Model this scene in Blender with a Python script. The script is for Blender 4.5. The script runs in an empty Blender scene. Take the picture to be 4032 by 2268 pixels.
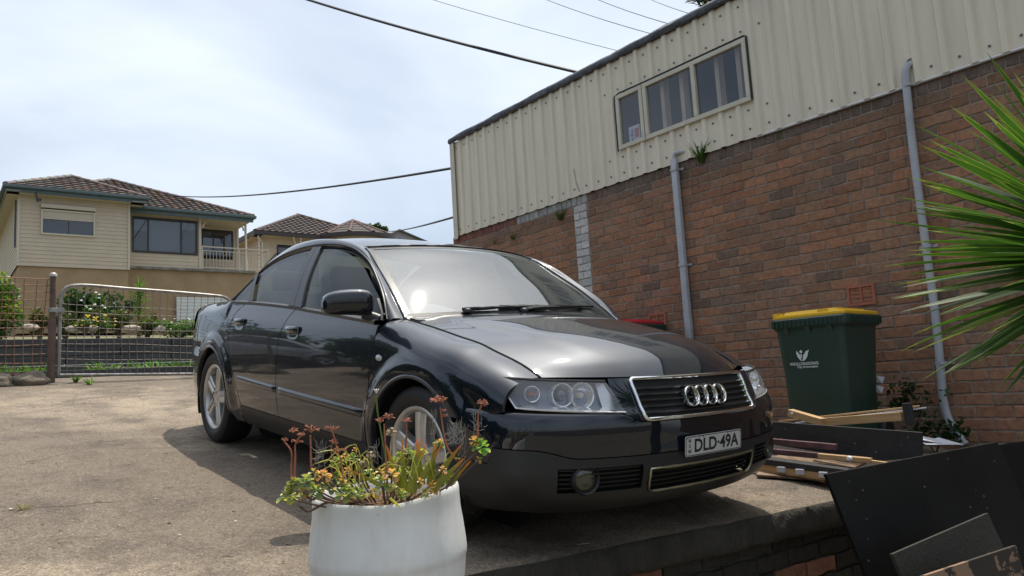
import bpy, bmesh, math, random
import numpy as np
from mathutils import Vector, Matrix, noise as mnoise
R = math.radians
sc = bpy.context.scene
col = sc.collection
rnd = random.Random(7)

# ------------------------------------------------------------------ camera
CAM = np.array([0.0, 0.0, 0.464])
YAW, PITCH, ROLL, FPX = 2.4718209, 0.1222921, -0.0594551, 2945.713      # focal length in pixels of a 4032 px wide picture
_f = np.array([math.cos(PITCH)*math.cos(YAW), math.cos(PITCH)*math.sin(YAW), math.sin(PITCH)])
_r0 = np.array([math.sin(YAW), -math.cos(YAW), 0.0]); _u0 = np.cross(_r0, _f)
_r = math.cos(ROLL)*_r0 + math.sin(ROLL)*_u0; _u = -math.sin(ROLL)*_r0 + math.cos(ROLL)*_u0
cd = bpy.data.cameras.new('camera'); cam = bpy.data.objects.new('camera', cd); col.objects.link(cam)
cam.matrix_world = Matrix(((_r[0], _u[0], -_f[0], CAM[0]), (_r[1], _u[1], -_f[1], CAM[1]), (_r[2], _u[2], -_f[2], CAM[2]), (0, 0, 0, 1)))
cd.sensor_width = 36.0; cd.lens = 36.0*FPX/4032; cd.clip_start = 0.05; cd.clip_end = 2000
sc.camera = cam

# ------------------------------------------------------------------ sky, sun, exposure
SUN_EL, SUN_AZ = R(71.5), R(113.0)
world = bpy.data.worlds.new("World"); sc.world = world; world.use_nodes = True
nt = world.node_tree; nt.nodes.clear()
N = nt.nodes.new; L = nt.links.new
out = N('ShaderNodeOutputWorld'); bg = N('ShaderNodeBackground'); bg.inputs['Strength'].default_value = 0.10
sky = N('ShaderNodeTexSky'); sky.sky_type = 'NISHITA'; sky.sun_disc = False
sky.sun_elevation = SUN_EL; sky.sun_rotation = math.pi/2 - SUN_AZ; sky.air_density = 1.0; sky.dust_density = 2.0
tc = N('ShaderNodeTexCoord'); mp = N('ShaderNodeMapping'); mp.inputs['Scale'].default_value = (1.0, 1.4, 3.2); mp.inputs['Rotation'].default_value = (0.0, 0.35, 0.5)
n1 = N('ShaderNodeTexNoise'); n1.inputs['Scale'].default_value = 1.5; n1.inputs['Detail'].default_value = 5; n1.inputs['Roughness'].default_value = 0.45; n1.inputs['Distortion'].default_value = 0.5
rp = N('ShaderNodeValToRGB'); rp.color_ramp.elements[0].position = 0.36; rp.color_ramp.elements[1].position = 0.66
rp.color_ramp.elements[0].color = (0.36, 0.36, 0.36, 1); rp.color_ramp.elements[1].color = (0.97, 0.97, 0.97, 1)
mx = N('ShaderNodeMix'); mx.data_type = 'RGBA'
mx.inputs['B'].default_value = (7.3, 8.0, 8.9, 1)
L(tc.outputs['Generated'], mp.inputs['Vector']); L(mp.outputs['Vector'], n1.inputs['Vector']); L(n1.outputs['Fac'], rp.inputs['Fac'])
# thin cloud glows around the sun
sdv = (math.cos(SUN_EL)*math.cos(SUN_AZ), math.cos(SUN_EL)*math.sin(SUN_AZ), math.sin(SUN_EL))
dt = N('ShaderNodeVectorMath'); dt.operation = 'DOT_PRODUCT'; dt.inputs[1].default_value = sdv; L(tc.outputs['Generated'], dt.inputs[0])
def powr(e, k):
    a = N('ShaderNodeMath'); a.operation = 'MAXIMUM'; a.inputs[1].default_value = 0; L(dt.outputs['Value'], a.inputs[0])
    p = N('ShaderNodeMath'); p.operation = 'POWER'; p.inputs[1].default_value = e; L(a.outputs[0], p.inputs[0])
    q = N('ShaderNodeMath'); q.operation = 'MULTIPLY'; q.inputs[1].default_value = k; L(p.outputs[0], q.inputs[0]); return q.outputs[0]
ad = N('ShaderNodeMath'); ad.operation = 'ADD'; L(powr(8, 15.0), ad.inputs[0]); L(powr(60, 9.0), ad.inputs[1])
gc = N('ShaderNodeMix'); gc.data_type = 'RGBA'; gc.blend_type = 'ADD'; gc.inputs['Factor'].default_value = 1
gcol = N('ShaderNodeVectorMath'); gcol.operation = 'SCALE'; gcol.inputs[0].default_value = (1.0, .98, .94); L(ad.outputs[0], gcol.inputs['Scale'])
cf = N('ShaderNodeMapRange'); cf.inputs['From Min'].default_value = -.25; cf.inputs['From Max'].default_value = .55; cf.inputs['To Min'].default_value = .30; cf.inputs['To Max'].default_value = 1.0; L(dt.outputs['Value'], cf.inputs['Value'])   # the cloud thins away from the sun
cm = N('ShaderNodeMath'); cm.operation = 'MULTIPLY'; L(rp.outputs['Color'], cm.inputs[0]); L(cf.outputs['Result'], cm.inputs[1]); L(cm.outputs[0], mx.inputs['Factor']); L(sky.outputs['Color'], mx.inputs['A']); L(mx.outputs['Result'], gc.inputs['A']); L(gcol.outputs[0], gc.inputs['B']); L(gc.outputs['Result'], bg.inputs['Color']); L(bg.outputs['Background'], out.inputs['Surface'])
sl = bpy.data.lights.new('sun', 'SUN'); sl.energy = 3.1; sl.specular_factor = 1.0; sl.angle = R(0.5); sl.color = (1.0, 0.93, 0.81)
so = bpy.data.objects.new('sun', sl); col.objects.link(so)
sdir = Vector((math.cos(SUN_EL)*math.cos(SUN_AZ), math.cos(SUN_EL)*math.sin(SUN_AZ), math.sin(SUN_EL)))
so.rotation_euler = sdir.to_track_quat('Z', 'Y').to_euler(); so.location = (0, 0, 30)
sc.view_settings.view_transform = 'Standard'; sc.view_settings.look = 'None'; sc.view_settings.gamma = 1.0; sc.view_settings.exposure = 0.36
sc.cycles.max_bounces = 8; sc.cycles.transparent_max_bounces = 24; sc.cycles.sample_clamp_indirect = 6.0

# ------------------------------------------------------------------ helpers
def ray(px, py):
    "direction of a picture point given on a 2576 px wide copy of the photograph"
    k = 4032/2576; return _f + _r*(px*k-2016)/FPX - _u*(py*k-1134)/FPX
def on(px, py, n, d):
    n = np.array(n, float); r = ray(px, py); return Vector(CAM + r*((d - n@CAM)/(n@r)))
def onx(px, py, x): return on(px, py, (1, 0, 0), x)
def ony(px, py, y): return on(px, py, (0, 1, 0), y)
def depth(px, py, d): return Vector(CAM + ray(px, py)*d)
CX, CY, CYAW, CPI = -4.169009, 2.480533, 0.0192674, 0.1202734     # the car stands on a drive that falls towards us
SN = np.array([math.sin(CPI)*math.cos(CYAW), math.sin(CPI)*math.sin(CYAW), math.cos(CPI)]); SD = SN@np.array([CX, CY, 0])
def slab(px, py): return on(px, py, SN, SD)
def slabz(x, y): return (SD - SN[0]*x - SN[1]*y)/SN[2]
WY = 5.875

ROOT = {}; TINTED = set()
def tag(o, label=None, cat=None, group=None, kind=None):
    if label: o['label'] = label
    if cat: o['category'] = cat
    if group: o['group'] = group
    if kind: o['kind'] = kind
    return o
def thing(name, loc, label, cat, rotz=0.0, group=None, mat=None):
    o = bpy.data.objects.new(name, None); col.objects.link(o); o.empty_display_size = 0.1
    M = mat if mat is not None else Matrix.Translation(Vector(loc)) @ Matrix.Rotation(rotz, 4, 'Z')
    o.matrix_world = M; ROOT[o.name] = M; tag(o, label, cat, group); return o

class MB:
    "collects vertices and faces; build() links them as one mesh object"
    def __init__(s): s.v = []; s.f = []; s.c = []; s.cur = None
    def add(s, vs, fs):
        b = len(s.v); s.v += [Vector(p) for p in vs]; s.f += [tuple(i+b for i in f) for f in fs]; s.c += [s.cur]*len(fs); return b
    def box(s, c, size, rot=None):
        c = Vector(c); h = Vector(size)/2
        vs = [Vector((x*h.x, y*h.y, z*h.z)) for x in (-1, 1) for y in (-1, 1) for z in (-1, 1)]
        if rot is not None: vs = [rot @ p for p in vs]
        s.add([p + c for p in vs], [(0, 1, 3, 2), (4, 6, 7, 5), (0, 4, 5, 1), (2, 3, 7, 6), (0, 2, 6, 4), (1, 5, 7, 3)])
    def bar(s, a, b, w, h, up=(0, 0, 1)):
        "rectangular bar from a to b, w across, h along up"
        a = Vector(a); b = Vector(b); d = (b-a).normalized(); up = Vector(up); sd = d.cross(up).normalized(); uu = sd.cross(d)
        vs = [p + sd*i*w/2 + uu*j*h/2 for p in (a, b) for i, j in ((-1, -1), (1, -1), (1, 1), (-1, 1))]
        s.add(vs, [(0, 1, 2, 3), (7, 6, 5, 4), (0, 4, 5, 1), (1, 5, 6, 2), (2, 6, 7, 3), (3, 7, 4, 0)])
    def tube(s, pts, r, n=8, cap=True):
        pts = [Vector(p) for p in pts]; m = len(pts)
        rr = r if hasattr(r, '__len__') else [r]*m
        t0 = (pts[1]-pts[0]).normalized(); ref = Vector((0, 0, 1)) if abs(t0.z) < 0.9 else Vector((1, 0, 0))
        u = t0.cross(ref).normalized(); vs = []
        for i, p in enumerate(pts):
            t = (pts[min(i+1, m-1)] - pts[max(i-1, 0)]).normalized()
            u = (u - t*u.dot(t)).normalized(); w = t.cross(u)
            vs += [p + (u*math.cos(2*math.pi*k/n) + w*math.sin(2*math.pi*k/n))*rr[i] for k in range(n)]
        fs = [(i*n+k, i*n+(k+1) % n, (i+1)*n+(k+1) % n, (i+1)*n+k) for i in range(m-1) for k in range(n)]
        if cap: fs += [tuple(range(n-1, -1, -1)), tuple((m-1)*n+k for k in range(n))]
        s.add(vs, fs)
    def lathe(s, prof, c=(0, 0, 0), axis='Z', n=32, M=None):
        "prof: (radius, height) pairs"
        vs = []
        for r, h in prof:
            for k in range(n):
                a = 2*math.pi*k/n; p = Vector((r*math.cos(a), r*math.sin(a), h))
                if axis == 'Y': p = Vector((p.x, p.z, p.y))
                if axis == 'X': p = Vector((p.z, p.x, p.y))
                if M is not None: p = M @ p
                vs.append(p + Vector(c))
        m = len(prof)
        s.add(vs, [(i*n+k, i*n+(k+1) % n, (i+1)*n+(k+1) % n, (i+1)*n+k) for i in range(m-1) for k in range(n)])
    def grid(s, G, skip=None, flip=False):
        "G[i][j] points"
        ni, nj = len(G), len(G[0]); vs = [p for row in G for p in row]; fs = []
        for i in range(ni-1):
            for j in range(nj-1):
                if skip and skip(i, j): continue
                q = (i*nj+j, i*nj+j+1, (i+1)*nj+j+1, (i+1)*nj+j); fs.append(q[::-1] if flip else q)
        return s.add(vs, fs)
    def shell(s, G, d, skip=None):
        "grid with its border turned in by vector d (gives panels an edge)"
        s.grid(G, skip); d = Vector(d); ni, nj = len(G), len(G[0])
        ring = [G[i][0] for i in range(ni)] + [G[ni-1][j] for j in range(1, nj)] + [G[i][nj-1] for i in range(ni-2, -1, -1)] + [G[0][j] for j in range(nj-2, 0, -1)]
        m = len(ring); vs = [Vector(p) for p in ring] + [Vector(p)+d for p in ring]
        s.add(vs, [(k, (k+1) % m, m+(k+1) % m, m+k) for k in range(m)])
    def prism(s, poly, d):
        "polygon extruded by vector d"
        d = Vector(d); m = len(poly); vs = [Vector(p) for p in poly] + [Vector(p)+d for p in poly]
        s.add(vs, [tuple(range(m-1, -1, -1)), tuple(range(m, 2*m))] + [(k, (k+1) % m, m+(k+1) % m, m+k) for k in range(m)])
    def build(s, name, m, parent=None, smooth=0, origin=None, weld=0.0, bevel=0.0, normals=True, world=True):
        me = bpy.data.meshes.new(name)
        vs = s.v
        if parent is not None:
            M = ROOT[parent.name]
            if world: Mi = M.inverted(); vs = [Mi @ p for p in vs]
        else:
            if origin is None:
                xs = [p.x for p in vs]; ys = [p.y for p in vs]; zs = [p.z for p in vs]
                origin = Vector(((min(xs)+max(xs))/2, (min(ys)+max(ys))/2, min(zs)))
            vs = [p - Vector(origin) for p in vs]
        me.from_pydata([tuple(p) for p in vs], [], s.f)
        if any(c is not None for c in s.c) or (m is not None and m.name in TINTED):
            at = me.color_attributes.new('tint', 'FLOAT_COLOR', 'CORNER'); k = 0; buf = np.ones((len(me.loops), 4), np.float32)
            for pl, c in zip(me.polygons, s.c):
                buf[pl.loop_start:pl.loop_start+pl.loop_total, :3] = c if c is not None else (1, 1, 1)
            at.data.foreach_set('color', buf.ravel())
        if weld or normals or bevel:
            bm = bmesh.new(); bm.from_mesh(me)
            if weld: bmesh.ops.remove_doubles(bm, verts=bm.verts, dist=weld)
            if bevel:
                es = [e for e in bm.edges if len(e.link_faces) == 2 and e.calc_face_angle(0) > 0.6]
                bmesh.ops.bevel(bm, geom=es, offset=bevel, segments=2, affect='EDGES', profile=0.5, clamp_overlap=True)
            if normals: bmesh.ops.recalc_face_normals(bm, faces=bm.faces)
            bm.to_mesh(me); bm.free()
        if smooth:
            me.shade_smooth()
            if smooth is not True and smooth < 179: me.set_sharp_from_angle(angle=R(smooth))
        o = bpy.data.objects.new(name, me); col.objects.link(o)
        if m is not None: me.materials.append(m)
        if parent is not None: o.parent = parent; ROOT[o.name] = ROOT[parent.name]
        else: o.location = origin; ROOT[o.name] = Matrix.Translation(Vector(origin))
        return o
def copy_tree(o, parent=None):
    c = o.copy(); col.objects.link(c); c.parent = parent
    for ch in list(o.children): copy_tree(ch, c)
    return c

def curve(tbl):
    "smooth interpolation through (x, y...) rows, exact at the rows"
    t = np.array(tbl, float); t = t[np.argsort(t[:, 0])]; X = t[:, 0]; Y = t[:, 1:]
    h = np.diff(X); dl = np.diff(Y, axis=0)/h[:, None]; m = np.zeros_like(Y); m[0] = dl[0]; m[-1] = dl[-1]
    for i in range(1, len(X)-1):
        for k in range(Y.shape[1]):
            a, b = dl[i-1, k], dl[i, k]
            m[i, k] = 0 if a*b <= 0 else (h[i-1]+h[i])/((h[i-1]+2*h[i])/3/a*1.0 + (2*h[i-1]+h[i])/3/b) if a and b else 0
    one = Y.shape[1] == 1
    def f(x):
        x = min(max(x, X[0]), X[-1]); i = min(int(np.searchsorted(X, x, 'right'))-1, len(h)-1); s = (x-X[i])/h[i]
        v = (2*s**3-3*s*s+1)*Y[i] + (s**3-2*s*s+s)*h[i]*m[i] + (-2*s**3+3*s*s)*Y[i+1] + (s**3-s*s)*h[i]*m[i+1]
        return float(v[0]) if one else v
    return f
def spline(pts, n):
    "n points along a smooth open curve through pts (centripetal, evenly spread)"
    P = np.array([tuple(p) for p in pts], float); d = np.sqrt(np.linalg.norm(np.diff(P, axis=0), axis=1)); t = np.concatenate([[0], np.cumsum(d)])
    m = np.zeros_like(P); m[0] = (P[1]-P[0])/d[0]; m[-1] = (P[-1]-P[-2])/d[-1]
    for i in range(1, len(P)-1):
        m[i] = ((P[i]-P[i-1])/d[i-1]*d[i] + (P[i+1]-P[i])/d[i]*d[i-1])/(d[i-1]+d[i])
    o = []
    for x in np.linspace(0, t[-1], n*6):
        i = min(int(np.searchsorted(t, x, 'right'))-1, len(d)-1); s = (x-t[i])/d[i]
        o.append((2*s**3-3*s*s+1)*P[i] + (s**3-2*s*s+s)*d[i]*m[i] + (-2*s**3+3*s*s)*P[i+1] + (s**3-s*s)*d[i]*m[i+1])
    o = np.array(o); L_ = np.concatenate([[0], np.cumsum(np.linalg.norm(np.diff(o, axis=0), axis=1))])
    return [Vector([np.interp(x, L_, o[:, k]) for k in range(P.shape[1])]) for x in np.linspace(0, L_[-1], n)]
def sstep(a, b, x):
    t = min(max((x-a)/(b-a), 0), 1); return t*t*(3-2*t)
def lerp(a, b, t): return a + (b-a)*t

# ------------------------------------------------------------------ materials
MATS = {}
def mat(name, color, rough=0.6, metal=0.0, var=0.0, vscale=8.0, bump=0.0, bscale=60.0, coat=0.0, spec=0.5, var2=None, tint=False, trans=0.0, stretch=None, rvar=0.0, bdist=0.01):
    m = bpy.data.materials.new(name); m.use_nodes = True; t = m.node_tree; b = t.nodes['Principled BSDF']
    b.inputs['Roughness'].default_value = rough; b.inputs['Metallic'].default_value = metal
    b.inputs['Specular IOR Level'].default_value = spec; b.inputs['Coat Weight'].default_value = coat; b.inputs['Coat Roughness'].default_value = 0.03
    b.inputs['Transmission Weight'].default_value = trans
    c = t.nodes.new('ShaderNodeRGB'); c.outputs[0].default_value = (*color, 1); last = c.outputs[0]
    tcn = t.nodes.new('ShaderNodeTexCoord'); vec = tcn.outputs['Object']
    if stretch:
        mpn = t.nodes.new('ShaderNodeMapping'); mpn.inputs['Scale'].default_value = stretch; t.links.new(vec, mpn.inputs['Vector']); vec = mpn.outputs['Vector']
    if tint:
        TINTED.add(m.name)
        a = t.nodes.new('ShaderNodeAttribute'); a.attribute_name = 'tint'; mm = t.nodes.new('ShaderNodeMix'); mm.data_type = 'RGBA'; mm.blend_type = 'MULTIPLY'; mm.inputs['Factor'].default_value = 1
        t.links.new(last, mm.inputs['A']); t.links.new(a.outputs['Color'], mm.inputs['B']); last = mm.outputs['Result']
    if var or var2:
        nz = t.nodes.new('ShaderNodeTexNoise'); nz.inputs['Scale'].default_value = vscale; nz.inputs['Detail'].default_value = 6; nz.inputs['Roughness'].default_value = 0.6
        t.links.new(vec, nz.inputs['Vector'])
        mr = t.nodes.new('ShaderNodeMapRange'); mr.inputs['From Min'].default_value = 0.3; mr.inputs['From Max'].default_value = 0.7
        t.links.new(nz.outputs['Fac'], mr.inputs['Value'])
        mm = t.nodes.new('ShaderNodeMix'); mm.data_type = 'RGBA'
        if var2:
            mm.inputs['B'].default_value = (*var2, 1); t.links.new(last, mm.inputs['A']); t.links.new(mr.outputs['Result'], mm.inputs['Factor'])
        else:
            mm.blend_type = 'MULTIPLY'; mm.inputs['Factor'].default_value = 1; mr.inputs['To Min'].default_value = 1-var; mr.inputs['To Max'].default_value = 1+var
            t.links.new(last, mm.inputs['A']); cc = t.nodes.new('ShaderNodeCombineColor')
            for k in range(3): t.links.new(mr.outputs['Result'], cc.inputs[k])
            t.links.new(cc.outputs['Color'], mm.inputs['B'])
        last = mm.outputs['Result']
        if rvar:
            m2 = t.nodes.new('ShaderNodeMapRange'); m2.inputs['To Min'].default_value = rough-rvar; m2.inputs['To Max'].default_value = rough+rvar
            t.links.new(nz.outputs['Fac'], m2.inputs['Value']); t.links.new(m2.outputs['Result'], b.inputs['Roughness'])
    t.links.new(last, b.inputs['Base Color'])
    if bump:
        n2 = t.nodes.new('ShaderNodeTexNoise'); n2.inputs['Scale'].default_value = bscale; n2.inputs['Detail'].default_value = 5; t.links.new(vec, n2.inputs['Vector'])
        bn = t.nodes.new('ShaderNodeBump'); bn.inputs['Strength'].default_value = bump; bn.inputs['Distance'].default_value = bdist
        t.links.new(n2.outputs['Fac'], bn.inputs['Height']); t.links.new(bn.outputs['Normal'], b.inputs['Normal'])
    MATS[name] = m; return m
def glass(name, tintc=(0.75, 0.8, 0.8), rough=0.0, dust=0.0, ior=1.5, dirt_sheen=(0.5, 0.5, 0.5), film=0.0):
    "thin pane: fresnel mirror over tinted transparency, with a diffuse layer for dust and painted sheen"
    m = bpy.data.materials.new(name); m.use_nodes = True; t = m.node_tree; t.nodes.clear()
    o = t.nodes.new('ShaderNodeOutputMaterial'); tr = t.nodes.new('ShaderNodeBsdfTransparent'); tr.inputs['Color'].default_value = (*tintc, 1)
    gl = t.nodes.new('ShaderNodeBsdfGlossy'); gl.inputs['Roughness'].default_value = rough
    fr = t.nodes.new('ShaderNodeFresnel'); ge = t.nodes.new('ShaderNodeNewGeometry'); mr = t.nodes.new('ShaderNodeMapRange'); mr.inputs['To Min'].default_value = ior; mr.inputs['To Max'].default_value = 1/ior   # same pane seen from either face
    t.links.new(ge.outputs['Backfacing'], mr.inputs['Value']); t.links.new(mr.outputs['Result'], fr.inputs['IOR'])
    mx = t.nodes.new('ShaderNodeMixShader'); t.links.new(fr.outputs['Fac'], mx.inputs['Fac']); t.links.new(tr.outputs[0], mx.inputs[1]); t.links.new(gl.outputs[0], mx.inputs[2])
    last = mx.outputs[0]
    if dust or film:
        df = t.nodes.new('ShaderNodeBsdfDiffuse'); df.inputs['Color'].default_value = (*dirt_sheen, 1); m2 = t.nodes.new('ShaderNodeMixShader'); m2.inputs['Fac'].default_value = dust
        t.links.new(last, m2.inputs[1]); t.links.new(df.outputs[0], m2.inputs[2]); last = m2.outputs[0]
        if film:
            g2 = t.nodes.new('ShaderNodeBsdfGlossy'); g2.inputs['Roughness'].default_value = 0.14; m3 = t.nodes.new('ShaderNodeMixShader'); m3.inputs['Fac'].default_value = film
            t.links.new(last, m3.inputs[1]); t.links.new(g2.outputs[0], m3.inputs[2]); last = m3.outputs[0]
    t.links.new(last, o.inputs['Surface']); MATS[name] = m; return m
# ================================================================== the car
paint = mat('paint_navy', (0.004, 0.0072, 0.0145), rough=0.40, metal=0.35, coat=1.0, spec=0.1)
paint.node_tree.nodes['Principled BSDF'].inputs['Coat IOR'].default_value = 1.62
rubber = mat('rubber', (0.012, 0.012, 0.013), rough=0.6, bump=0.15, bscale=90)
trimblack = mat('trim_black', (0.014, 0.015, 0.017), rough=0.42)
valance = mat('valance', (0.014, 0.0155, 0.017), rough=0.45, var=0.25, vscale=3)
chrome = mat('chrome', (0.86, 0.86, 0.85), rough=0.07, metal=1.0)
alloy = mat('alloy', (0.56, 0.55, 0.53), rough=0.36, metal=0.75, var=0.15, vscale=14)
darkwell = mat('dark_well', (0.006, 0.006, 0.006), rough=0.9)
steel = mat('steel', (0.30, 0.27, 0.24), rough=0.45, metal=0.8, var=0.3, vscale=20)
dark_int = mat('interior', (0.022, 0.022, 0.024), rough=0.8, var=0.2)
grey_int = mat('interior_grey', (0.06, 0.06, 0.062), rough=0.75, var=0.2)
moulding = mat('moulding', (0.10, 0.10, 0.10), rough=0.35, metal=0.3)
lampgrey = mat('lamp_grey', (0.20, 0.225, 0.27), rough=0.4, metal=0.3)
lampchrome = mat('lamp_chrome', (0.80, 0.80, 0.80), rough=0.16, metal=0.75)
lampclear = glass('lamp_clear', (0.97, 0.98, 1.0), rough=0.0, dust=0.09, dirt_sheen=(0.7, 0.73, 0.78), ior=1.5)
tailred = mat('tail_red', (0.35, 0.01, 0.015), rough=0.1, coat=1.0)
amber = mat('amber', (0.55, 0.16, 0.05), rough=0.2)
side_glass = glass('side_glass', (0.46, 0.54, 0.52), ior=1.55, dust=0.13, dirt_sheen=(0.30, 0.34, 0.33))
screen_glass = glass('screen_glass', (0.60, 0.68, 0.68), ior=2.5, dust=0.05, dirt_sheen=(0.45, 0.55, 0.58), rough=0.03)  # bluish tint of the dust layer stands for sky reflection

MC = Matrix(((math.cos(CYAW)*math.cos(CPI), -math.sin(CYAW), math.cos(CYAW)*math.sin(CPI), CX),
             (math.sin(CYAW)*math.cos(CPI), math.cos(CYAW), math.sin(CYAW)*math.sin(CPI), CY),
             (-math.sin(CPI), 0, math.cos(CPI), 0), (0, 0, 0, 1)))
car = thing('parked_car', (0, 0, 0), 'dark navy sedan parked nose down on the sloping concrete drive', 'car', mat=MC)
XF, XR, ZH, RARCH = 1.325, -1.325, 0.316, 0.350
_prof = curve([(.15, .10), (.18, .085), (.22, .06), (.30, .025), (.36, .012), (.45, .003), (.55, 0), (.68, 0), (.78, .006), (.86, .020), (.92, .036), (.98, .055), (1.05, .08)])
_tap = curve([(-2.36, .26), (-2.2, .15), (-2.0, .075), (-1.8, .04), (-1.5, .018), (-1.2, .005), (-.5, 0), (.3, 0), (.9, .002), (1.3, .006), (1.6, .014), (1.75, .027), (1.87, .052), (1.95, .078), (2.1, .16)])
def S(x, z):
    "half width of the body side"
    fl = 0
    for xa in (XF, XR):
        r = math.hypot(x-xa, z-ZH)
        if r < 0.47: fl = .020*sstep(.47, .395, r) if r > .36 else .020
        if r < 0.47: break
    if z > .78: fl *= max(0, 1-(z-.78)/.1)
    return .885 - _prof(z) - _tap(x) + fl
zbelt = curve([(-2.4, .985), (-1.0, .976), (-.72, .972), (-.02, .948), (.109, .94), (.87, .892), (1.05, .878)])
s1 = curve([(.15, .925), (.31, .932), (.66, .940), (.80, .966), (.883, .975), (.95, .99)])
s2 = curve([(.15, -.143), (.28, -.143), (.45, -.155), (.60, -.158), (.75, -.145), (.84, -.108), (.90, -.05), (.96, .04)])
s3 = curve([(.15, -.735), (.26, -.737), (.34, -.775), (.43, -.822), (.54, -.904), (.62, -.965), (.73, -.996), (.82, -.995), (.88, -.975), (.93, -.90), (.98, -.77)])
GAP = .0036
def side_panel(xl, xr, zb, zt, nx, nz):
    G = []
    for i in range(nx+1):
        row = []; a = i/nx
        for j in range(nz+1):
            b = j/nz; z = .5
            for _ in range(5):
                x = lerp(xl(z), xr(z), a); z = lerp(zb(x), zt(x), b)
            row.append(Vector((x, -S(x, z), z)))
        G.append(row)
    return G
def flip(G): return [[Vector((p.x, -p.y, p.z)) for p in row] for row in G]
def both(fn):
    fn(1); fn(-1)
def mir(G, sgn): return G if sgn > 0 else flip(G)
def P(mb, name, m, parent=None, smooth=40, **k): return mb.build(name, m, parent or car, smooth=smooth, world=False, **k)

# ---- doors, sills, fenders, quarters for each side (sgn +1 = the side facing us)
ztop = lambda x: zbelt(x)-.011
zbot = lambda x: .322
hs = curve([(.935, -.735, .905), (1.0, -.735, .902), (1.19, -.718, .875), (1.41, -.705, .836), (1.56, -.70, .810), (1.62, -.69, .790), (1.78, -.668, .740), (1.88, -.650, .692)])
def arch(x, xa): return ZH + math.sqrt(max(RARCH**2-(x-xa)**2, 0)) if abs(x-xa) < RARCH else None
def section(x, z0, yt, zt, n, nt=9, hw=.115):
    zs = max(zt-hw, z0); pts = []
    for j in range(n+1):
        z = lerp(z0, zs, j/n); pts.append(Vector((x, -S(x, z), z)))
    a = pts[-1]; ctrl = Vector((x, a.y*.992 - .000, lerp(zs, zt, .93)))
    for j in range(1, nt+1):
        t = j/nt; pts.append(a*(1-t)**2 + ctrl*2*t*(1-t) + Vector((x, yt, zt))*t*t)
    return pts
def one_side(sgn):
    for nm, xl, xr in (('front_door', s2, s1), ('rear_door', s3, s2)):
        mb = MB(); G = side_panel(lambda z: xl(z)+GAP, lambda z: xr(z)-GAP, zbot, ztop, 56, 40); mb.shell(mir(G, sgn), (0, .014*sgn, 0))
        d = P(mb, nm, paint)
        # rub strip
        mb = MB(); x0 = -.14 if nm == 'front_door' else -.805; x1 = .892 if nm == 'front_door' else -.149
        zc = curve([(-.81, .489), (-.145, .4755), (.9, .4605)]); rows = []
        for i in range(25):
            x = lerp(x0, x1, i/24); e = 1 if 0 < i < 24 else 0
            rows.append([Vector((x, -sgn*(S(x, zc(x)+dz)+do*e-.002), zc(x)+dz)) for dz, do in ((-.021, 0), (-.019, .008), (-.012, .013), (.002, .015), (.013, .012), (.019, .007), (.021, 0))])
        mb.grid(rows); P(mb, 'rub_strip', paint, d, smooth=60)
        # handle: dark bowl with a pull bar
        hx = (.045 if nm == 'front_door' else -.815); hz = .812 if nm == 'front_door' else .838
        mb = MB(); rim = []
        for k in range(24):
            a = 2*math.pi*k/24; px = hx + .078*math.copysign(abs(math.cos(a))**.7, math.cos(a)); pz = hz-.006 + .036*math.copysign(abs(math.sin(a))**.7, math.sin(a))
            rim.append((px, pz))
        cen = Vector((hx, -sgn*(S(hx, hz)-.012), hz))
        vs = [Vector((px, -sgn*(S(px, pz)+.0025), pz)) for px, pz in rim] + [Vector((lerp(hx, px, .5), -sgn*(S(px, pz)-.004), lerp(hz, pz, .5))) for px, pz in rim]
        mb.add(vs, [(k, (k+1) % 24, 24+(k+1) % 24, 24+k) for k in range(24)] + [tuple(range(24, 48))]); P(mb, 'handle_recess', paint, d, smooth=60)
        mb = MB(); G = []
        for i in range(15):
            t = i/14; px = hx-.082+.164*t; e = math.sin(math.pi*min(max(t, .0), 1))**.35; yy = S(px, hz+.012)
            G.append([Vector((px, -sgn*(yy + .004+.026*e*w), hz+.014+dz)) for w, dz in ((.0, -.018), (.75, -.020), (1, -.008), (1, .008), (.7, .018), (0, .019))])
        mb.grid(G); P(mb, 'handle', paint if nm == 'x' else trimchrome, d, smooth=70)
    mb = MB()                                                            # sill
    G = side_panel(lambda z: -.80, lambda z: .972, lambda x: .195, lambda x: .318, 30, 10); mb.shell(mir(G, sgn), (0, .05*sgn, 0)); P(mb, 'sill', valance)
    # front fender
    mb = MB(); xs = []
    x = s1(.5)
    for x in (.9425, .955, .9745): xs.append((x, .2))
    for k in range(41):
        a = math.pi*(1-k/40); xs.append((XF + RARCH*math.cos(a), 'a'))
    for x, zz in ((1.69, .54), (1.73, .548), (1.78, .558), (1.82, .566), (1.855, .573), (1.868, .577)): xs.append((x, zz))
    G = []
    for x, zb in xs:
        za = arch(x, XF) if zb == 'a' else zb
        if zb == 'a': za = ZH + math.sqrt(max(RARCH**2-(x-XF)**2, 0)); za = max(za, .2 if x < XF else .534)
        h = hs(x); col_ = section(x, za, h[0]-.003, h[1], 22)
        if x < 1.0:
            col_ = [Vector((max(p.x, s1(p.z)+GAP), p.y, p.z)) for p in col_]
        G.append(col_)
    mb.shell(mir(G, sgn), (0, .012*sgn, 0)); fe = P(mb, 'front_fender', paint)
    mb = MB()                                                            # small side repeater
    G = [[Vector((1.023+.030*math.cos(a)*r, -sgn*(S(1.023, .727)+.009*(1-r*r)), .727+.015*math.sin(a)*r)) for a in np.linspace(0, 2*math.pi, 17)] for r in (1, .8, .4, .01)]
    mb.grid(G); P(mb, 'side_repeater', lampclear2, fe, smooth=80)
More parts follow.
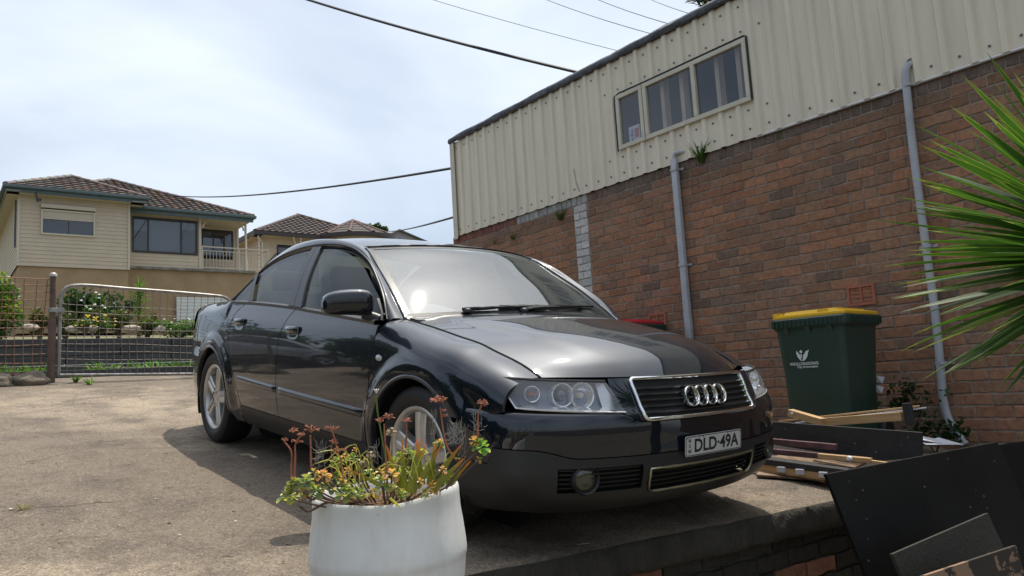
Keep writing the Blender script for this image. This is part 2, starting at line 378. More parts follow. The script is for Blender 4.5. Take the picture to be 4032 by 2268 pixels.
    for xa, nm in ((XF, 0), (XR, 1)):                                    # rolled arch lip
        mb = MB(); rows = []
        for k in range(49):
            a = R(-28 if nm == 0 else -25) + R(236 if nm == 0 else 232)*k/48; ro = []
            for r, dy in ((.362, .0), (.355, .006), (.347, .007), (.342, .001), (.338, -.03)):
                px, pz = xa + r*math.cos(a), ZH + r*math.sin(a); ro.append(Vector((px, -sgn*(S(px, max(pz, .16))+dy-.0015), pz)))
            rows.append(ro)
        mb.grid(rows); P(mb, 'arch_lip', paint, smooth=70)
    # rear quarter
    mb = MB(); G = []; yq = curve([(-2.26, -.60, .955), (-2.1, -.62, .966), (-1.62, -.635, .985), (-1.32, -.75, .985), (-1.10, -.832, .979), (-1.0, -.839, .976), (-.7, -.839, .972)])
    xs = [(-2.26, .66), (-2.2, .66), (-2.1, .66), (-2.0, .60), (-1.9, .5), (-1.80, .46), (-1.72, .44), (-1.685, .42)] + [(XR + RARCH*math.cos(math.pi*(1-k/40)), 'a') for k in range(41)] + [(-.968, .2), (-.955, .2), (-.93, .2), (-.90, .2), (-.86, .2), (-.80, .2), (-.74, .2)]
    for x, zb in xs:
        za = ZH + math.sqrt(max(RARCH**2-(x-XR)**2, 0)) if zb == 'a' else zb
        if zb == 'a': za = max(za, .2 if x > XR else .42)
        y, zt = yq(x); side = x > -1.08
        c_ = section(x, za, y, zt, 22, hw=.115 if not side else .03)
        c_ = [Vector((min(p.x, s3(p.z)-GAP), -S(min(p.x, s3(p.z)-GAP), p.z) if p.x > s3(p.z)-GAP and p.z < zt-.03 else p.y, p.z)) for p in c_]
        G.append(c_)
    mb.shell(mir(G, sgn), (0, .012*sgn, 0)); P(mb, 'rear_quarter', paint)
    # wheel housings
    for xa in (XF, XR):
        mb = MB(); mb.grid([[Vector((xa + .365*math.cos(a), -sgn*y, ZH + .365*math.sin(a))) for y in (.86, .60, .45)] for a in np.linspace(R(-25), R(205), 30)])
        mb.add([Vector((xa + .365*math.cos(a), -sgn*.45, ZH + .365*math.sin(a))) for a in np.linspace(0, 2*math.pi, 24, endpoint=False)], [tuple(range(24))])
        P(mb, 'wheel_housing', darkwell)
trimchrome = mat('handle_paint', (0.05, 0.053, 0.058), rough=0.14, metal=0.5, coat=1.0)
lampclear2 = mat('repeater', (0.42, 0.42, 0.40), rough=0.12, coat=1.0)
both(one_side)

# ---- front end: one plan curve, offset along its normal with height
_pl = spline([(1.660, -.880), (1.76, -.872), (1.86, -.845), (1.94, -.800), (2.005, -.735), (2.06, -.645), (2.105, -.53), (2.142, -.38), (2.166, -.2), (2.175, 0)], 61)
PLAN = _pl + [Vector((p.x, -p.y)) for p in _pl[-2::-1]]
def plan(t):
    "t from -1 (our wheel arch) over 0 (nose) to 1"
    u = (t+1)/2*(len(PLAN)-1); i = min(int(u), len(PLAN)-2); p = PLAN[i].lerp(PLAN[i+1], u-i)
    d = (PLAN[min(i+2, len(PLAN)-1)] - PLAN[max(i-1, 0)]); n = Vector((d.y, -d.x)).normalized()
    if n.x < 0 and abs(p.y) < .8: n = -n
    if n.dot(Vector((p.x-1.2, p.y))) < 0: n = -n
    return p, n
_ts = np.linspace(-1, 0, 400); _ty = [plan(t)[0].y for t in _ts]
def t_of_y(y): return float(np.interp(-abs(y), _ty, _ts))*(1 if y <= 0 else -1)
foff = curve([(.185, -.14), (.195, -.10), (.215, -.062), (.25, -.03), (.30, -.006), (.36, .004), (.42, .004), (.45, .002), (.50, 0), (.54, -.006), (.57, -.018), (.585, -.030), (.64, -.056), (.69, -.083), (.72, -.10)])
def front(t, z, d=0.0):
    p, n = plan(t); o = foff(z) + d; e = 1 if abs(t) < .8 else max(0, (1-abs(t))/.2); o = o*lerp(.35, 1, e) if z > .3 or o > -.02 else o*lerp(.5, 1, e)
    return Vector((p.x + n.x*o, p.y + n.y*o, z))
t46, t43 = t_of_y(-.46), t_of_y(-.43)
TA = sorted(set([float(x) for x in np.linspace(-1, 1, 101)] + [s*t_of_y(-y) for s in (-1, 1) for y in (.335, .32, .70)]))
def zsplit(t):
    a = abs(t); return lerp(.415, .445, sstep(.55, .7, a)) if a < .84 else lerp(.445, .385, sstep(.84, .86, a))
def ztopb(t):
    y = abs(plan(t)[0].y); return lerp(.538, .578, sstep(.36, .47, y))
mb = MB(); G = []
for t in TA:
    z0, z1 = zsplit(t)+.002, ztopb(t)-.003; rows = [front(t, lerp(z0, z1, j/14)) for j in range(15)]
    p, n = plan(t); e = rows[-1]; rows.append(Vector((e.x-n.x*.012, e.y-n.y*.012, e.z+.003))); rows.append(Vector((e.x-n.x*.05, e.y-n.y*.05, e.z+.003)))
    G.append(rows)
mb.grid(G); bumper = P(mb, 'front_bumper', paint, smooth=60)
# lower valance with three openings
ZV = [.187, .20, .22, .245, .262, .272, .29, .31, .33, .348, .358, .38, .405]
ti, tf0, tf1 = abs(t_of_y(.335)), abs(t_of_y(.32)), abs(t_of_y(.70))
mb = MB(); G = []
for t in TA:
    zt = zsplit(t)-.002; G.append([front(t, z if z < .40 else zt, 0) for z in ZV[:-1]] + [front(t, zt)])
def skip_(i, j):
    t = (TA[i]+TA[i+1])/2; z = (ZV[j]+ZV[j+1])/2
    if abs(t) < ti: return .272 < z < .358
    if ti+.03 < abs(t) < tf1: return .29 < z < .38
    return False
mb.grid(G, skip_); val = P(mb, 'lower_valance', valance, bumper, smooth=60)
mb = MB()
for a, b, z0, z1 in ((-ti, ti, .268, .362), (ti+.015, tf1+.01, .285, .385), (-tf1-.01, -ti-.015, .285, .385)):
    ts = np.linspace(a, b, 24); mb.grid([[front(t, z0, -.004), front(t, z0, -.05), front(t, z1, -.05), front(t, z1, -.004)] for t in ts])
P(mb, 'grille_backing', darkwell, bumper)
mb = MB()
for a, b, zs_ in ((-ti, ti, (.29, .308, .326, .344)), (ti+.03, tf1-.005, (.305, .322, .339, .356, .371)), (-tf1+.005, -ti-.03, (.305, .322, .339, .356, .371))):
    for z in zs_: mb.grid([[front(t, z-.003, -.020), front(t, z-.002, -.012), front(t, z+.003, -.012), front(t, z+.004, -.020)] for t in np.linspace(a, b, 24)])
P(mb, 'lower_slats', mat('slat_black', (.006, .006, .007), rough=.5), bumper)
mb = MB(); k_ = []
for a, b, z in ((-ti, ti, .272),): pass
loop = [front(t, .270, .004) for t in np.linspace(-ti+.02, ti-.02, 30)] + [front(ti-.004, .28, .004)] + [front(ti, z, .004) for z in (.30, .33, .355)] + [front(t, .360, .004) for t in np.linspace(ti, -ti, 30)] + [front(-ti, z, .004) for z in (.355, .33, .30)] + [front(-ti+.004, .28, .004)]
loop.append(loop[0]); mb.tube(loop, .0055, 6); P(mb, 'lower_grille_frame', mat('chrome_yellow_sheen', (0.34, 0.32, 0.22), rough=0.3, metal=0.9), bumper, smooth=60)  # chrome strip; its yellowish reflection is put into the colour
for s in (-1, 1):                                                        # fog lamps
    tf = t_of_y(s*.60); c = front(tf, .337, -.012); p, n = plan(tf); n3 = Vector((n.x+.5, n.y, 0)).normalized()
    q = n3.to_track_quat('Z', 'Y').to_matrix().to_4x4()
    mb = MB(); mb.lathe([(.058, -.03), (.058, .004), (.053, .010), (.047, .004), (.045, -.02)], c, n=28, M=q); f = P(mb, 'fog_lamp', trimblack, bumper, smooth=50)
    mb = MB(); mb.lathe([(.046, -.006), (.038, .0), (.02, .004), (.0005, .005)], c, n=28, M=q); P(mb, 'fog_lens', mat('fog_lens', (0.045, 0.045, 0.028), rough=0.08, coat=1.0), f, smooth=60)
# number plate
pc = Vector((2.190, .012, .431)); mb = MB()
def rrect(w, h, r, n=5):
    o = []
    for cx, cy, a0 in ((w/2-r, h/2-r, 0), (-w/2+r, h/2-r, 90), (-w/2+r, -h/2+r, 180), (w/2-r, -h/2+r, 270)):
        for k in range(n+1): a = R(a0+90*k/n); o.append((cx+r*math.cos(a), cy+r*math.sin(a)))
    return o
mb.prism([pc + Vector((0, a, b)) for a, b in rrect(.372, .080, .010)], (.003, 0, 0)); plate = P(mb, 'number_plate', mat('plate_white', (0.50, 0.50, 0.49), rough=0.4, var=0.05), bumper, smooth=30)
mb = MB(); o1 = rrect(.368, .076, .009); o2 = rrect(.362, .070, .007); x = .0036
mb.add([pc + Vector((x, a, b)) for a, b in o1 + o2], [(k, (k+1) % len(o1), len(o1)+(k+1) % len(o1), len(o1)+k) for k in range(len(o1))])
ink = mat('ink_black', (0.012, 0.012, 0.014), rough=0.5)
def text_mesh(s, size, offset=0.0, spacing=1.0):
    cu = bpy.data.curves.new('lettering', 'FONT'); cu.body = s; cu.size = size; cu.offset = offset; cu.space_character = spacing; cu.align_x = 'CENTER'; cu.align_y = 'CENTER'; cu.resolution_u = 4
    ob = bpy.data.objects.new('lettering', cu); col.objects.link(ob); dg = bpy.context.evaluated_depsgraph_get(); me = bpy.data.meshes.new_from_object(ob.evaluated_get(dg))
    vs = [v.co.copy() for v in me.vertices]; fs = [tuple(p.vertices) for p in me.polygons]
    bpy.data.objects.remove(ob); bpy.data.curves.remove(cu); bpy.data.meshes.remove(me); return vs, fs
vs, fs = text_mesh('DLD\u00b749A', .083, .0022, 1.0); w = max(v.x for v in vs)-min(v.x for v in vs); cxm = (max(v.x for v in vs)+min(v.x for v in vs))/2; hh = [v.y for v in vs]; cym = (max(hh)+min(hh))/2
mb.add([pc + Vector((x, .018 + (v.x-cxm)*.295/w, (v.y-cym)*.054/(max(hh)-min(hh)))) for v in vs], fs)
for i, ch in enumerate('NSW'):
    vs, fs = text_mesh(ch, .021, .0008); cxm = (max(v.x for v in vs)+min(v.x for v in vs))/2; mb.add([pc + Vector((x, -.160 + (v.x-cxm), (.021-.021*i + v.y))) for v in vs], fs)
for a, b in ((-.10, .032), (-.075, .032), (.09, .032), (.115, .033), (.178, .032), (-.178, .032)):
    mb.add([pc + Vector((x, a+.003*math.cos(k*math.pi/4), b+.003*math.sin(k*math.pi/4))) for k in range(8)], [tuple(range(8))])
P(mb, 'plate_lettering', ink, plate, smooth=0, normals=False)

# ---- nose between the lamps, grille and rings
mb = MB(); G = []
for t in np.linspace(t_of_y(-.475), t_of_y(.475), 45):
    z0 = ztopb(t)+.001; G.append([front(t, lerp(z0, .697, j/12)) for j in range(13)])
mb.grid(G); nose = P(mb, 'nose_panel', paint, smooth=60)
def gy(s, z): return s*lerp(.354, .376, (z-.548)/.142)
def gpt(s, z, d): return front(t_of_y(gy(s, z)) if abs(gy(s, z)) > 1e-6 else 0, z, d)
mb = MB(); mb.grid([[gpt(s, z, .003) for z in np.linspace(.550, .690, 9)] for s in np.linspace(-1, 1, 31)]); gr = P(mb, 'grille', darkwell, nose, smooth=60)
mb = MB()
for z in (.571, .593, .615, .637, .659):
    mb.grid([[gpt(s, z-.005, .004), gpt(s, z-.004, .011), gpt(s, z+.002, .014), gpt(s, z+.003, .011), gpt(s, z+.004, .004)] for s in np.linspace(-.985, .985, 31)])
P(mb, 'grille_slats', mat('slat', (0.016, 0.018, 0.022), rough=0.2, coat=0.6), gr, smooth=50)
mb = MB(); rows = [[gpt(s, z, .004) for s in np.linspace(-.985, .985, 22)] for z in (.56, .68)]
lp = [gpt(s, .547, .008) for s in np.linspace(-.97, .97, 33)] + [gpt(1, .553, .008)] + [gpt(1, z, .008) for z in np.linspace(.575, .675, 6)] + [gpt(.995, .687, .008), gpt(.97, .694, .008)] + [gpt(s, .695, .008) for s in np.linspace(.94, -.94, 33)] + [gpt(-.97, .694, .008), gpt(-.995, .687, .008)] + [gpt(-1, z, .008) for z in np.linspace(.675, .575, 6)] + [gpt(-1, .553, .008), gpt(-.97, .547, .008)]
mb.tube(lp, .0085, 8); P(mb, 'grille_frame', chrome, gr, smooth=60)
for s in (-1, 1): mb = MB(); mb.grid([[gpt(s*.955, z, .0035), gpt(s*.988, z, .012)] for z in np.linspace(.556, .684, 5)]); P(mb, 'grille_side_trim', chrome, gr)
mb = MB(); ec = front(0, .622, .030); tl = Vector((.93, 0, .36)).normalized()
q = Vector((.95, 0, .30)).normalized().to_track_quat('Z', 'Y').to_matrix().to_4x4()
for k in range(4):
    c = Vector((ec.x, (k-1.5)*.0600, ec.z)); mb.lathe([(.0435, -.016), (.0445, -.002), (.0425, .006), (.0385, .007), (.0355, .002), (.0350, -.016)], c, n=36, M=q)
P(mb, 'ring_emblem', chrome, gr, smooth=50)

# ---- headlights
def hl(s, a, b, d):
    "a: 0 inner .. 1 outer, b: 0 bottom .. 1 top"
    yb = lerp(.435, .818, a); yt = lerp(.488, .872, a); y = lerp(yb, yt, b); z = lerp(lerp(.576, .592, a), lerp(.684, .693, a), b)
    return front(t_of_y(s*y), z, d)
for s in (-1, 1):
    mb = MB(); mb.grid([[hl(s, a, b, -.055) for b in np.linspace(0, 1, 8)] for a in np.linspace(0, 1, 20)])
    for rim in ([(a, 0) for a in np.linspace(0, 1, 20)], [(a, 1) for a in np.linspace(0, 1, 20)], [(0, b) for b in np.linspace(0, 1, 8)], [(1, b) for b in np.linspace(0, 1, 8)]):
        mb.grid([[hl(s, a, b, -.055), hl(s, a, b, -.001)] for a, b in rim])
    h = P(mb, 'headlight', lampgrey, smooth=50)
    for nm, a, b, r, dep in (('park_lamp', .845, .50, .030, 0), ('low_beam', .545, .52, .044, 1), ('high_beam', .335, .52, .049, 2)):
        c = hl(s, a, b, -.030); p, n = plan(t_of_y(s*lerp(.435, .838, a))); n3 = Vector((1.0, n.y*.55, .12)).normalized(); q = n3.to_track_quat('Z', 'Y').to_matrix().to_4x4()
        mb = MB(); mb.lathe([(r*1.0, -.03), (r*1.06, .004), (r*1.02, .010), (r*.93, .008), (r*.80, -.012), (r*.55, -.028), (r*.3, -.034), (.0006, -.036)], c, n=30, M=q); l_ = P(mb, nm, lampchrome, h, smooth=40)
        mb = MB(); mb.lathe([(r*.56, -.02), (r*.5, -.006), (r*.35, .006), (.0006, .010)] if dep == 1 else [(r*.24, -.03), (r*.22, .0), (.0006, .006)], c, n=20, M=q)
        P(mb, 'bulb', amber if dep == 0 else mat('lamp_bulb', (0.05, 0.06, 0.07), rough=0.05, coat=1.0) if dep == 1 else mat('lamp_bulb2', (0.6, 0.5, 0.4), rough=0.2), l_, smooth=60)
    mb = MB(); tri = [hl(s, a, b, -.010 - .03*(1-a*0)) for a, b in ((.02, .04), (.02, .96), (.10, .93), (.16, .06))]; mb.grid([[hl(s, a*(.17-.10*b)+.01, b, -.02-.02*a) for b in np.linspace(.03, .95, 8)] for a in np.linspace(0, 1, 6)])
    P(mb, 'inner_reflector', mat('reflector', (0.72, 0.73, 0.72), rough=0.3, metal=0.35), h, smooth=50)
    mb = MB(); mb.grid([[hl(s, a, .03+.10*k, -.05+.045*(1-k)) for k in (0, .5, 1)] for a in np.linspace(.15, .97, 30)]); P(mb, 'lower_reflector', lampchrome, h, smooth=30)
    mb = MB(); mb.grid([[hl(s, a, b, .003+.006*math.sin(math.pi*b)) for b in np.linspace(.0, 1, 9)] for a in np.linspace(0, 1, 24)]); P(mb, 'lens', lampclear, h, smooth=60)
    mb = MB(); mb.tube([hl(s, a, .0, .004) for a in np.linspace(0, 1, 24)] + [hl(s, 1, b, .004) for b in np.linspace(.1, 1, 6)], .004, 6); P(mb, 'lens_edge', mat('lens_edge', (0.6, 0.6, 0.6), rough=0.2, metal=0.6), h, smooth=60)
    mb = MB(); mb.tube([hl(s, a, 1.03, -.002) for a in np.linspace(0, 1, 24)], .006, 6); P(mb, 'lamp_seal', trimblack, h)

# ---- bonnet
cz = curve([(0, .943), (.25, .922), (.5, .886), (.7, .852), (.85, .810), (.93, .768), (.975, .728), (1.0, .700)])
szp = curve([(0, .9065), (.25, .876), (.5, .838), (.67, .809), (.78, .780), (.9, .737), (1.0, .697)])
sx = curve([(0, .935), (.25, 1.17), (.5, 1.40), (.67, 1.56), (.78, 1.66), (.9, 1.78), (1.0, 1.872)])
sy = curve([(0, .734), (.25, .717), (.5, .702), (.67, .697), (.78, .684), (.9, .662), (1.0, .648)])
def bonnet(u, v):
    xs_, ys_, zs_ = sx(v), sy(v)-.0035, szp(v); xr = 1.075; y = u*ys_
    w = 1-abs(u)**2.1; yf = u*.6445; pf = front(t_of_y(yf) if abs(yf) > 1e-6 else 0, .702)
    xc = lerp(1.065, pf.x, v) if True else 0
    xe = lerp(lerp(1.065, .935, u*u), pf.x, v); x = lerp(xe, xs_, abs(u)**3)
    z = lerp(cz(v), zs_, abs(u)**2.1)
    uc = lerp(.80, .60, v); z += .009*sstep(.07, -.07, abs(u)-uc)*math.sin(math.pi*min(v*.9+.1, 1))
    return Vector((x, y, z))
mb = MB(); us = np.linspace(-1, 1, 73); vv = np.concatenate([np.linspace(0, .8, 30), np.linspace(.8, 1, 22)[1:]])
G = [[bonnet(u, v) for u in us] for v in vv]; mb.grid(G)
edge = G[-1]; mb.grid([[p for p in edge], [p + Vector((-.02, 0, -.012)) for p in edge]])
P(mb, 'bonnet', paint, smooth=60)

# ---- greenhouse rails, roof, glass
A_ = spline([(.990, -.720, .900), (.870, -.700, .986), (.735, -.675, 1.076), (.560, -.64, 1.174), (.385, -.605, 1.266), (.22, -.592, 1.314), (.05, -.585, 1.340), (-.3, -.580, 1.366), (-.7, -.575, 1.342), (-.95, -.575, 1.275), (-1.2, -.585, 1.175), (-1.45, -.61, 1.055), (-1.64, -.63, .986)], 121)
B_ = spline([(.966, -.803, .886), (.855, -.763, 1.002), (.71, -.718, 1.097), (.555, -.683, 1.191), (.384, -.662, 1.259), (.27, -.661, 1.289), (.11, -.662, 1.310), (-.2, -.666, 1.319), (-.55, -.685, 1.284), (-.75, -.717, 1.221), (-.92, -.768, 1.11), (-1.04, -.812, 1.02), (-1.105, -.834, .979)], 121)
def btop(x):
    "height of the window line over x"
    return float(np.interp(x, [p.x for p in B_[::-1]], [p.z for p in B_[::-1]]))
def gside(x, z):
    "half width of the glass plane"
    return .860 - .5*(z-.93) + .018*math.sin(math.pi*min(max((z-.93)/.38, 0), 1)) - .058*sstep(.15, .9, x)
def roofz(x): return curve([(.42, 1.302), (.2, 1.352), (0, 1.383), (-.2, 1.400), (-.4, 1.408), (-.6, 1.404), (-.8, 1.382), (-1.0, 1.335)])(x)
_rz = curve([(.46, 1.292), (.42, 1.306), (.2, 1.353), (0, 1.383), (-.2, 1.400), (-.4, 1.408), (-.6, 1.404), (-.8, 1.382), (-1.0, 1.330)])
i0 = min(range(121), key=lambda i: abs(A_[i].x-.36)); i1 = min(range(121), key=lambda i: abs(A_[i].x+.93))
def rails(sgn):
    mb = MB(); G = []
    for k in range(121):
        a, b = A_[k], B_[k]; row = []
        for j in range(9):
            t = j/8; p = a.lerp(b, t); s_ = math.sin(math.pi*t); p = p + Vector((0, -.014*s_, .014*s_)); row.append(Vector((p.x, p.y*sgn, p.z)))
        G.append(row)
    mb.grid(G); return P(mb, 'side_rail', paint, smooth=60)
rail_r, rail_l = rails(1), rails(-1)
mb = MB(); G = []
for v in np.linspace(0, 1, 40):
    e = A_[i0 + int(round(v*(i1-i0)))]; row = []
    for u in np.linspace(-1, 1, 41):
        xc = lerp(.455, -1.0, v); x = lerp(xc, e.x, u*u); z = lerp(_rz(xc), e.z-.004, abs(u)**2.4); row.append(Vector((x, u*(abs(e.y)-.003), z)))
    G.append(row)
mb.grid(G); P(mb, 'roof_panel', paint, smooth=60)
def screen(u, v, ov=.0):
    e = A_[int(round(v*i0))] if v < 1 else A_[i0]; f_ = v*i0; i = min(int(f_), i0-1); e = A_[i].lerp(A_[i+1], f_-i)
    xc = e.x + lerp(.100, .138, v); zc = e.z + lerp(.028, .030, v); x = lerp(xc, e.x, abs(u)**2.2); z = lerp(zc, e.z, u*u)
    return Vector((x, u*abs(e.y), z+ov))
mb = MB(); mb.grid([[screen(u*.985, v) for u in np.linspace(-1, 1, 49)] for v in np.linspace(.0, .985, 32)]); ws = P(mb, 'windscreen', screen_glass, smooth=80)
mb = MB()
for sg in (-1, 1): mb.grid([[screen(sg*u, v, .002) for u in (.955, .985, 1.0)] for v in np.linspace(0, 1, 40)])
mb.grid([[screen(u, v, .002) for v in (.955, .985, 1.0)] for u in np.linspace(-1, 1, 40)])
P(mb, 'windscreen_seal', trimblack, ws, smooth=50)
stripm = mat('pillar_strip', (0.30, 0.30, 0.30), rough=0.12, metal=0.8)
for sg in (-1, 1):                                                       # bright pillar strips beside the screen
    mb = MB(); mb.tube([Vector((p.x+.004, sg*abs(p.y)*1.004, p.z+.006)) for p in A_[:i0+1:2]], .0055, 6); P(mb, 'pillar_strip', stripm, ws, smooth=60)
mb = MB(); mb.tube([screen(u, 1.01, .005) for u in np.linspace(-1, 1, 40)], .006, 6); P(mb, 'roof_edge_seal', trimblack, ws, smooth=60)
# cowl and wipers
mb = MB(); mb.grid([[lerp(bonnet(u, 0.0), bonnet(u, 0), 0) + Vector((.01, 0, -.012)), screen(u*.98, .02, .001), screen(u*.98, .05, .004)] for u in np.linspace(-1, 1, 49)]); cw = P(mb, 'cowl', trimblack, smooth=60)
mb = MB()
for pts in ([(-.60+.0, .03), (-.3, .045), (-.05, .055), (.16, .06)], [(-.12, .022), (.15, .05), (.4, .07), (.62, .10)]):
    c_ = [screen(u, v, .022) for u, v in pts]; mb.tube(spline(c_, 24), [.011]*8+[.008]*16, 6)
for pts in ([(-.28, .075), (-.0, .082), (.30, .085)], [(.28, .095), (.5, .11), (.78, .13)]):
    c_ = [screen(u, v, .014) for u, v in pts]; mb.tube(spline(c_, 20), .0075, 6)
for u, v in ((-.57, .02), (-.10, .015)):
    mb.lathe([(.022, 0), (.022, .014), (.012, .02), (.001, .021)], screen(u, v, .012), n=14)
P(mb, 'wipers', trimblack, cw, smooth=60)
def pgrid(xl, xr, zb, zt, nx, nz, off, sgn):
    G = []
    for i in range(nx+1):
        a = i/nx; row = []
        for j in range(nz+1):
            b = j/nz; z = 1.1
            for _ in range(6): x = lerp(xl(z), xr(z), a); z = lerp(zb(x), max(zt(x), zb(x)+.002), b)
            row.append(Vector((x, -sgn*(gside(x, z)+off), z)))
        G.append(row)
    return G
lin = lambda x0, z0, x1, z1: (lambda z: lerp(x0, x1, (z-z0)/(z1-z0)))
glb = lambda x: zbelt(x)+.008
pillarm = mat('pillar_cover', (0.02, 0.021, 0.023), rough=0.4, coat=0.2)
def greenhouse(sgn):
    rail = rail_r if sgn > 0 else rail_l
    bf, br = lin(.078, .949, -.070, 1.297), lin(-.062, .956, -.150, 1.297)          # front and rear edges of the pillar between the doors
    dv, dr = lin(-.672, .978, -.795, 1.15), lin(-.752, .980, -.845, 1.15)
    top = lambda d: (lambda x: btop(x)-d)
    for nm, xl, xr in (('front_side_window', lambda z: bf(z)+.022, lambda z: .94), ('rear_side_window', lambda z: dv(z), lambda z: br(z)-.022), ('quarter_window', lambda z: -1.09, lambda z: dr(z))):
        mb = MB(); mb.grid(pgrid(xl, xr, glb, top(.030), 40, 16, -.012, sgn)); P(mb, nm, side_glass, rail, smooth=80)
    mb = MB()                                                            # frame under the rail, shut-line seal, pillar cover
    mb.grid([[Vector((p.x, p.y*sgn, p.z)) + Vector((0, sgn*.0, -o)) + Vector((0, -sgn*dy, 0)) for o, dy in ((0, -.004), (.004, .004), (.026, -.004), (.034, -.020))] for p in B_[2:-1]])
    P(mb, 'window_frame', paint, rail, smooth=50)
    mb = MB(); mb.tube([Vector((p.x, (p.y-.003)*sgn, p.z+.001)) for p in B_[1:-1]], .0045, 6)
    mb.tube([Vector((p.x, (p.y-.006+.012)*sgn, p.z-.031)) for p in B_[2:-1]], .005, 6)
    for e, o in ((bf, .022), (br, -.022)): mb.tube([Vector((e(z)+o, -sgn*(gside(e(z), z)-.006), z)) for z in np.linspace(.955, 1.275, 10)], .006, 6)
    P(mb, 'window_seal', trimblack, rail, smooth=50)
    mb = MB()
    for l_, r_ in ((lambda z: br(z)-.022, lambda z: lerp(br(z), bf(z), .42)), (lambda z: lerp(br(z), bf(z), .46), lambda z: bf(z)+.022), (lambda z: dr(z), lambda z: dv(z))):
        mb = MB(); mb.grid(pgrid(l_, r_, glb, top(.012), 4, 10, .002, sgn)); P(mb, 'pillar_cover', pillarm, rail, smooth=50)
    mb = MB(); G = []                                                    # belt moulding
    for k in range(50):
        x = lerp(-1.10, .945, k/49); z = zbelt(x); y = S(x, z)
        G.append([Vector((x, -sgn*(y+o), z+dz)) for dz, o in ((-.013, .0), (-.011, .008), (.004, .010), (.011, .002), (.012, -.02))])
    mb.grid(G); P(mb, 'belt_moulding', moulding, rail, smooth=50)
    # mirror
    mb = MB(); n = 22; G = []; c = Vector((.850, -.955, .968)) if sgn > 0 else Vector((.60, .915, .968))      # the far mirror sits further back
    for i in range(n+1):
        ph = -math.pi/2 + math.pi*i/n; row = []
        for j in range(37):
            th = 2*math.pi*j/36; e = .55
            sx_ = lambda v, p: math.copysign(abs(v)**p, v)
            X = sx_(math.cos(ph), e)*sx_(math.cos(th), e); Y = sx_(math.sin(ph), e); Z = sx_(math.cos(ph), e)*sx_(math.sin(th), e)
            taper = 1-.18*(Y+1)/2 if True else 1
            p = Vector((X*.075*taper, -sgn*Y*.118, Z*.066*taper + .010*(1-Y*Y) - .006*Y))
            p = Matrix.Rotation(sgn*R(-14), 3, 'Z') @ p; row.append(c + p)
        G.append(row)
    mb.grid(G); mr = P(mb, 'door_mirror', paint, smooth=80)
    mb = MB(); mb.tube([c + Vector((.02, sgn*.07, -.045)), c + Vector((.05, sgn*.115, -.06)), c + Vector((.06, sgn*.13, -.070))], [.022, .026, .03], 10)
    mb.prism([Vector((x, -sgn*(gside(x, z)+.004), z)) for x, z in ((.76, .908), (.93, .897), (.90, .935), (.82, 1.0))], (0, sgn*.012, 0)); P(mb, 'mirror_foot', trimblack, mr, smooth=60)
both(greenhouse)
# ---- tail
PR = spline([(-1.66, -.862), (-1.85, -.842), (-2.0, -.800), (-2.12, -.735), (-2.21, -.63), (-2.28, -.40), (-2.30, 0)], 31); PR = [Vector((p.x, p.y, 0)) for p in PR]; PRA = PR + [Vector((p.x, -p.y, 0)) for p in PR[-2::-1]]
def rear(k, z, o):
    p = PRA[k]; d = PRA[min(k+1, 60)]-PRA[max(k-1, 0)]; n = Vector((d.y, -d.x, 0)).normalized(); n = n if n.dot(Vector((p.x+1.2, p.y, 0))) > 0 else -n
    return Vector((p.x+n.x*o, p.y+n.y*o, z))
mb = MB(); mb.grid([[rear(k, z, o) for z, o in ((.19, -.12), (.22, -.05), (.30, -.01), (.42, .0), (.55, .008), (.62, .004), (.66, -.01), (.665, -.06))] for k in range(61)]); P(mb, 'rear_bumper', paint, smooth=60)
mb = MB(); mb.grid([[rear(k, z, o) for z, o in ((.66, -.04), (.75, -.045), (.85, -.055), (.92, -.075), (.955, -.11))] for k in range(14, 47)]); P(mb, 'tail_panel', paint, smooth=60)
for s in (0, 1):
    mb = MB(); ks = range(8, 19) if s == 0 else range(42, 53); mb.grid([[rear(k, z, o) for z, o in ((.71, -.02), (.76, .006), (.84, .004), (.90, -.012), (.93, -.035))] for k in ks]); P(mb, 'tail_light', tailred, smooth=60)
mb = MB(); mb.grid([[Vector((lerp(-1.62, -2.20, v), u*.632, lerp(.988, .952, v)+.025*(1-u*u)*(1-v*.6))) for u in np.linspace(-1, 1, 15)] for v in np.linspace(0, 1, 12)]); P(mb, 'boot_lid', paint, smooth=60)
mb = MB(); mb.grid([[Vector((lerp(-.99, -1.64, v)-.06*(1-u*u), u*lerp(.58, .63, v), lerp(1.318, .986, v)+.02*(1-u*u))) for u in np.linspace(-1, 1, 21)] for v in np.linspace(0, 1, 12)]); P(mb, 'rear_window', side_glass, smooth=80)
# ---- floor, bulkheads and cabin
mb = MB(); mb.box((-.15, 0, .20), (3.6, 1.45, .03)); mb.box((1.0, 0, .55), (.04, 1.5, .70)); mb.box((-1.62, 0, .58), (.04, 1.3, .76)); mb.box((1.90, 0, .46), (.04, 1.05, .36)); mb.box((-.08, -.80, .56), (1.85, .02, .70)); mb.box((-.08, .80, .56), (1.85, .02, .70))
P(mb, 'floor_pan', darkwell)
mb = MB(); G = []
for u in np.linspace(-1, 1, 25):
    hump = .055*math.exp(-((u+.52)/.24)**2)
    G.append([Vector((x, u*.70, z+hump*h)) for x, z, h in ((1.06, .90, 0), (.95, .915, .1), (.80, .915, .5), (.66, .925, 1), (.60, .90, 1), (.58, .80, 0), (.62, .6, 0))])
mb.grid(G); P(mb, 'dashboard', mat('dash', (0.10, 0.105, 0.10), rough=0.7, var=0.15), smooth=60)
mb = MB(); Mw = Matrix.Translation((.42, -.36, .90)) @ Matrix.Rotation(R(-62), 4, 'Y')
mb.tube([Mw @ Vector((.185*math.cos(a), .185*math.sin(a), 0)) for a in np.linspace(0, 2*math.pi, 33)], .015, 8)
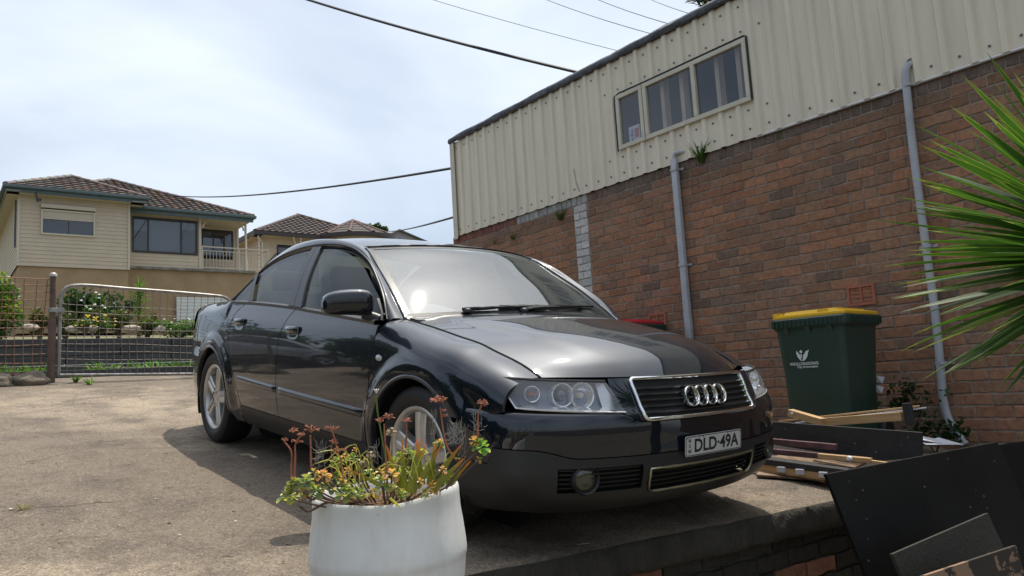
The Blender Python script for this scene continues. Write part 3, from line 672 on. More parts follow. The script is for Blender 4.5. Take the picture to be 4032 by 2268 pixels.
for a in (0, 2.1, 4.2): mb.tube([Mw @ Vector((0, 0, -.03)), Mw @ Vector((.18*math.cos(a), .18*math.sin(a), 0))], .02, 6)
P(mb, 'steering_wheel', dark_int, smooth=60)
for x0, ys_ in ((-.05, (-.36, .36)), (-.95, (-.38, 0, .38))):
    for y0 in ys_:
        mb = MB(); mb.box((x0+.22, y0, .48), (.50, .46, .16)); q = Matrix.Rotation(R(-20), 3, 'Y'); mb.box((x0-.12, y0, .78), (.14, .46, .58), q)
        st = P(mb, 'car_seat', dark_int, bevel=.04, smooth=50); mb = MB(); mb.box((x0-.235, y0, 1.125), (.10, .27, .17), q); P(mb, 'headrest', dark_int, st, bevel=.035, smooth=50)
# ---- wheels
for xa in (XF, XR):
    for sgn in (1, -1):
        M = Matrix.Translation((xa, -sgn*.765, ZH)) @ (Matrix.Rotation(math.pi, 4, 'Z') if sgn < 0 else Matrix.Identity(4)) @ Matrix.Rotation(R(0 if xa > 0 else 14), 4, 'Y')
        # local frame: -Y looks outward
        lt = lambda prof, n=64: (prof, n)
        mb = MB(); mb.lathe([(.222, .085), (.235, .098), (.262, .106), (.290, .100), (.306, .088), (.314, .060), (.316, .02), (.316, -.06), (.306, -.095), (.26, -.105), (.222, -.09)], n=72, M=M @ Matrix.Rotation(math.pi/2, 4, 'X'))
        wh = P(mb, 'wheel', rubber, smooth=35)
        mb = MB(); MX = M @ Matrix.Rotation(math.pi/2, 4, 'X')
        mb.lathe([(.226, .090), (.222, .094), (.212, .092), (.203, .083), (.198, .074), (.196, .03), (.19, -.08)], n=72, M=MX)
        w = .041
        prof_s = lambda r: lerp(.074, .080, sstep(.05, .20, r)) + .004*math.sin(math.pi*min(r/.2, 1))
        for k in range(5):
            a0 = math.pi/2 + k*2*math.pi/5; rows = []
            for r in np.linspace(.066, .2, 12):
                ww = w*lerp(.86, 1.05, (r-.066)/.134); al = math.asin(min(ww/r, .58)); row = []
                for j, (fr, dz) in enumerate(((-1, -.045), (-1, -.006), (-.86, 0), (-.30, .002), (-.12, -.006), (.12, -.006), (.30, .002), (.86, 0), (1, -.006), (1, -.045))):
                    a = a0 + fr*al; row.append(MX @ Vector((r*math.cos(a), r*math.sin(a), prof_s(r)+dz)))
                rows.append(row)
            mb.grid(rows)
        mb.lathe([(.080, .03), (.078, .072), (.068, .0765), (.036, .072), (.033, .066), (.030, .066), (.028, .073), (.01, .076), (.0005, .076)], n=40, M=MX)
        P(mb, 'rim', alloy, wh, smooth=35)
        mb = MB(); mb.lathe([(.145, .005), (.145, .02), (.07, .02), (.07, .05)], n=40, M=MX); P(mb, 'brake_disc', steel, wh, smooth=40)
        mb = MB(); mb.add([MX @ Vector((.21*math.cos(a), .21*math.sin(a), -.06)) for a in np.linspace(0, 2*math.pi, 32, endpoint=False)], [tuple(range(32))]); P(mb, 'wheel_back', darkwell, wh)
# shut lines hide nothing: a dark inner skin sits behind every gap
for sg in (1, -1):
    mb = MB(); mb.grid([[Vector((x, -sg*(S(x, z)-.022), z)) for z in np.linspace(.33, min(.86, zbelt(x)-.02), 8)] for x in np.linspace(-.80, 1.0, 30)])
    mb.grid([[Vector((x, -sg*(abs(hs(x)[0])-dy), hs(x)[1]-dz)) for dy, dz in ((-.05, .035), (.0, .014), (.05, .014))] for x in np.linspace(.95, 1.86, 24)])
    P(mb, 'inner_skin', darkwell)
for sg in (1, -1):
    for cv, z0, z1 in ((s1, .325, .872), (s2, .325, .93), (s3, .325, .955)):
        mb = MB(); mb.tube([Vector((cv(z), -sg*(S(cv(z), z)-.0026), z)) for z in np.linspace(z0, z1, 40)], .0040, 6); P(mb, 'door_gap_shade', darkwell)  # dark tube laid in the door gap stands for its shade
    mb = MB(); mb.tube([Vector((x, -sg*(S(x, .320)-.001), .320)) for x in np.linspace(-.76, .93, 40)], .0036, 6); P(mb, 'door_gap_shade', darkwell)  # gap shade below the doors, drawn as a dark tube
    mb = MB(); mb.tube([Vector((x, sg*(hs(x)[0]+.0015), hs(x)[1]+.0004)) for x in np.linspace(.937, 1.87, 50)], .0044, 6); P(mb, 'bonnet_gap_shade', darkwell)  # dark tube drawn for the shade in the bonnet gap
# ================================================================== ground
def concrete_mat(name, c1, c2, c3, sp=1.0, crack=True):
    m = bpy.data.materials.new(name); m.use_nodes = True; t = m.node_tree; b = t.nodes['Principled BSDF']; b.inputs['Roughness'].default_value = .9; b.inputs['Specular IOR Level'].default_value = .25
    tcn = t.nodes.new('ShaderNodeTexCoord'); v = tcn.outputs['Object']
    def noise(s, d=6, r=.6):
        n = t.nodes.new('ShaderNodeTexNoise'); n.inputs['Scale'].default_value = s; n.inputs['Detail'].default_value = d; n.inputs['Roughness'].default_value = r; t.links.new(v, n.inputs['Vector']); return n.outputs['Fac']
    def rng(f, a, b_, lo=0, hi=1):
        n = t.nodes.new('ShaderNodeMapRange'); n.inputs['From Min'].default_value = a; n.inputs['From Max'].default_value = b_; n.inputs['To Min'].default_value = lo; n.inputs['To Max'].default_value = hi; t.links.new(f, n.inputs['Value']); return n.outputs['Result']
    def mix(f, a, b_, bt='MIX'):
        n = t.nodes.new('ShaderNodeMix'); n.data_type = 'RGBA'; n.blend_type = bt
        if hasattr(f, 'links') or hasattr(f, 'node'): t.links.new(f, n.inputs['Factor'])
        else: n.inputs['Factor'].default_value = f
        for i, x in (('A', a), ('B', b_)):
            if isinstance(x, tuple): n.inputs[i].default_value = (*x, 1)
            else: t.links.new(x, n.inputs[i])
        return n.outputs['Result']
    big = rng(noise(.55*sp, 7, .62), .36, .52); c = mix(big, c1, c2)
    c = mix(rng(noise(2.6*sp, 8, .7), .47, .68), c, c3)
    grain = noise(120*sp, 4, .7); c = mix(1.0, c, mix(rng(grain, .35, .68), (.55, .52, .5), (1.22, 1.2, 1.18)), 'MULTIPLY')
    vo = t.nodes.new('ShaderNodeTexVoronoi'); vo.inputs['Scale'].default_value = 70*sp; t.links.new(v, vo.inputs['Vector'])
    c = mix(rng(vo.outputs['Distance'], .10, .22, .28, 0), c, (.10, .085, .07))
    vo2 = t.nodes.new('ShaderNodeTexVoronoi'); vo2.inputs['Scale'].default_value = 26*sp; t.links.new(v, vo2.inputs['Vector'])
    c = mix(rng(vo2.outputs['Distance'], .07, .10, .6, 0), c, (.62, .56, .47))
    wr = t.nodes.new('ShaderNodeTexNoise'); wr.inputs['Scale'].default_value = 42*sp; wr.inputs['Detail'].default_value = 3; wr.inputs['Distortion'].default_value = 1.6; t.links.new(v, wr.inputs['Vector'])
    c = mix(1.0, c, mix(rng(wr.outputs['Fac'], .36, .60), (.70, .68, .66), (1.1, 1.1, 1.1)), 'MULTIPLY')
    hm = t.nodes.new('ShaderNodeMath'); hm.operation = 'MULTIPLY_ADD'; hm.inputs[1].default_value = .35; t.links.new(grain, hm.inputs[0]); t.links.new(wr.outputs['Fac'], hm.inputs[2]); h = hm.outputs[0]
    if crack:
        vc = t.nodes.new('ShaderNodeTexVoronoi'); vc.feature = 'DISTANCE_TO_EDGE'; vc.inputs['Scale'].default_value = .42; nz = t.nodes.new('ShaderNodeTexNoise'); nz.inputs['Scale'].default_value = 3; nz.inputs['Detail'].default_value = 5
        mvec = t.nodes.new('ShaderNodeMix'); mvec.data_type = 'RGBA'; mvec.inputs['Factor'].default_value = .12; t.links.new(v, nz.inputs['Vector']); t.links.new(v, mvec.inputs['A']); t.links.new(nz.outputs['Color'], mvec.inputs['B']); t.links.new(mvec.outputs['Result'], vc.inputs['Vector'])
        c = mix(rng(vc.outputs['Distance'], .0015, .005, .35, 0), c, (.07, .06, .05))
    t.links.new(c, b.inputs['Base Color'])
    bn = t.nodes.new('ShaderNodeBump'); bn.inputs['Strength'].default_value = .8; bn.inputs['Distance'].default_value = .012; t.links.new(h, bn.inputs['Height']); t.links.new(bn.outputs['Normal'], b.inputs['Normal'])
    return m
conc = concrete_mat('drive_concrete', (.415, .35, .265), (.225, .19, .15), (.14, .12, .10))
EDGE = [slab(px, py) for px, py in ((2340, 1212), (2090, 1262), (1800, 1322), (1400, 1404), (1182, 1449), (975, 1492), (700, 1552), (300, 1640))]
EDGE = [Vector((-1.97, WY, slabz(-1.97, WY)))] + EDGE + [Vector((-2.75, -3.0, slabz(-2.75, -3.0)))]
ep = spline(EDGE, 90)
for i, p in enumerate(ep):
    p.x += .018*mnoise.noise(Vector((p.y*4, 0, 1))) + .010*mnoise.noise(Vector((p.y*15, 3, 1))); p.z = slabz(p.x, p.y)
def gz(x, y):
    "height of the drive, easing level towards the gate"
    z = slabz(x, y); return z
mb = MB(); rows = []
for p in ep: rows.append([Vector((lerp(p.x, -10.95, v), p.y, slabz(lerp(p.x, -10.95, v), p.y))) for v in np.linspace(0, 1, 60)])
mb.grid(rows); tag(mb.build('driveway', conc, smooth=40), kind='structure')
mb = MB(); lp_ = spline([tuple(p) for p in ep], 420); LG = []
for p in lp_:
    nz_ = lambda q, s_: mnoise.noise(Vector((p.y*s_, q*3.1, q*1.7))); row = [Vector((p.x-.002, p.y, p.z+.001))]
    for q, (dx, dz) in enumerate(((.010, -.004), (.018, -.018), (.022, -.040), (.022, -.065), (.023, -.090), (.020, -.115), (.004, -.130), (-.03, -.133))): row.append(Vector((p.x+dx+.010*nz_(q, 14)+.006*nz_(q+9, 40), p.y, p.z+dz+.006*nz_(q+20, 20))))
    LG.append(row)
mb.grid(LG); tag(mb.build('driveway_lip', mat('mossy_lip', (.060, .052, .041), rough=1, var=.5, vscale=7, var2=(.022, .021, .016), bump=1.0, bscale=60, bdist=.02, stretch=(1, 1, .35)), smooth=60), kind='structure')
mb = MB(); cl_ = spline([tuple(slab(px, py)) for px, py in ((-60, 1296), (0, 1287), (60, 1282), (95, 1277), (160, 1274), (230, 1266), (300, 1262), (380, 1251))], 60)
mb.grid([[p + Vector((0, .0025*(1.2+math.sin(i*1.9)), .0012)), p + Vector((.003*(1.2+math.sin(i*2.3)), -.0025, .0012))] for i, p in enumerate([Vector((p.x+.006*mnoise.noise(p*30), p.y+.006*mnoise.noise(p*30+Vector((5, 0, 0))), slabz(p.x, p.y))) for p in cl_])]); tag(mb.build('driveway_crack', mat('crack_dark', (.035, .03, .025), rough=1)), kind='structure')
# brick retaining wall under the lip of the drive
def brickwork(mb, x0, x1, rows, bl, put, colour, depth_=.05, jit=.004, gap=.010, off=.5, brk=None, seed=1):
    "rows: (z0, z1) courses; put(x, d, z) gives a point d behind the face"
    rg = random.Random(seed)
    for k, (z0, z1, L_) in enumerate(rows):
        x = x0 - (L_*off if k % 2 else 0) - rg.uniform(0, .01); cuts = []
        while x < x1: cuts.append((x, min(x+L_-gap, x1))); x += L_
        cuts = [(max(a, x0), b) for a, b in cuts if b > x0 + .02]
        if brk:
            new = []
            for a, b in cuts:
                for q0, q1 in brk(k, z0):
                    if a < q1 and b > q0:
                        if q0 - a > .03: new.append((a, q0-gap))
                        if b - q1 > .03: new.append((q1+gap, b))
                        break
                else: new.append((a, b))
            for q0, q1 in brk(k, z0):
                if k % 2: new.append((q0, q1))
                else: m_ = lerp(q0, q1, .42); new += [(q0, m_-.004), (m_+.004, q1)]
            cuts = new
        for a, b in cuts:
            mb.cur = colour(rg, k, (a+b)/2, (z0+z1)/2); pr = rg.uniform(-.0025, .0035); c = .006; n = max(2, int((b-a)/.05))
            j = lambda: rg.uniform(-jit, jit)
            top = [(lerp(a, b, i/n), z1-gap/2+j()) for i in range(n+1)]; bot = [(lerp(a, b, i/n), z0+gap/2+j()) for i in range(n+1)]
            sh = lambda x, z, e: (lerp((a+b)/2, x, 1-2*e/(b-a)), lerp((z0+z1)/2, z, 1-2*e/(z1-z0)))
            V = [put(x, depth_, z) for x, z in top+bot] + [put(x, .004-pr, z) for x, z in top+bot] + [put(*(lambda q: (q[0], -pr + j()*.35, q[1]))(sh(x, z, c))) for x, z in top+bot]
            m_ = n+1; ring = list(range(m_)) + [m_+i for i in range(n, -1, -1)]; T = 2*m_; F = []
            for q in range(len(ring)):
                p0, p1 = ring[q], ring[(q+1) % len(ring)]
                F += [(p0, p1, T+p1, T+p0), (T+p0, T+p1, 2*T+p1, 2*T+p0)]
            F += [(2*T+i, 2*T+i+1, 2*T+m_+i+1, 2*T+m_+i) for i in range(n)]
            mb.add(V, F)
    mb.cur = None
brickm = mat('brick', (1, 1, 1), rough=.88, spec=.25, tint=True, var=.28, vscale=26, bump=.5, bscale=85, bdist=.004)
mortar = mat('mortar', (.25, .215, .18), rough=.95, var=.35, vscale=9, bump=.5, bscale=120, spec=.2)
def brick_colour(rg, k, x, z):
    u = rg.random(); s = rg.uniform(.82, 1.15)
    base = (.290, .146, .086) if u < .36 else (.268, .148, .090) if u < .68 else (.242, .144, .096) if u < .90 else (.180, .120, .088) if u < .95 else (.315, .154, .088)
    # darker and greyer towards the top of the wall and in stained patches
    g = sstep(2.05, 2.45, z)*.45 + .35*max(0, mnoise.noise(Vector((x*.9, z*1.4, 7))))
    base = [lerp(c, d, min(g, .8)) for c, d in zip(base, (.105, .088, .070))]
    return tuple(c*s for c in base)
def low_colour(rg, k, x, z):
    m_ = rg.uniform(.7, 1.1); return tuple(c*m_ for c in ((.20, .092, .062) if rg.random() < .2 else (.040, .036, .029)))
FX = -2.185
rw = thing('retaining_wall', (FX, 2.2, -1.2), 'low mossy brick wall holding up the edge of the concrete drive', 'wall')
mb = MB(); zt = -.345
def rput(x, d, z):          # runs along y, follows the lip
    return Vector((float(np.interp(x, [p.y for p in ep[::-1]], [p.x for p in ep[::-1]])) - .035 - d, x, z))
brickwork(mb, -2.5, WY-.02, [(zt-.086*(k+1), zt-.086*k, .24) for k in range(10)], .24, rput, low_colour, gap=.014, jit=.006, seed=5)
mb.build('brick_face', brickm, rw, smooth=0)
mb = MB(); mb.grid([[rput(y, .014, z) for z in (-1.25, -.8, zt+.08)] for y in np.linspace(-2.5, WY, 50)]); mb.build('mortar_bed', mat('mortar_moss', (.045, .042, .034), rough=1, var=.4, bump=.6, bscale=40), rw)
lowm = mat('yard_soil', (.16, .135, .10), rough=1, var=.4, vscale=3, var2=(.09, .085, .05), bump=.6, bscale=30)
mb = MB(); mb.grid([[Vector((x, y, -1.2+.03*mnoise.noise(Vector((x*.8, y*.8, 0))))) for y in np.linspace(-40, 7, 60)] for x in np.linspace(-2.6, 40, 60)]); tag(mb.build('yard_ground', lowm, smooth=60), kind='structure')
# land on either side of the drive, the street and the far verge
grassm = mat('turf', (.075, .095, .03), rough=1, var2=(.13, .11, .05), vscale=1.2, bump=.7, bscale=40)
mb = MB(); mb.grid([[Vector((x, y, min(slabz(x, 0), .86)-.05+.05*mnoise.noise(Vector((x*.6, y*.6, 0))) - .004*abs(y))) for x in np.linspace(-12.2, -2.7, 40)] for y in np.linspace(-45, -2.9, 40)]); tag(mb.build('side_lawn', grassm, smooth=60), kind='structure')
asph = mat('asphalt', (.055, .055, .055), rough=.9, var=.25, vscale=20, bump=.5, bscale=150)
mb = MB(); mb.grid([[Vector((x, y, z)) for x, z in ((-20.05, .88), (-16, .86), (-12.2, .73))] for y in np.linspace(-90, 120, 30)]); tag(mb.build('road', asph, smooth=60), kind='structure')
mb = MB(); mb.grid([[Vector((x, y, z)) for x, z in ((-12.2, .734), (-12.2, .80), (-12.05, .80), (-10.8, .76), (-10.75, .70))] for y in (-90, -2.9, 1, 6.2, 120)]); tag(mb.build('footpath', mat('path_concrete', (.34, .33, .31), rough=.9, var=.2, vscale=4, bump=.3, bscale=60), smooth=30), kind='structure')
mb = MB(); mb.grid([[Vector((x, y, z - .02*max(0, y-10))) for x, z in ((-21.15, 2.10), (-22.5, 2.17), (-27, 2.55), (-31.8, 3.05), (-36, 3.3), (-60, 5.5), (-160, 9))] for y in (-90, -20, 0, 10, 30, 120)]); gardenm = mat('garden_soil', (.22, .19, .13), rough=1, var=.5, vscale=2.5, var2=(.10, .12, .035), bump=.8, bscale=12); tag(mb.build('garden_bank', gardenm, smooth=60), kind='structure')

# ================================================================== brick workshop
bld = thing('brick_building', (-4.5, WY, -.6), 'red brick workshop with cream ribbed metal upper wall beside the car', 'building')
Z0, ZH1 = -.62, 2.412
rows = [(ZH1, ZH1+.108, .086)] + [(ZH1-.086*(k+1), ZH1-.086*k, .24) for k in range(36)]
WX = (-6.185, -5.975)
def strip(k, z0): return [] if (k == 0 or z0 < .9) else [WX]
def wall_colour(rg, k, x, z):
    if k == 0 and -7.25 < x < -5.97: m_ = rg.uniform(.7, 1.1); return tuple(c*m_ for c in (.33, .335, .32))
    if k > 0 and WX[0]-.005 < x < WX[1]+.005 and z > .9: m_ = rg.uniform(.8, 1.12); return tuple(c*m_ for c in (.46, .455, .44))
    if k == 0: m_ = rg.uniform(.8, 1.15); return tuple(c*m_ for c in ((.20, .085, .062) if x < -7.25 else (.15, .108, .088)))
    return brick_colour(rg, k, x, z)
mb = MB(); wput = lambda x, d, z: Vector((x, WY+d, z))
brickwork(mb, -8.70, 1.6, rows, .24, wput, wall_colour, brk=strip, seed=3)
mb.build('brick_wall', brickm, bld)
mb = MB(); mb.box((-3.55, WY+.127, .95), (10.3, .242, 3.13)); mb.build('mortar_core', mortar, bld)
cream = mat('cream_steel', (.66, .60, .475), rough=.45, var=.10, vscale=1.6, stretch=(6, 1, .5), spec=.4)
creamd = mat('cream_frame', (.52, .485, .385), rough=.45, var=.08)
W0, W1, WZ0, WZ1 = -5.352, -3.724, 2.858, 3.442
ZC0, ZC1 = 2.512, 3.86
def clad(mb, x0, x1, z0, z1):
    P_ = .196; k0 = math.floor(x0/P_)-1; xs = []
    k = k0
    while k*P_ < x1 + P_:
        c = k*P_ + .05
        for dx, y in ((-.036, .0), (-.020, -.024), (.020, -.024), (.036, .0), (.098, -.003)): xs.append((c+dx, y))
        k += 1
    xs = [q for q in xs if x0 <= q[0] <= x1]
    xs = [(x0, 0)] + xs + [(x1, 0)]
    mb.grid([[Vector((x, WY-.016+y, z)) for z in np.linspace(z0, z1, 4)] for x, y in xs])
mb = MB(); clad(mb, -8.57, W0, ZC0, ZC1); clad(mb, W1, 1.6, ZC0, ZC1); clad(mb, W0, W1, ZC0, WZ0); clad(mb, W0, W1, WZ1, ZC1); mb.build('metal_cladding', cream, bld, smooth=0)
mb = MB(); mb.prism([Vector((-8.60, WY-.05, 2.47)), Vector((-8.50, WY-.05, 2.47)), Vector((-8.50, WY-.046, 2.47)), Vector((-8.592, WY-.042, 2.47)), Vector((-8.592, WY+.30, 2.47)), Vector((-8.60, WY+.30, 2.47))], (0, 0, 1.43)); mb.build('corner_trim', creamd, bld)
mb = MB(); mb.add([Vector((-8.59, WY-.01, 2.5)), Vector((-8.59, WY+6, 2.5)), Vector((-8.59, WY+6, 3.9)), Vector((-8.59, WY-.01, 3.9))], [(0, 1, 2, 3)]); mb.build('end_wall', cream, bld)
spots = []
for k in range(-44, 9):
    x = k*.196 + .05 + .098; spots += [(x, 2.60), (x, 3.77)]
    if W0-.2 < x < W1+.2: spots += [(x, 2.775), (x, 3.53)]
spots = [q for q in spots if -8.5 < q[0] < -1.2][:100]; screwm = mat('screw', (.13, .12, .10), rough=.5)
mb = MB(); mb.lathe([(.010, 0), (.010, -.006), (.0005, -.008)], (spots[0][0], WY-.021, spots[0][1]), axis='Y', n=8); s0_ = mb.build('screw_head', screwm, bld)
for x, z in spots[1:]: c_ = s0_.copy(); col.objects.link(c_); c_.parent = bld; c_.location = (x-spots[0][0], 0, z-spots[0][1])
mb = MB(); G = []
for x in np.linspace(-8.60, 1.6, 220):
    w = lambda s: .012*mnoise.noise(Vector((x*2.5, s, 0))) + .006*mnoise.noise(Vector((x*9, s, 2)))
    G.append([Vector((x, WY-.05, 3.852+w(1)*.5)), Vector((x, WY-.075+w(2), 3.868+w(1))), Vector((x, WY-.08+w(3), 3.905+w(4))), Vector((x, WY-.06+w(5), 3.938+w(6))), Vector((x, WY+.02, 3.955+w(7))), Vector((x, WY+.25, 3.96))])
mb.grid(G); mb.build('roof_flashing', mat('bitumen_flashing', (.022, .024, .03), rough=.6, var=.5, vscale=14, var2=(.10, .11, .135), bump=.6, bscale=40), bld, smooth=50)
mb = MB(); mb.box((-3.5, WY+3.2, 3.93), (10.2, 6.0, .04)); mb.build('roof_sheet', mat('roof_grey', (.2, .2, .2), rough=.5), bld)
mb = MB(); mb.tube([Vector((x, WY-.022, 2.508+.004*mnoise.noise(Vector((x*3, 0, 0))))) for x in np.linspace(-3.72, 1.6, 60)], .011, 6); mb.build('white_bead', mat('bead_white', (.62, .63, .64), rough=.5), bld, smooth=60)
# window
wf = MB()
def frame(mb, x0, x1, z0, z1, w, y=WY-.055, d=.05):
    mb.box(((x0+x1)/2, y+d/2, z0+w/2), (x1-x0, d, w)); mb.box(((x0+x1)/2, y+d/2, z1-w/2), (x1-x0, d, w))
    mb.box((x0+w/2, y+d/2, (z0+z1)/2), (w, d, z1-z0-2*w)); mb.box((x1-w/2, y+d/2, (z0+z1)/2), (w, d, z1-z0-2*w))
frame(wf, W0-.01, -4.985, WZ0-.01, WZ1+.01, .045); win1 = wf.build('window', creamd, bld, bevel=.004)
wf = MB(); frame(wf, -4.975, W1+.01, WZ0-.01, WZ1+.01, .045); wf.box((-4.325, WY-.035, (WZ0+WZ1)/2), (.045, .045, WZ1-WZ0-.07)); win2 = wf.build('window', creamd, bld, bevel=.004)
panem = glass('window_pane', (.75, .8, .85), ior=1.9, dust=.05, dirt_sheen=(.4, .45, .55))
for w_, a, b in ((win1, W0+.03, -5.025), (win2, -4.935, -4.345), (win2, -4.305, W1-.03)):
    mb = MB(); mb.add([Vector((a, WY-.03, WZ0+.03)), Vector((b, WY-.03, WZ0+.03)), Vector((b, WY-.028, WZ1-.03)), Vector((a, WY-.028, WZ1-.03))], [(0, 1, 2, 3)]); mb.build('pane', panem, w_)
mb = MB(); mb.grid([[Vector((x, WY-.012-.03, z)) for x, z in ((W0-.03, WZ0), (W0-.028, WZ1+.03))] , [Vector((x, WY-.012-.03, z)) for x, z in ((W0-.01, WZ0), (W0-.01, WZ1+.008))]])
mb.tube([Vector((W0-.02, WY-.05, WZ0-.02)), Vector((W0-.022, WY-.05, WZ1)), Vector((W0+.05, WY-.05, WZ1+.025)), Vector((-5.0, WY-.05, WZ1+.02)), Vector((W1, WY-.05, WZ1+.022)), Vector((W1+.022, WY-.05, WZ1+.01)), Vector((W1+.02, WY-.05, WZ0))], .009, 6); mb.build('black_sealant', rubber, win2)
mb = MB(); mb.box((-5.0, WY+1.2, 3.2), (7.0, .02, 1.4)); mb.box((-5.0, WY+.7, 3.84), (7, 1.4, .02)); mb.box((-5.0, WY+.7, 2.53), (7, 1.2, .02)); mb.box((-8.48, WY+.7, 3.2), (.02, 1.2, 1.3)); mb.build('dark_room', mat('room_dark', (.07, .085, .12), rough=.9), bld)  # room colour carries part of the panes' bluish reflection
studm = mat('stud_pine', (.62, .46, .32), rough=.7, var=.2, vscale=12, stretch=(1, 1, .2))
for x in (-5.08, -4.80, -4.55, -4.12, -3.88): mb = MB(); mb.box((x, WY+.10, 3.2), (.045, .09, 1.3)); mb.build('wall_stud', studm, bld)
# air bricks
terra = mat('terracotta', (.36, .125, .075), rough=.85, var=.15, bump=.3)
for px, py in ((1655, 808), (2167, 742)):
    c = ony(px, py, WY); av = MB(); w, h = .225, .165
    frame(av, c.x-w/2, c.x+w/2, c.z-h/2, c.z+h/2, .02, WY-.012, .03); av.box((c.x, WY+.003, c.z), (.014, .03, h-.04))
    for k in range(4): av.box((c.x, WY+.006, c.z-h/2+.034+k*.033), (w-.04, .02, .011))
    a = av.build('air_brick', terra, bld); av = MB(); av.box((c.x, WY+.017, c.z), (w-.03, .004, h-.03)); av.build('dark_opening', darkwell, a)
# downpipes
pipem = mat('pipe_grey', (.36, .375, .40), rough=.5, var=.15, vscale=5)
mb = MB(); x = -4.642; mb.box((x, WY-.045, 1.05), (.066, .05, 3.0)); pr = [(x+.11, WY-.005, 2.60), (x+.06, WY-.04, 2.605), (x+.012, WY-.048, 2.60), (x, WY-.046, 2.54)]
mb.tube(spline(pr, 12), [.02]*12, 8); dpipe = mb.build('downpipe', pipem, bld, bevel=.006, smooth=40)
for z in (2.44, 1.48):
    mb = MB(); mb.box((x, WY-.05, z), (.075, .055, .022)); mb.box((x+.055, WY-.010, z), (.05, .006, .022)); mb.build('pipe_bracket', pipem, dpipe)
p2 = [ony(px, py, WY-.05) for px, py in ((2292, 157), (2281, 164), (2278, 185), (2280, 215), (2300, 400), (2330, 625), (2354, 800), (2369, 960), (2374, 1010), (2388, 1060), (2412, 1098), (2428, 1118))]
p2[0].y = WY; p2[1].y = WY-.04
mb = MB(); mb.tube(spline(p2, 60), .029, 12); dp2 = mb.build('downpipe', pipem, bld, smooth=60)
for px, py in ((2283, 214), (2331, 620), (2370, 913), (2408, 1090)):
    c = ony(px, py, WY-.05); mb = MB(); mb.lathe([(.030, -.012), (.034, -.012), (.034, .012), (.030, .012)], c, n=16)
    for s in (-1, 1): mb.box((c.x+s*.047, WY-.012, c.z), (.035, .02, .022))
    mb.build('pipe_bracket', pipem, dp2, smooth=40)
ce = ony(2292, 157, WY-.02); mb = MB(); mb.lathe([(.036, 0), (.036, -.03), (.028, -.034)], (ce.x, WY, ce.z), axis='Y', n=16); mb.build('pipe_collar', pipem, dp2, smooth=40)
# cereal box on the sill
bx = thing('cereal_box', (-5.17, WY+.02, 2.88), 'small white and red packet standing inside the narrow workshop window', 'packet')
mb = MB(); mb.box((-5.17, WY+.02, 2.975), (.15, .04, .19)); mb.build('carton', mat('carton_white', (.6, .6, .6), rough=.6), bx)
mb = MB(); mb.box((-5.135, WY-.002, 2.985), (.05, .004, .10)); mb.build('red_panel', mat('carton_red', (.6, .05, .03), rough=.5), bx)
vs, fs = text_mesh('et-Bix', .06, .001); mb = MB(); mb.add([Vector((-5.20 - v.y, WY-.003, 2.965 + v.x)) for v in vs], fs); mb.build('lettering', mat('carton_blue', (.05, .08, .3), rough=.5), bx, normals=False)

# ================================================================== houses across the street
boardc = mat('weatherboard', (.52, .43, .32), rough=.6, var=.06, vscale=2); boardt = mat('board_trim', (.55, .48, .38), rough=.55)
render_ = mat('render_tan', (.34, .235, .135), rough=.9, var=.15, vscale=1.2, bump=.2, bscale=20)
green_ = mat('gutter_green', (.085, .118, .122), rough=.45, var=.1); soffit = mat('soffit', (.50, .43, .35), rough=.8)
tilem = mat('roof_tile', (1, 1, 1), rough=.75, tint=True, var=.2, vscale=6); winm = glass('house_glass', (.40, .46, .54), ior=2.1, dust=.05)
dimroom = mat('dim_room', (.10, .12, .16), rough=.9); curtain = mat('net_curtain', (.36, .40, .46), rough=.9, var=.15, vscale=9, stretch=(1, 6, .2))
whitem = mat('white_paint', (.66, .66, .64), rough=.45, var=.05); winf = mat('bronze_frame', (.035, .028, .026), rough=.4)
def boards(mb, a, b, z0, z1, n, step=.15, out=.018, holes=()):
    "lapped boards from a to b (xy), n = outward normal"
    a = Vector((*a, 0)); b = Vector((*b, 0)); n = Vector((*n, 0)); Lw = (b-a).length; d = (b-a)/Lw
    k = 0; z = z0
    while z < z1-1e-4:
        zt_ = min(z+step, z1); segs = [(0, Lw)]
        for h0, h1, hz0, hz1 in holes:
            if zt_ > hz0+.02 and z < hz1-.02:
                segs = [s for q0, q1 in segs for s in ((q0, min(q1, h0)), (max(q0, h1), q1)) if s[1]-s[0] > .01]
        for q0, q1 in segs:
            A, B = a+d*q0, a+d*q1
            V = [A+n*out+Vector((0, 0, z)), B+n*out+Vector((0, 0, z)), B+n*.002+Vector((0, 0, zt_)), A+n*.002+Vector((0, 0, zt_)), A+Vector((0, 0, z)), B+Vector((0, 0, z))]
            mb.add(V, [(0, 1, 2, 3), (4, 5, 1, 0)])
        z += step
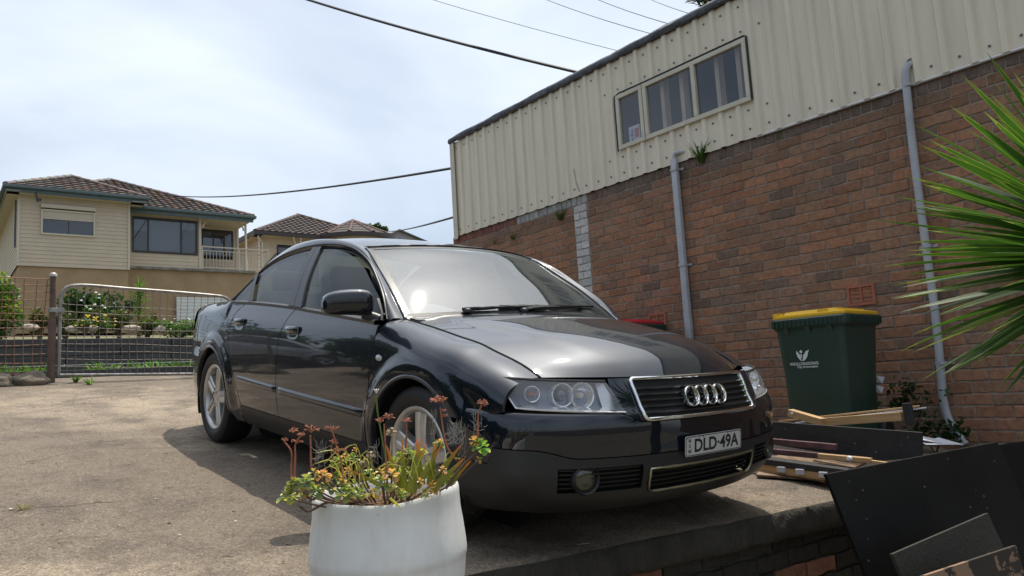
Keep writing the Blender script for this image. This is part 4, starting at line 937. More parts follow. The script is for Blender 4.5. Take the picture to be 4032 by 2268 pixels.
def tiles(mb, o, u, s, cut, nu, ns, cols, seed=0, amp=.022, course=.33, wave=.30):
    "roof plane from corner o; u along eave, s up the slope (vectors, full length); cut(u, s) False drops a cell"
    o = Vector(o); u = Vector(u); s = Vector(s); n = u.cross(s).normalized(); n = n if n.z > 0 else -n; Lu, Ls = u.length, s.length; ud, sd = u/Lu, s/Ls; rg = random.Random(seed)
    nc = int(Ls/course)+1; w = max(4, int(Lu/(wave/6)))
    for c in range(nc):
        s0, s1 = c*course, min((c+1)*course+.02, Ls)
        if s0 >= Ls: break
        tc_ = [tuple(q*rg.uniform(.85, 1.1) for q in cols[rg.randrange(len(cols))]) for _ in range(int(Lu/wave)+2)]
        for i in range(w):
            a, b = Lu*i/w, Lu*(i+1)/w
            if not cut((a+b)/2, (s0+s1)/2): continue
            h = lambda q: amp*(.5+.5*math.cos(2*math.pi*q/wave))
            mb.cur = tc_[int(((a+b)/2)/wave)]
            V = [o+ud*a+sd*s0+n*(h(a)+.055), o+ud*b+sd*s0+n*(h(b)+.055), o+ud*b+sd*s1+n*h(b), o+ud*a+sd*s1+n*h(a), o+ud*a+sd*s0+n*(-.01), o+ud*b+sd*s0+n*(-.01)]
            mb.add(V, [(0, 1, 2, 3), (4, 5, 1, 0)])
    mb.cur = None
def ridge(mb, a, b, col_, seg=.42, r=.11):
    a, b = Vector(a), Vector(b); n = max(1, int((b-a).length/seg)); up = Vector((0, 0, 1)); d = (b-a).normalized(); sd = d.cross(up).normalized(); uu = sd.cross(d)
    for k in range(n):
        p, q = a.lerp(b, k/n), a.lerp(b, (k+1)/n+.015); mb.cur = tuple(c*rnd.uniform(.85, 1.15) for c in col_); V = []
        for e, rr in ((p, r*1.12), (q, r*.92)):
            for j in range(7): t_ = math.pi*j/6; V.append(e + sd*rr*math.cos(t_) + uu*(rr*.75*math.sin(t_) - .01))
        mb.add(V, [(j, j+1, 7+j+1, 7+j) for j in range(6)] + [tuple(range(7))])
    mb.cur = None
TC = [(.125, .078, .062), (.095, .07, .06), (.075, .06, .055), (.16, .085, .062), (.11, .095, .086)]
h1 = thing('weatherboard_house', (-33, 6.5, 3.1), 'cream weatherboard house with hipped tile roof and green gutters across the street', 'house')
X1, X2, X3 = -32.0, -33.0, -34.5
mb = MB(); wy0, wy1, wz0, wz1 = 3.27, 5.05, 6.84, 7.80
boards(mb, (X1, 2.57), (X1, 6.26), 5.64, 8.34, (1, 0), holes=[(wy0-2.57, wy1-2.57, wz0, wz1)])
boards(mb, (X1-9, 2.57), (X1, 2.57), 5.64, 8.34, (0, -1)); boards(mb, (X1, 6.26), (X2, 6.26), 5.64, 8.34, (0, 1)); mb.build('board_wall', boardc, h1)
for y in (2.585, 6.235): mb = MB(); mb.box((X1+.005, y, 6.96), (.07, .07, 2.64)); mb.build('corner_board', boardt, h1)
mb = MB(); boards(mb, (X2, 6.30), (X2, 9.24), 5.94, 8.30, (1, 0), holes=[(.24, 2.80, 6.55, 8.0)]); boards(mb, (X3, 9.24), (X3, 11.32), 5.95, 8.30, (1, 0), holes=[(.44, 1.84, 6.82, 8.0)]); boards(mb, (X2, 9.24), (X3, 9.24), 5.95, 8.22, (0, 1)); mb.build('sunroom_wall', boardc, h1)
mb = MB(); mb.box((X2+.01, 9.20, 7.05), (.08, .10, 2.25)); mb.build('corner_board', boardt, h1); mb = MB(); mb.box((X3+.01, 11.28, 7.05), (.09, .10, 2.2)); mb.build('corner_board', boardt, h1)
mb = MB(); mb.box((X1-4.6, 4.42, 4.42), (9.1, 3.62, 2.50)); mb.box((X2-4.1, 9.4, 4.45), (8.1, 6.4, 2.95)); mb.build('rendered_base', render_, h1)
mb = MB(); mb.box((X2-2.0, 8.9, 5.91), (4.16, 5.3, .10)); mb.build('floor_slab', mat('slab_grey', (.20, .185, .16), rough=.9, var=.4, vscale=3), h1)
mb = MB(); mb.box((X1+.035, (wy0+wy1)/2, 7.92), (.16, wy1-wy0+.02, .14)); mb.build('shutter_box', boardt, h1)
w_ = MB()
def xframe(mb, x, y0, y1, z0, z1, w, d=.07, mul=()):
    mb.box((x, (y0+y1)/2, z0+w/2), (d, y1-y0, w)); mb.box((x, (y0+y1)/2, z1-w/2), (d, y1-y0, w)); mb.box((x, y0+w/2, (z0+z1)/2), (d, w, z1-z0-2*w)); mb.box((x, y1-w/2, (z0+z1)/2), (d, w, z1-z0-2*w))
    for m_ in mul: mb.box((x-.01, m_, (z0+z1)/2), (d*.6, w*.8, z1-z0-2*w))
xframe(w_, X1+.03, wy0, wy1, wz0, wz1, .06); hw = w_.build('window', boardt, h1)
mb = MB(); mb.box((X1-.02, 4.17, 7.13), (.02, .03, .60)); mb.build('mullion', winf, hw)
mb = MB(); mb.add([Vector((X1-.02, y, z)) for y, z in ((wy0, wz0), (wy1, wz0), (wy1, wz1), (wy0, wz1))], [(0, 1, 2, 3)]); mb.build('pane', winm, hw)
mb = MB()
for k in range(7): mb.box((X1+.012, (wy0+wy1)/2, 7.46+.045*k), (.02, wy1-wy0-.12, .04))
mb.build('roller_shutter', boardt, hw)
mb = MB(); mb.box((X1-.6, 4.2, 7.3), (.02, 3.4, 1.8)); mb.box((X2-.7, 7.8, 7.2), (.02, 2.8, 2.0)); mb.box((X3-.5, 10.3, 7.3), (.02, 1.9, 1.9)); mb.build('rooms_behind', dimroom, h1)
w_ = MB(); xframe(w_, X2+.03, 6.54, 9.10, 6.55, 8.01, .07, mul=(7.15, 8.44)); hw = w_.build('window', winf, h1)
mb = MB(); mb.add([Vector((X2, y, z)) for y, z in ((6.56, 6.57), (9.08, 6.57), (9.08, 8.0), (6.56, 8.0))], [(0, 1, 2, 3)]); mb.build('pane', winm, hw)
mb = MB(); mb.box((X2-.12, 7.78, 7.30), (.02, 1.26, 1.46)); mb.box((X2-.12, 6.9, 7.72), (.02, .55, .5)); mb.box((X2-.12, 8.77, 7.82), (.02, .6, .32)); mb.build('pale_blinds', mat('blind', (.40, .38, .34), rough=.9), hw)
w_ = MB(); xframe(w_, X3+.03, 9.68, 11.08, 6.82, 8.0, .05, mul=(10.2,)); hw = w_.build('window', winf, h1)
mb = MB(); mb.add([Vector((X3, y, z)) for y, z in ((9.7, 6.84), (11.06, 6.84), (11.06, 7.98), (9.7, 7.98))], [(0, 1, 2, 3)]); mb.build('pane', winm, hw)
mb = MB(); mb.box((X3-.08, 9.95, 7.4), (.02, .42, 1.1)); mb.build('curtain', curtain, hw)
mb = MB(); mb.box((-41, 4.42, 7.1), (.1, 3.7, 2.6)); mb.box((-36.5, 6.15, 7.1), (7.0, .1, 2.5)); mb.box((-37.5, 11.30, 7.1), (6, .1, 2.4)); mb.box((-41, 8, 7.1), (.1, 6.5, 2.4)); mb.build('back_walls', boardc, h1)
# roofs
e1, ez = -31.52, 8.50
mb = MB(); wpit = 26.2; tn = math.tan(R(wpit)); cs = math.cos(R(wpit)); half = 2.34; yc = 4.46
tiles(mb, (e1, yc-half, ez), (0, 2*half, 0), (-half, 0, half*tn), lambda u, s: abs(u-half) < half - s*cs, 0, 0, TC, 1)
tiles(mb, (e1, yc+half, ez), (-4.0, 0, 0), (0, -half, half*tn), lambda u, s: u > s*cs and u < 1.0+s*cs*1.05, 0, 0, TC, 2)
tiles(mb, (e1-9, yc-half, ez), (9.0, 0, 0), (0, half, half*tn), lambda u, s: u < 9 - s*cs, 0, 0, TC, 3)
ax = e1-half; az = ez+half*tn
ridge(mb, (e1, yc-half, ez+.02), (ax, yc, az+.03), (.20, .17, .16)); ridge(mb, (e1, yc+half, ez+.02), (ax, yc, az+.03), (.13, .10, .095)); ridge(mb, (ax, yc, az+.03), (-35.3, yc, az+.03), (.14, .11, .10))
mb.build('wing_roof', tilem, h1)
mb = MB(); e2, ez2 = -32.50, 8.36; hf = 4.85; y2 = 6.5
tiles(mb, (e2, y2-hf, ez2), (0, 2*hf, 0), (-hf, 0, 2.27), lambda u, s: abs(u-hf) < hf - s*.906 and (u > 3.9 or s > 1.2), 0, 0, TC, 4)
tiles(mb, (e2, y2+hf, ez2), (-12, 0, 0), (0, -hf, 2.27), lambda u, s: u > s*.906, 0, 0, TC, 5)
tiles(mb, (e2-12, y2-hf, ez2), (12, 0, 0), (0, hf, 2.27), lambda u, s: u < 12 - s*.906, 0, 0, TC, 6)
ap = Vector((e2-hf, y2, ez2+2.30)); ridge(mb, (e2, y2+hf, ez2+.02), ap, (.13, .105, .10)); ridge(mb, (e2-1.2, y2-hf+1.2, ez2+.58), ap, (.19, .16, .15)); ridge(mb, ap, ap+Vector((-7, 0, 0)), (.14, .11, .1)); mb.build('main_roof', tilem, h1)
mb = MB(); mb.bar((e1+.04, yc-half-.08, ez-.05), (e1+.04, yc+half+.08, ez-.05), .12, .11); mb.bar((e1+.04, yc-half-.02, ez-.05), (e1-9, yc-half-.02, ez-.05), .12, .11); mb.bar((e1-.02, yc+half+.02, ez-.05), (e1-1.0, yc+half+.02, ez-.05), .12, .11)
mb.bar((e1-.03, yc-half, ez-.16), (e1-.03, yc+half, ez-.16), .03, .18); mb.bar((e1-.03, yc-half+.05, ez-.16), (e1-9, yc-half+.05, ez-.16), .03, .18); mb.build('wing_gutter', green_, h1, bevel=.02, smooth=40)
mb = MB(); mb.bar((e2+.05, 6.30, ez2-.06), (e2+.05, y2+hf+.1, ez2-.06), .13, .12); mb.bar((e2-.03, 6.3, ez2-.19), (e2-.03, y2+hf, ez2-.19), .03, .20); mb.bar((e2+.05, y2+hf+.04, ez2-.06), (e2-11, y2+hf+.04, ez2-.06), .13, .12); mb.build('main_gutter', green_, h1, bevel=.02, smooth=40)
mb = MB(); mb.box((e1-.29, yc, 8.30), (.5, 2*half-.1, .02)); mb.box((e1-4.5, 2.36, 8.30), (9, .42, .02)); mb.box((e1-.5, 6.52, 8.30), (1.0, .5, .02)); mb.box((-33.6, 9.2, 8.20), (2.0, 4.2, .02)); mb.build('eave_lining', soffit, h1)
mb = MB(); mb.box((-33, 6.37, 7.1), (.07, .07, 2.3)); mb.build('house_downpipe', whitem, h1)
# veranda
mb = MB(); mb.lathe([(.085, 5.95), (.085, 6.3), (.05, 6.36), (.05, 8.1)], (-32.98, 11.15, 0), n=10); mb.build('veranda_post', boardt, h1, smooth=40)
rail = MB(); rail.bar((-32.96, 9.26, 6.94), (-32.96, 12.15, 6.94), .06, .05); rail.bar((-32.96, 9.26, 6.77), (-32.96, 12.15, 6.77), .03, .03); rail.bar((-32.96, 9.26, 6.03), (-32.96, 12.15, 6.03), .03, .04)
rail.bar((-32.96, 12.15, 6.94), (-35, 12.15, 6.94), .06, .05); rail.bar((-32.96, 12.15, 6.03), (-35, 12.15, 6.03), .03, .04)
for k in range(21): rail.bar((-32.96, 9.32+k*.14, 6.03), (-32.96, 9.32+k*.14, 6.77), .018, .018, (1, 0, 0))
for k in range(14): rail.bar((-33.1-k*.14, 12.15, 6.03), (-33.1-k*.14, 12.15, 6.94), .018, .018, (1, 0, 0))
for y in (9.27, 10.85, 12.15): rail.bar((-32.96, y, 5.95), (-32.96, y, 6.97), .05, .05, (1, 0, 0))
rail.build('veranda_railing', boardt, h1)
for y0, sg in ((9.28, 1), (11.10, -1)):
    mb = MB()
    for k in range(9): t_ = k/8*math.pi/2; mb.box((-32.97, y0+sg*(.05+.30*(1-math.cos(t_))), 8.12-.30*(1-math.sin(t_))-.03), (.02, .07, .06))
    mb.build('lace_bracket', boardt, h1)
mb = MB(); mb.box((-32.93, 9.3, 3.85), (.06, 2.15, 1.75)); gd = mb.build('garage_door', whitem, h1); mb = MB()
for k in range(12): mb.box((-32.895, 9.3, 3.06+.145*k), (.012, 2.12, .02))
mb.build('door_ribs', mat('rib_shade', (.5, .5, .5), rough=.6), gd)
mb = MB(); mb.tube([(-31.4, 3.05, 8.28), (-31.42, 3.07, 8.05), (-31.38, 3.1, 7.92)], .035, 8); mb.box((-31.38, 3.16, 8.0), (.05, .12, .10)); mb.build('service_bracket', winf, h1)
# neighbour with the bay
h2 = thing('bay_house', (-42, 17, 3.5), 'cream house with dark brown tile roof and rounded bay behind the car', 'house')
xb = -38.6; bt = mat('brown_gutter', (.045, .032, .030), rough=.5); HC = [(.055, .040, .036), (.045, .035, .032), (.065, .044, .038)]
mb = MB(); boards(mb, (xb, 13.75), (xb, 22), 5.0, 8.80, (1, 0), step=.2, holes=[(.98, 3.2, 6.2, 8.30)]); boards(mb, (xb-8, 13.75), (xb, 13.75), 5, 8.80, (0, -1), step=.2); mb.build('board_wall', boardc, h2)
mb = MB(); mb.box((xb-.3, 15.9, 7.4), (.02, 2.6, 2.4)); mb.build('room_behind', dimroom, h2)
w_ = MB(); xframe(w_, xb+.02, 14.70, 17.0, 6.2, 8.32, .06); hw = w_.build('window', winf, h2); mb = MB(); mb.add([Vector((xb, y, z)) for y, z in ((14.7, 6.2), (17, 6.2), (17, 8.3), (14.7, 8.3))], [(0, 1, 2, 3)]); mb.build('pane', winm, hw)
ex, ey, eh = -38.0, 13.35, 8.94; hf = 4.0; ymid = ey+hf
mb = MB(); tiles(mb, (ex, ey, eh), (0, 2*hf, 0), (-hf, 0, 2.03), lambda u, s: abs(u-hf) < hf - s*.892, 0, 0, HC, 8, course=.36, amp=.035, wave=.36)
tiles(mb, (ex-9, ey, eh), (9, 0, 0), (0, hf, 2.03), lambda u, s: u < 9 - s*.892, 0, 0, HC, 9); tiles(mb, (ex, ey+2*hf, eh), (-9, 0, 0), (0, -hf, 2.03), lambda u, s: u > s*.892, 0, 0, HC, 10)
ap = Vector((ex-hf, ymid, eh+2.06)); ridge(mb, (ex, ey, eh+.02), ap, (.07, .045, .04)); ridge(mb, (ex, ey+2*hf, eh+.02), ap, (.07, .045, .04)); mb.build('main_roof', tilem, h2)
mb = MB(); mb.bar((ex+.04, ey-.08, eh-.10), (ex+.04, 17.1, eh-.10), .12, .20); mb.bar((ex+.04, ey-.02, eh-.10), (ex-9, ey-.02, eh-.10), .12, .20); mb.build('gutter', bt, h2)
mb = MB(); mb.box((ex-.3, 17, 8.74), (.6, 7.4, .02)); mb.box((ex-4, ey+.2, 8.74), (8, .4, .02)); mb.build('eave_lining', soffit, h2)
bc = Vector((-38.5, 19.25, 0)); br_ = 2.35; bez = 8.98; bap = Vector((-38.6, 19.2, 10.12))
angs = [R(-98+i*196/6) for i in range(7)]; cor = [bc + Vector((br_*math.cos(a)*.95, br_*math.sin(a), bez)) for a in angs]
mb = MB()
for i in range(6):
    a, b = cor[i], cor[i+1]
    for k in range(5):
        t0, t1 = k/5, (k+1)/5
        for q in range(8):
            mb.cur = tuple(c*rnd.uniform(.75, 1.2) for c in HC[rnd.randrange(3)]); u0, u1 = q/8, (q+1)/8; f_ = lambda u, t_: a.lerp(b, u).lerp(bap, t_)
            mb.add([f_(u0, t0)+Vector((0, 0, .03)), f_(u1, t0)+Vector((0, 0, .03)), f_(u1, t1), f_(u0, t1)], [(0, 1, 2, 3)]); mb.add([f_(u0, t0), f_(u1, t0), f_(u1, t0)+Vector((0, 0, .03)), f_(u0, t0)+Vector((0, 0, .03))], [(0, 1, 2, 3)])
    ridge(mb, a+Vector((0, 0, .02)), bap, (.10, .05, .042))
mb.cur = None; mb.build('bay_roof', tilem, h2)
rim = [bc + Vector((2.42*math.cos(a)*.97, 2.42*math.sin(a), bez-.11)) for a in np.linspace(R(-100), R(100), 30)]
mb = MB(); mb.grid([[p+Vector((0, 0, -.11)), p+Vector((0, 0, .11)), p.lerp(bc+Vector((0, 0, bez)), .04)+Vector((0, 0, .11))] for p in rim]); mb.grid([[p+Vector((0, 0, -.11)), p.lerp(bc+Vector((0, 0, bez-.22)), .3)] for p in rim]); mb.build('bay_gutter', bt, h2, smooth=50)
mb = MB(); mb.grid([[bc + Vector((1.95*math.cos(a), 1.95*math.sin(a), z)) for z in (5.5, 8.9)] for a in np.linspace(R(-100), R(100), 24)]); mb.build('bay_wall', boardc, h2, smooth=50)
mb = MB(); mb.tube([(xb+.45, 13.55, 8.85), (xb+.45, 13.55, 8.62), (xb+.06, 13.9, 8.45), (xb+.06, 13.9, 6)], .05, 8); mb.build('house_downpipe', whitem, h2, smooth=50)
mb = MB(); mb.tube(spline([(-37.9, 15.35, 8.72), (-37.9, 15.45, 8.4), (-37.9, 15.62, 8.28), (-37.9, 15.75, 8.45), (-37.9, 15.77, 8.7)], 16), .018, 6); mb.build('service_loop', whitem, h2)
h3 = thing('gabled_house', (-62, 35.5, 6), 'distant grey gabled roof just above the car roof', 'house')
mb = MB(); xg = -60; mb.prism([Vector((xg, 32.5, 13.75)), Vector((xg, 34.42, 14.85)), Vector((xg, 37.6, 13.85)), Vector((xg, 37.6, 7)), Vector((xg, 32.5, 7))], (-10, 0, 0)); mb.build('wall', mat('grey_wall', (.30, .28, .29), rough=.8), h3)
mb = MB(); mb.prism([Vector((xg+.3, 32.0, 13.6)), Vector((xg+.3, 34.42, 14.98)), Vector((xg+.3, 38.2, 13.8)), Vector((xg+.3, 38.2, 13.68)), Vector((xg+.3, 34.42, 14.85)), Vector((xg+.3, 32.0, 13.48))], (-10.6, 0, 0)); mb.build('roof', mat('slate_roof', (.10, .095, .10), rough=.7), h3)
mb = MB(); mb.box((xg+.1, 33.6, 13.9), (.1, 1.0, .7)); mb.build('window', whitem, h3)
# ================================================================== gate and fence
galv = mat('galvanised', (.36, .36, .35), rough=.45, metal=.55, var=.3, vscale=12, var2=(.20, .17, .14))
rusty = mat('rusty_wire', (.20, .11, .07), rough=.7, metal=.3, var=.3, vscale=20)
postm = mat('old_post', (.07, .052, .045), rough=.8, var=.4, vscale=6, var2=(.17, .10, .075), bump=.4)
XG = -10.3
g = lambda px, py, x=XG: onx(px, py, x)
gt = thing('wire_gate', g(150, 955), 'galvanised wire mesh gate with rounded corner at the top of the drive', 'gate')
tl, tr, bl, br2 = g(150, 735), g(585, 742), g(147, 944), g(585, 940)
dy = tr.y-tl.y; sl_t = (tr.z-g(190, 717).z)/(tr.y-g(190, 717).y); fr = [bl, bl.lerp(g(152, 760), .5), g(152, 762), g(155, 740), g(166, 724), g(190, 718), g(330, 727), g(450, 736), g(540, 744), g(562, 747), g(575, 754), g(582, 780), g(584, 860), br2]
ext = lambda p: p
mb = MB(); mb.tube(spline(fr, 80), .021, 10); mb.tube([bl, br2], .018, 8); mb.build('gate_frame', galv, gt, smooth=60)
def ztop_gate(y):
    ys_ = [p.y for p in fr[3:12]]; return float(np.interp(y, ys_, [p.z for p in fr[3:12]]))
mb = MB(); n = int((br2.y-bl.y)/.085)
for k in range(1, n):
    y = bl.y + k*.085; zt = ztop_gate(y)-.012; zb = lerp(bl.z, br2.z, (y-bl.y)/(br2.y-bl.y)); o = .003*math.sin(k*1.7)
    mb.tube([(XG, y, zb), (XG, y+o+.012*math.sin(k*.6), lerp(zb, zt, .5)), (XG, y+.012, zt)], .0034, 4)
for k in range(1, 10):
    f = k/10.2; mb.tube([Vector((XG+.004, y, lerp(lerp(bl.z, br2.z, (y-bl.y)/(br2.y-bl.y)), 1.80-.045*(y-bl.y), f)+.006*math.sin(y*5+k))) for y in np.linspace(bl.y, br2.y, 14)], .0034, 4)
mb.build('wire_mesh', mat('wire_dull', (.17, .15, .135), rough=.65, metal=.3, var=.3, vscale=15), gt)
mb = MB(); mb.box(g(140, 781)+Vector((0.02, 0, 0)), (.05, .17, .055)); mb.build('hinge_clamp', galv, gt, bevel=.006)
pt = thing('gate_post', g(130, 963), 'old round steel gate post with a pale cap beside the mesh gate', 'post')
pb, ptop = g(128, 972), g(134, 690); ptop = Vector((XG, ptop.y+.0, ptop.z)); mb = MB(); mb.tube([pb, pb.lerp(ptop, .60)], .042, 12); mb.tube([pb.lerp(ptop, .58), ptop], .033, 12); mb.build('post_tube', postm, pt, smooth=50)
mb = MB(); mb.lathe([(.040, -.03), (.042, .0), (.028, .016), (.0005, .024)], ptop, n=14); mb.build('post_cap', mat('cap_pale', (.45, .40, .35), rough=.5, metal=.4), pt, smooth=50)
fx = -10.32; fe_ = thing('wire_fence', g(60, 950), 'rusty woven wire fence left of the gate post above a rough stone kerb', 'fence')
fL = -.9; fR = g(124, 900).y; z0 = lambda y: .80 + .0*y; ztf = g(60, 701).z
mb = MB()
for k in range(26):
    y = fR - k*.085
    if y < fL: break
    zt = ztf + .01*math.sin(k*2.1); a = .025*math.sin(k*1.3)
    mb.tube([(fx, y, .84), (fx, y+a*.3, 1.25), (fx, y+a+.01, 1.62), (fx, y+a*1.5+.02, zt)], .0046, 4)
for k in range(13):
    z = lerp(.86, ztf, (k/12)**.85); mb.tube([Vector((fx+.004, y, z+.012*math.sin(y*3+k))) for y in np.linspace(fL, fR, 12)], .0046 if k < 12 else .0055, 4)
mb.build('wire_mesh', rusty, fe_)
mb = MB(); mb.tube([(fx, fL, .5), (fx, fL, ztf+.1)], .03, 10); mb.build('fence_post', postm, fe_)
stonem = mat('kerb_stone', (.20, .165, .13), rough=.95, var=.4, vscale=6, var2=(.10, .09, .06), bump=.8, bscale=18, bdist=.03)
def rock(mb, c, sx_, sy_, sz_, seed, n=10, amp=.25):
    G = []
    for i in range(n+1):
        ph = -math.pi/2 + math.pi*i/n; row = []
        for j in range(2*n+1):
            th = 2*math.pi*(j % (2*n))/(2*n); d = Vector((math.cos(ph)*math.cos(th), math.cos(ph)*math.sin(th), math.sin(ph))); f = 1 + amp*mnoise.noise(d*1.6+Vector((seed*3.1, seed, 0)))
            row.append(Vector(c) + Vector((d.x*sx_*f, d.y*sy_*f, d.z*sz_*f)))
        G.append(row)
    mb.grid(G)
ks = thing('stone_kerb', (fx, .3, .7), 'rough broken stone kerb under the rusty wire fence', 'kerb')
for k, (y, w) in enumerate(((-.75, .30), (-.25, .28), (.22, .27), (.62, .24), (.98, .20))):
    mb = MB(); rock(mb, (fx+.06, y, .75), .17, w, .125, k+1, n=16, amp=.42); mb.build('kerb_rock', stonem, ks, smooth=60)
mb = MB(); rock(mb, g(140, 972)+Vector((.12, 0, .0)), .10, .16, .04, 9); tag(mb.build('flat_rock', stonem, smooth=60), 'flat broken stone at the foot of the gate post', 'rock')

# ================================================================== garden across the street
sleeper = mat('dark_sleeper', (.055, .052, .050), rough=.9, var=.35, vscale=4, bump=.6, bscale=25, stretch=(1, .2, 2))
tw = thing('sleeper_wall', (-21, 4, .9), 'tall dark timber sleeper retaining wall below the front garden', 'wall')
mb = MB()
for k in range(5):
    for j in range(9): mb.box((-21.05-rnd.uniform(0, .02), -10.5+j*2.4+(k % 2)*1.2, 1.14+.215*k), (.20, 2.38, .20))
mb.build('sleepers', sleeper, tw, bevel=.012)
lw = thing('low_sleeper_wall', (-20.3, 4, .9), 'low dark timber edging in front of the tall sleeper wall', 'wall')
mb = MB()
for k in range(2):
    for j in range(9): mb.box((-20.30, -10+j*2.4+(k % 2)*1.1, 1.0+.205*k), (.16, 2.38, .195))
mb.build('sleepers', sleeper, lw, bevel=.012)
mb = MB(); mb.box((-20.68, 1, 1.20), (.60, 24, .20)); tag(mb.build('planting_soil', gardenm), kind='structure')
def leaf_mat(name, c, t=.35, rough=.45, var=.35, vs_=30, spec=.4):
    m = mat(name, c, rough=rough, var=var, vscale=vs_, tint=True, spec=spec); tr = m.node_tree; b = tr.nodes['Principled BSDF']; o = tr.nodes['Material Output']
    tl_ = tr.nodes.new('ShaderNodeBsdfTranslucent'); ms = tr.nodes.new('ShaderNodeMixShader'); ms.inputs['Fac'].default_value = t
    src = b.inputs['Base Color'].links[0].from_socket; br_ = tr.nodes.new('ShaderNodeMix'); br_.data_type = 'RGBA'; br_.blend_type = 'MULTIPLY'; br_.inputs['Factor'].default_value = 1; br_.inputs['B'].default_value = (1.9, 2.0, .9, 1)
    tr.links.new(src, br_.inputs['A']); tr.links.new(br_.outputs['Result'], tl_.inputs['Color']); tr.links.new(b.outputs[0], ms.inputs[1]); tr.links.new(tl_.outputs[0], ms.inputs[2]); tr.links.new(ms.outputs[0], o.inputs['Surface']); return m
leafg = leaf_mat('leaf_green', (.055, .10, .022)); 
def blade(mb, base, tip, w, sag=0.0, fold=.25, n=6, side=None):
    "long pointed leaf from base to tip"
    base, tip = Vector(base), Vector(tip); d = tip-base; Ln = d.length; up = Vector((0, 0, 1)); s = (side or d.cross(up)); s = s.normalized() if s.length > 1e-5 else Vector((1, 0, 0)); nn = s.cross(d).normalized(); V = []
    for i in range(n+1):
        t = i/n; p = base + d*t + nn*(math.sin(math.pi*t*.5)*0) - up*sag*t*t; ww = w*(min(1, t*5+.55))*(1-t**2.2)**.9 if t < 1 else 0
        V += [p - s*ww/2 + nn*ww*fold, p, p + s*ww/2 + nn*ww*fold]
    F = []
    for i in range(n):
        for j in range(2): a = i*3+j; F.append((a, a+1, a+4, a+3))
    mb.add(V, F)
def leaf_cloud(mb, c, rx, ry, rz, n, size, tones, rg, clump=7, hollow=.35):
    "leaves scattered in clumps through a crown"
    c = Vector(c); cl = []
    for _ in range(clump):
        d = Vector((rg.gauss(0, 1), rg.gauss(0, 1), rg.gauss(0, 1))).normalized()*rg.uniform(hollow, .85); cl.append((Vector((d.x*rx, d.y*ry, d.z*rz)), rg.uniform(.28, .55), rg.choice(tones)))
    for _ in range(n):
        q, r, tn_ = cl[rg.randrange(clump)]; d = Vector((rg.gauss(0, 1), rg.gauss(0, 1), rg.gauss(0, 1))).normalized()*(rg.random()**.4)*r
        p = c + q + Vector((d.x*rx, d.y*ry, d.z*rz)); a = Vector((rg.gauss(0, 1), rg.gauss(0, 1), rg.gauss(0, .6))).normalized(); b = a.cross(Vector((rg.gauss(0, 1), rg.gauss(0, 1), rg.gauss(0, 1)))).normalized(); s = size*rg.uniform(.6, 1.3)
        f = rg.uniform(.75, 1.25); mb.cur = tuple(k*f for k in tn_)
        mb.add([p - b*s*.38, p + a*s*.9, p + b*s*.38, p - a*s*.5], [(0, 1, 2, 3)])
    mb.cur = None
def shrub(name, c, rx, ry, rz, n, size, tones, label, cat, group=None, seed=1, stem=.04, clump=9, flowers=None):
    rg = random.Random(seed); o = thing(name, (c[0], c[1], c[2]-rz), label, cat, group=group)
    mb = MB(); leaf_cloud(mb, c, rx, ry, rz, n, size, tones, rg, clump); mb.build('foliage', leafg, o)
    mb = MB(); b = Vector((c[0], c[1], c[2]-rz*1.15))
    for k in range(4): mb.tube([b, b + Vector((rg.uniform(-.5, .5)*rx, rg.uniform(-.5, .5)*ry, rz*1.1))], [stem, stem*.4], 6)
    mb.build('stems', mat('stem_brown', (.10, .07, .045), rough=.9) if 'stem_brown' not in MATS else MATS['stem_brown'], o)
    if flowers:
        r_ = flowers[2]; f0 = None
        for _ in range(flowers[1]):
            d = Vector((abs(rg.gauss(0, 1)), rg.gauss(0, 1), rg.gauss(.3, 1))).normalized(); p = Vector(c)+Vector((d.x*rx, d.y*ry, d.z*rz))*.95
            if f0 is None: mb = MB(); mb.lathe([(.001, 0), (r_, .3*r_), (r_*.6, .8*r_), (.001, r_)], p, n=7); f0 = mb.build('flower', flowers[0], o); p0 = p
            else: f_ = f0.copy(); col.objects.link(f_); f_.parent = o; f_.location = p-p0
    return o
G1 = (1, 1, 1); YG = [(2.4, 2.0, 1.0), (3.2, 2.6, 1.0), (1.2, 1.3, .8), (.8, 1.0, .7)]
DG = [(.40, .50, .55), (.30, .42, .42), (.55, .62, .6)]
yl = mat('yellow_petal', (.75, .52, .02), rough=.6); wh_ = mat('white_petal', (.75, .74, .70), rough=.6)
def gp(px, py, x=-22.0): return onx(px, py, x)
c = gp(10, 768, -21.8); shrub('hedge_bush', (c.x, c.y-.10, c.z-.08), .65, .58, .84, 4200, .075, YG, 'clipped yellow green bush at the left edge behind the wire fence', 'bush', seed=11, clump=26)
c = gp(205, 772, -26); shrub('dark_bush', (c.x, c.y, c.z), .8, .75, .62, 2200, .10, DG, 'dark green bush against the tan house base left of the white rose', 'bush', seed=12, clump=14)
c = gp(292, 785, -26); shrub('dark_bush', (c.x, c.y, c.z), .7, .62, .50, 1500, .10, DG, 'low dark green bush right of the white rose', 'bush', seed=13, clump=12)
c = gp(232, 785, -24); o = shrub('rose_bush', (c.x, c.y, c.z), .35, .35, .6, 500, .09, [(1.2, 1.4, .9), (.7, .9, .7)], 'thin rose bush with white flowers behind the gate', 'bush', seed=14, flowers=(wh_, 9, .045))
c = gp(350, 765, -25); sp_ = thing('spiky_plant', (c.x, c.y, c.z-1.2), 'tall narrow spiky plant in front of the tan wall', 'plant'); mb = MB(); rg = random.Random(3)
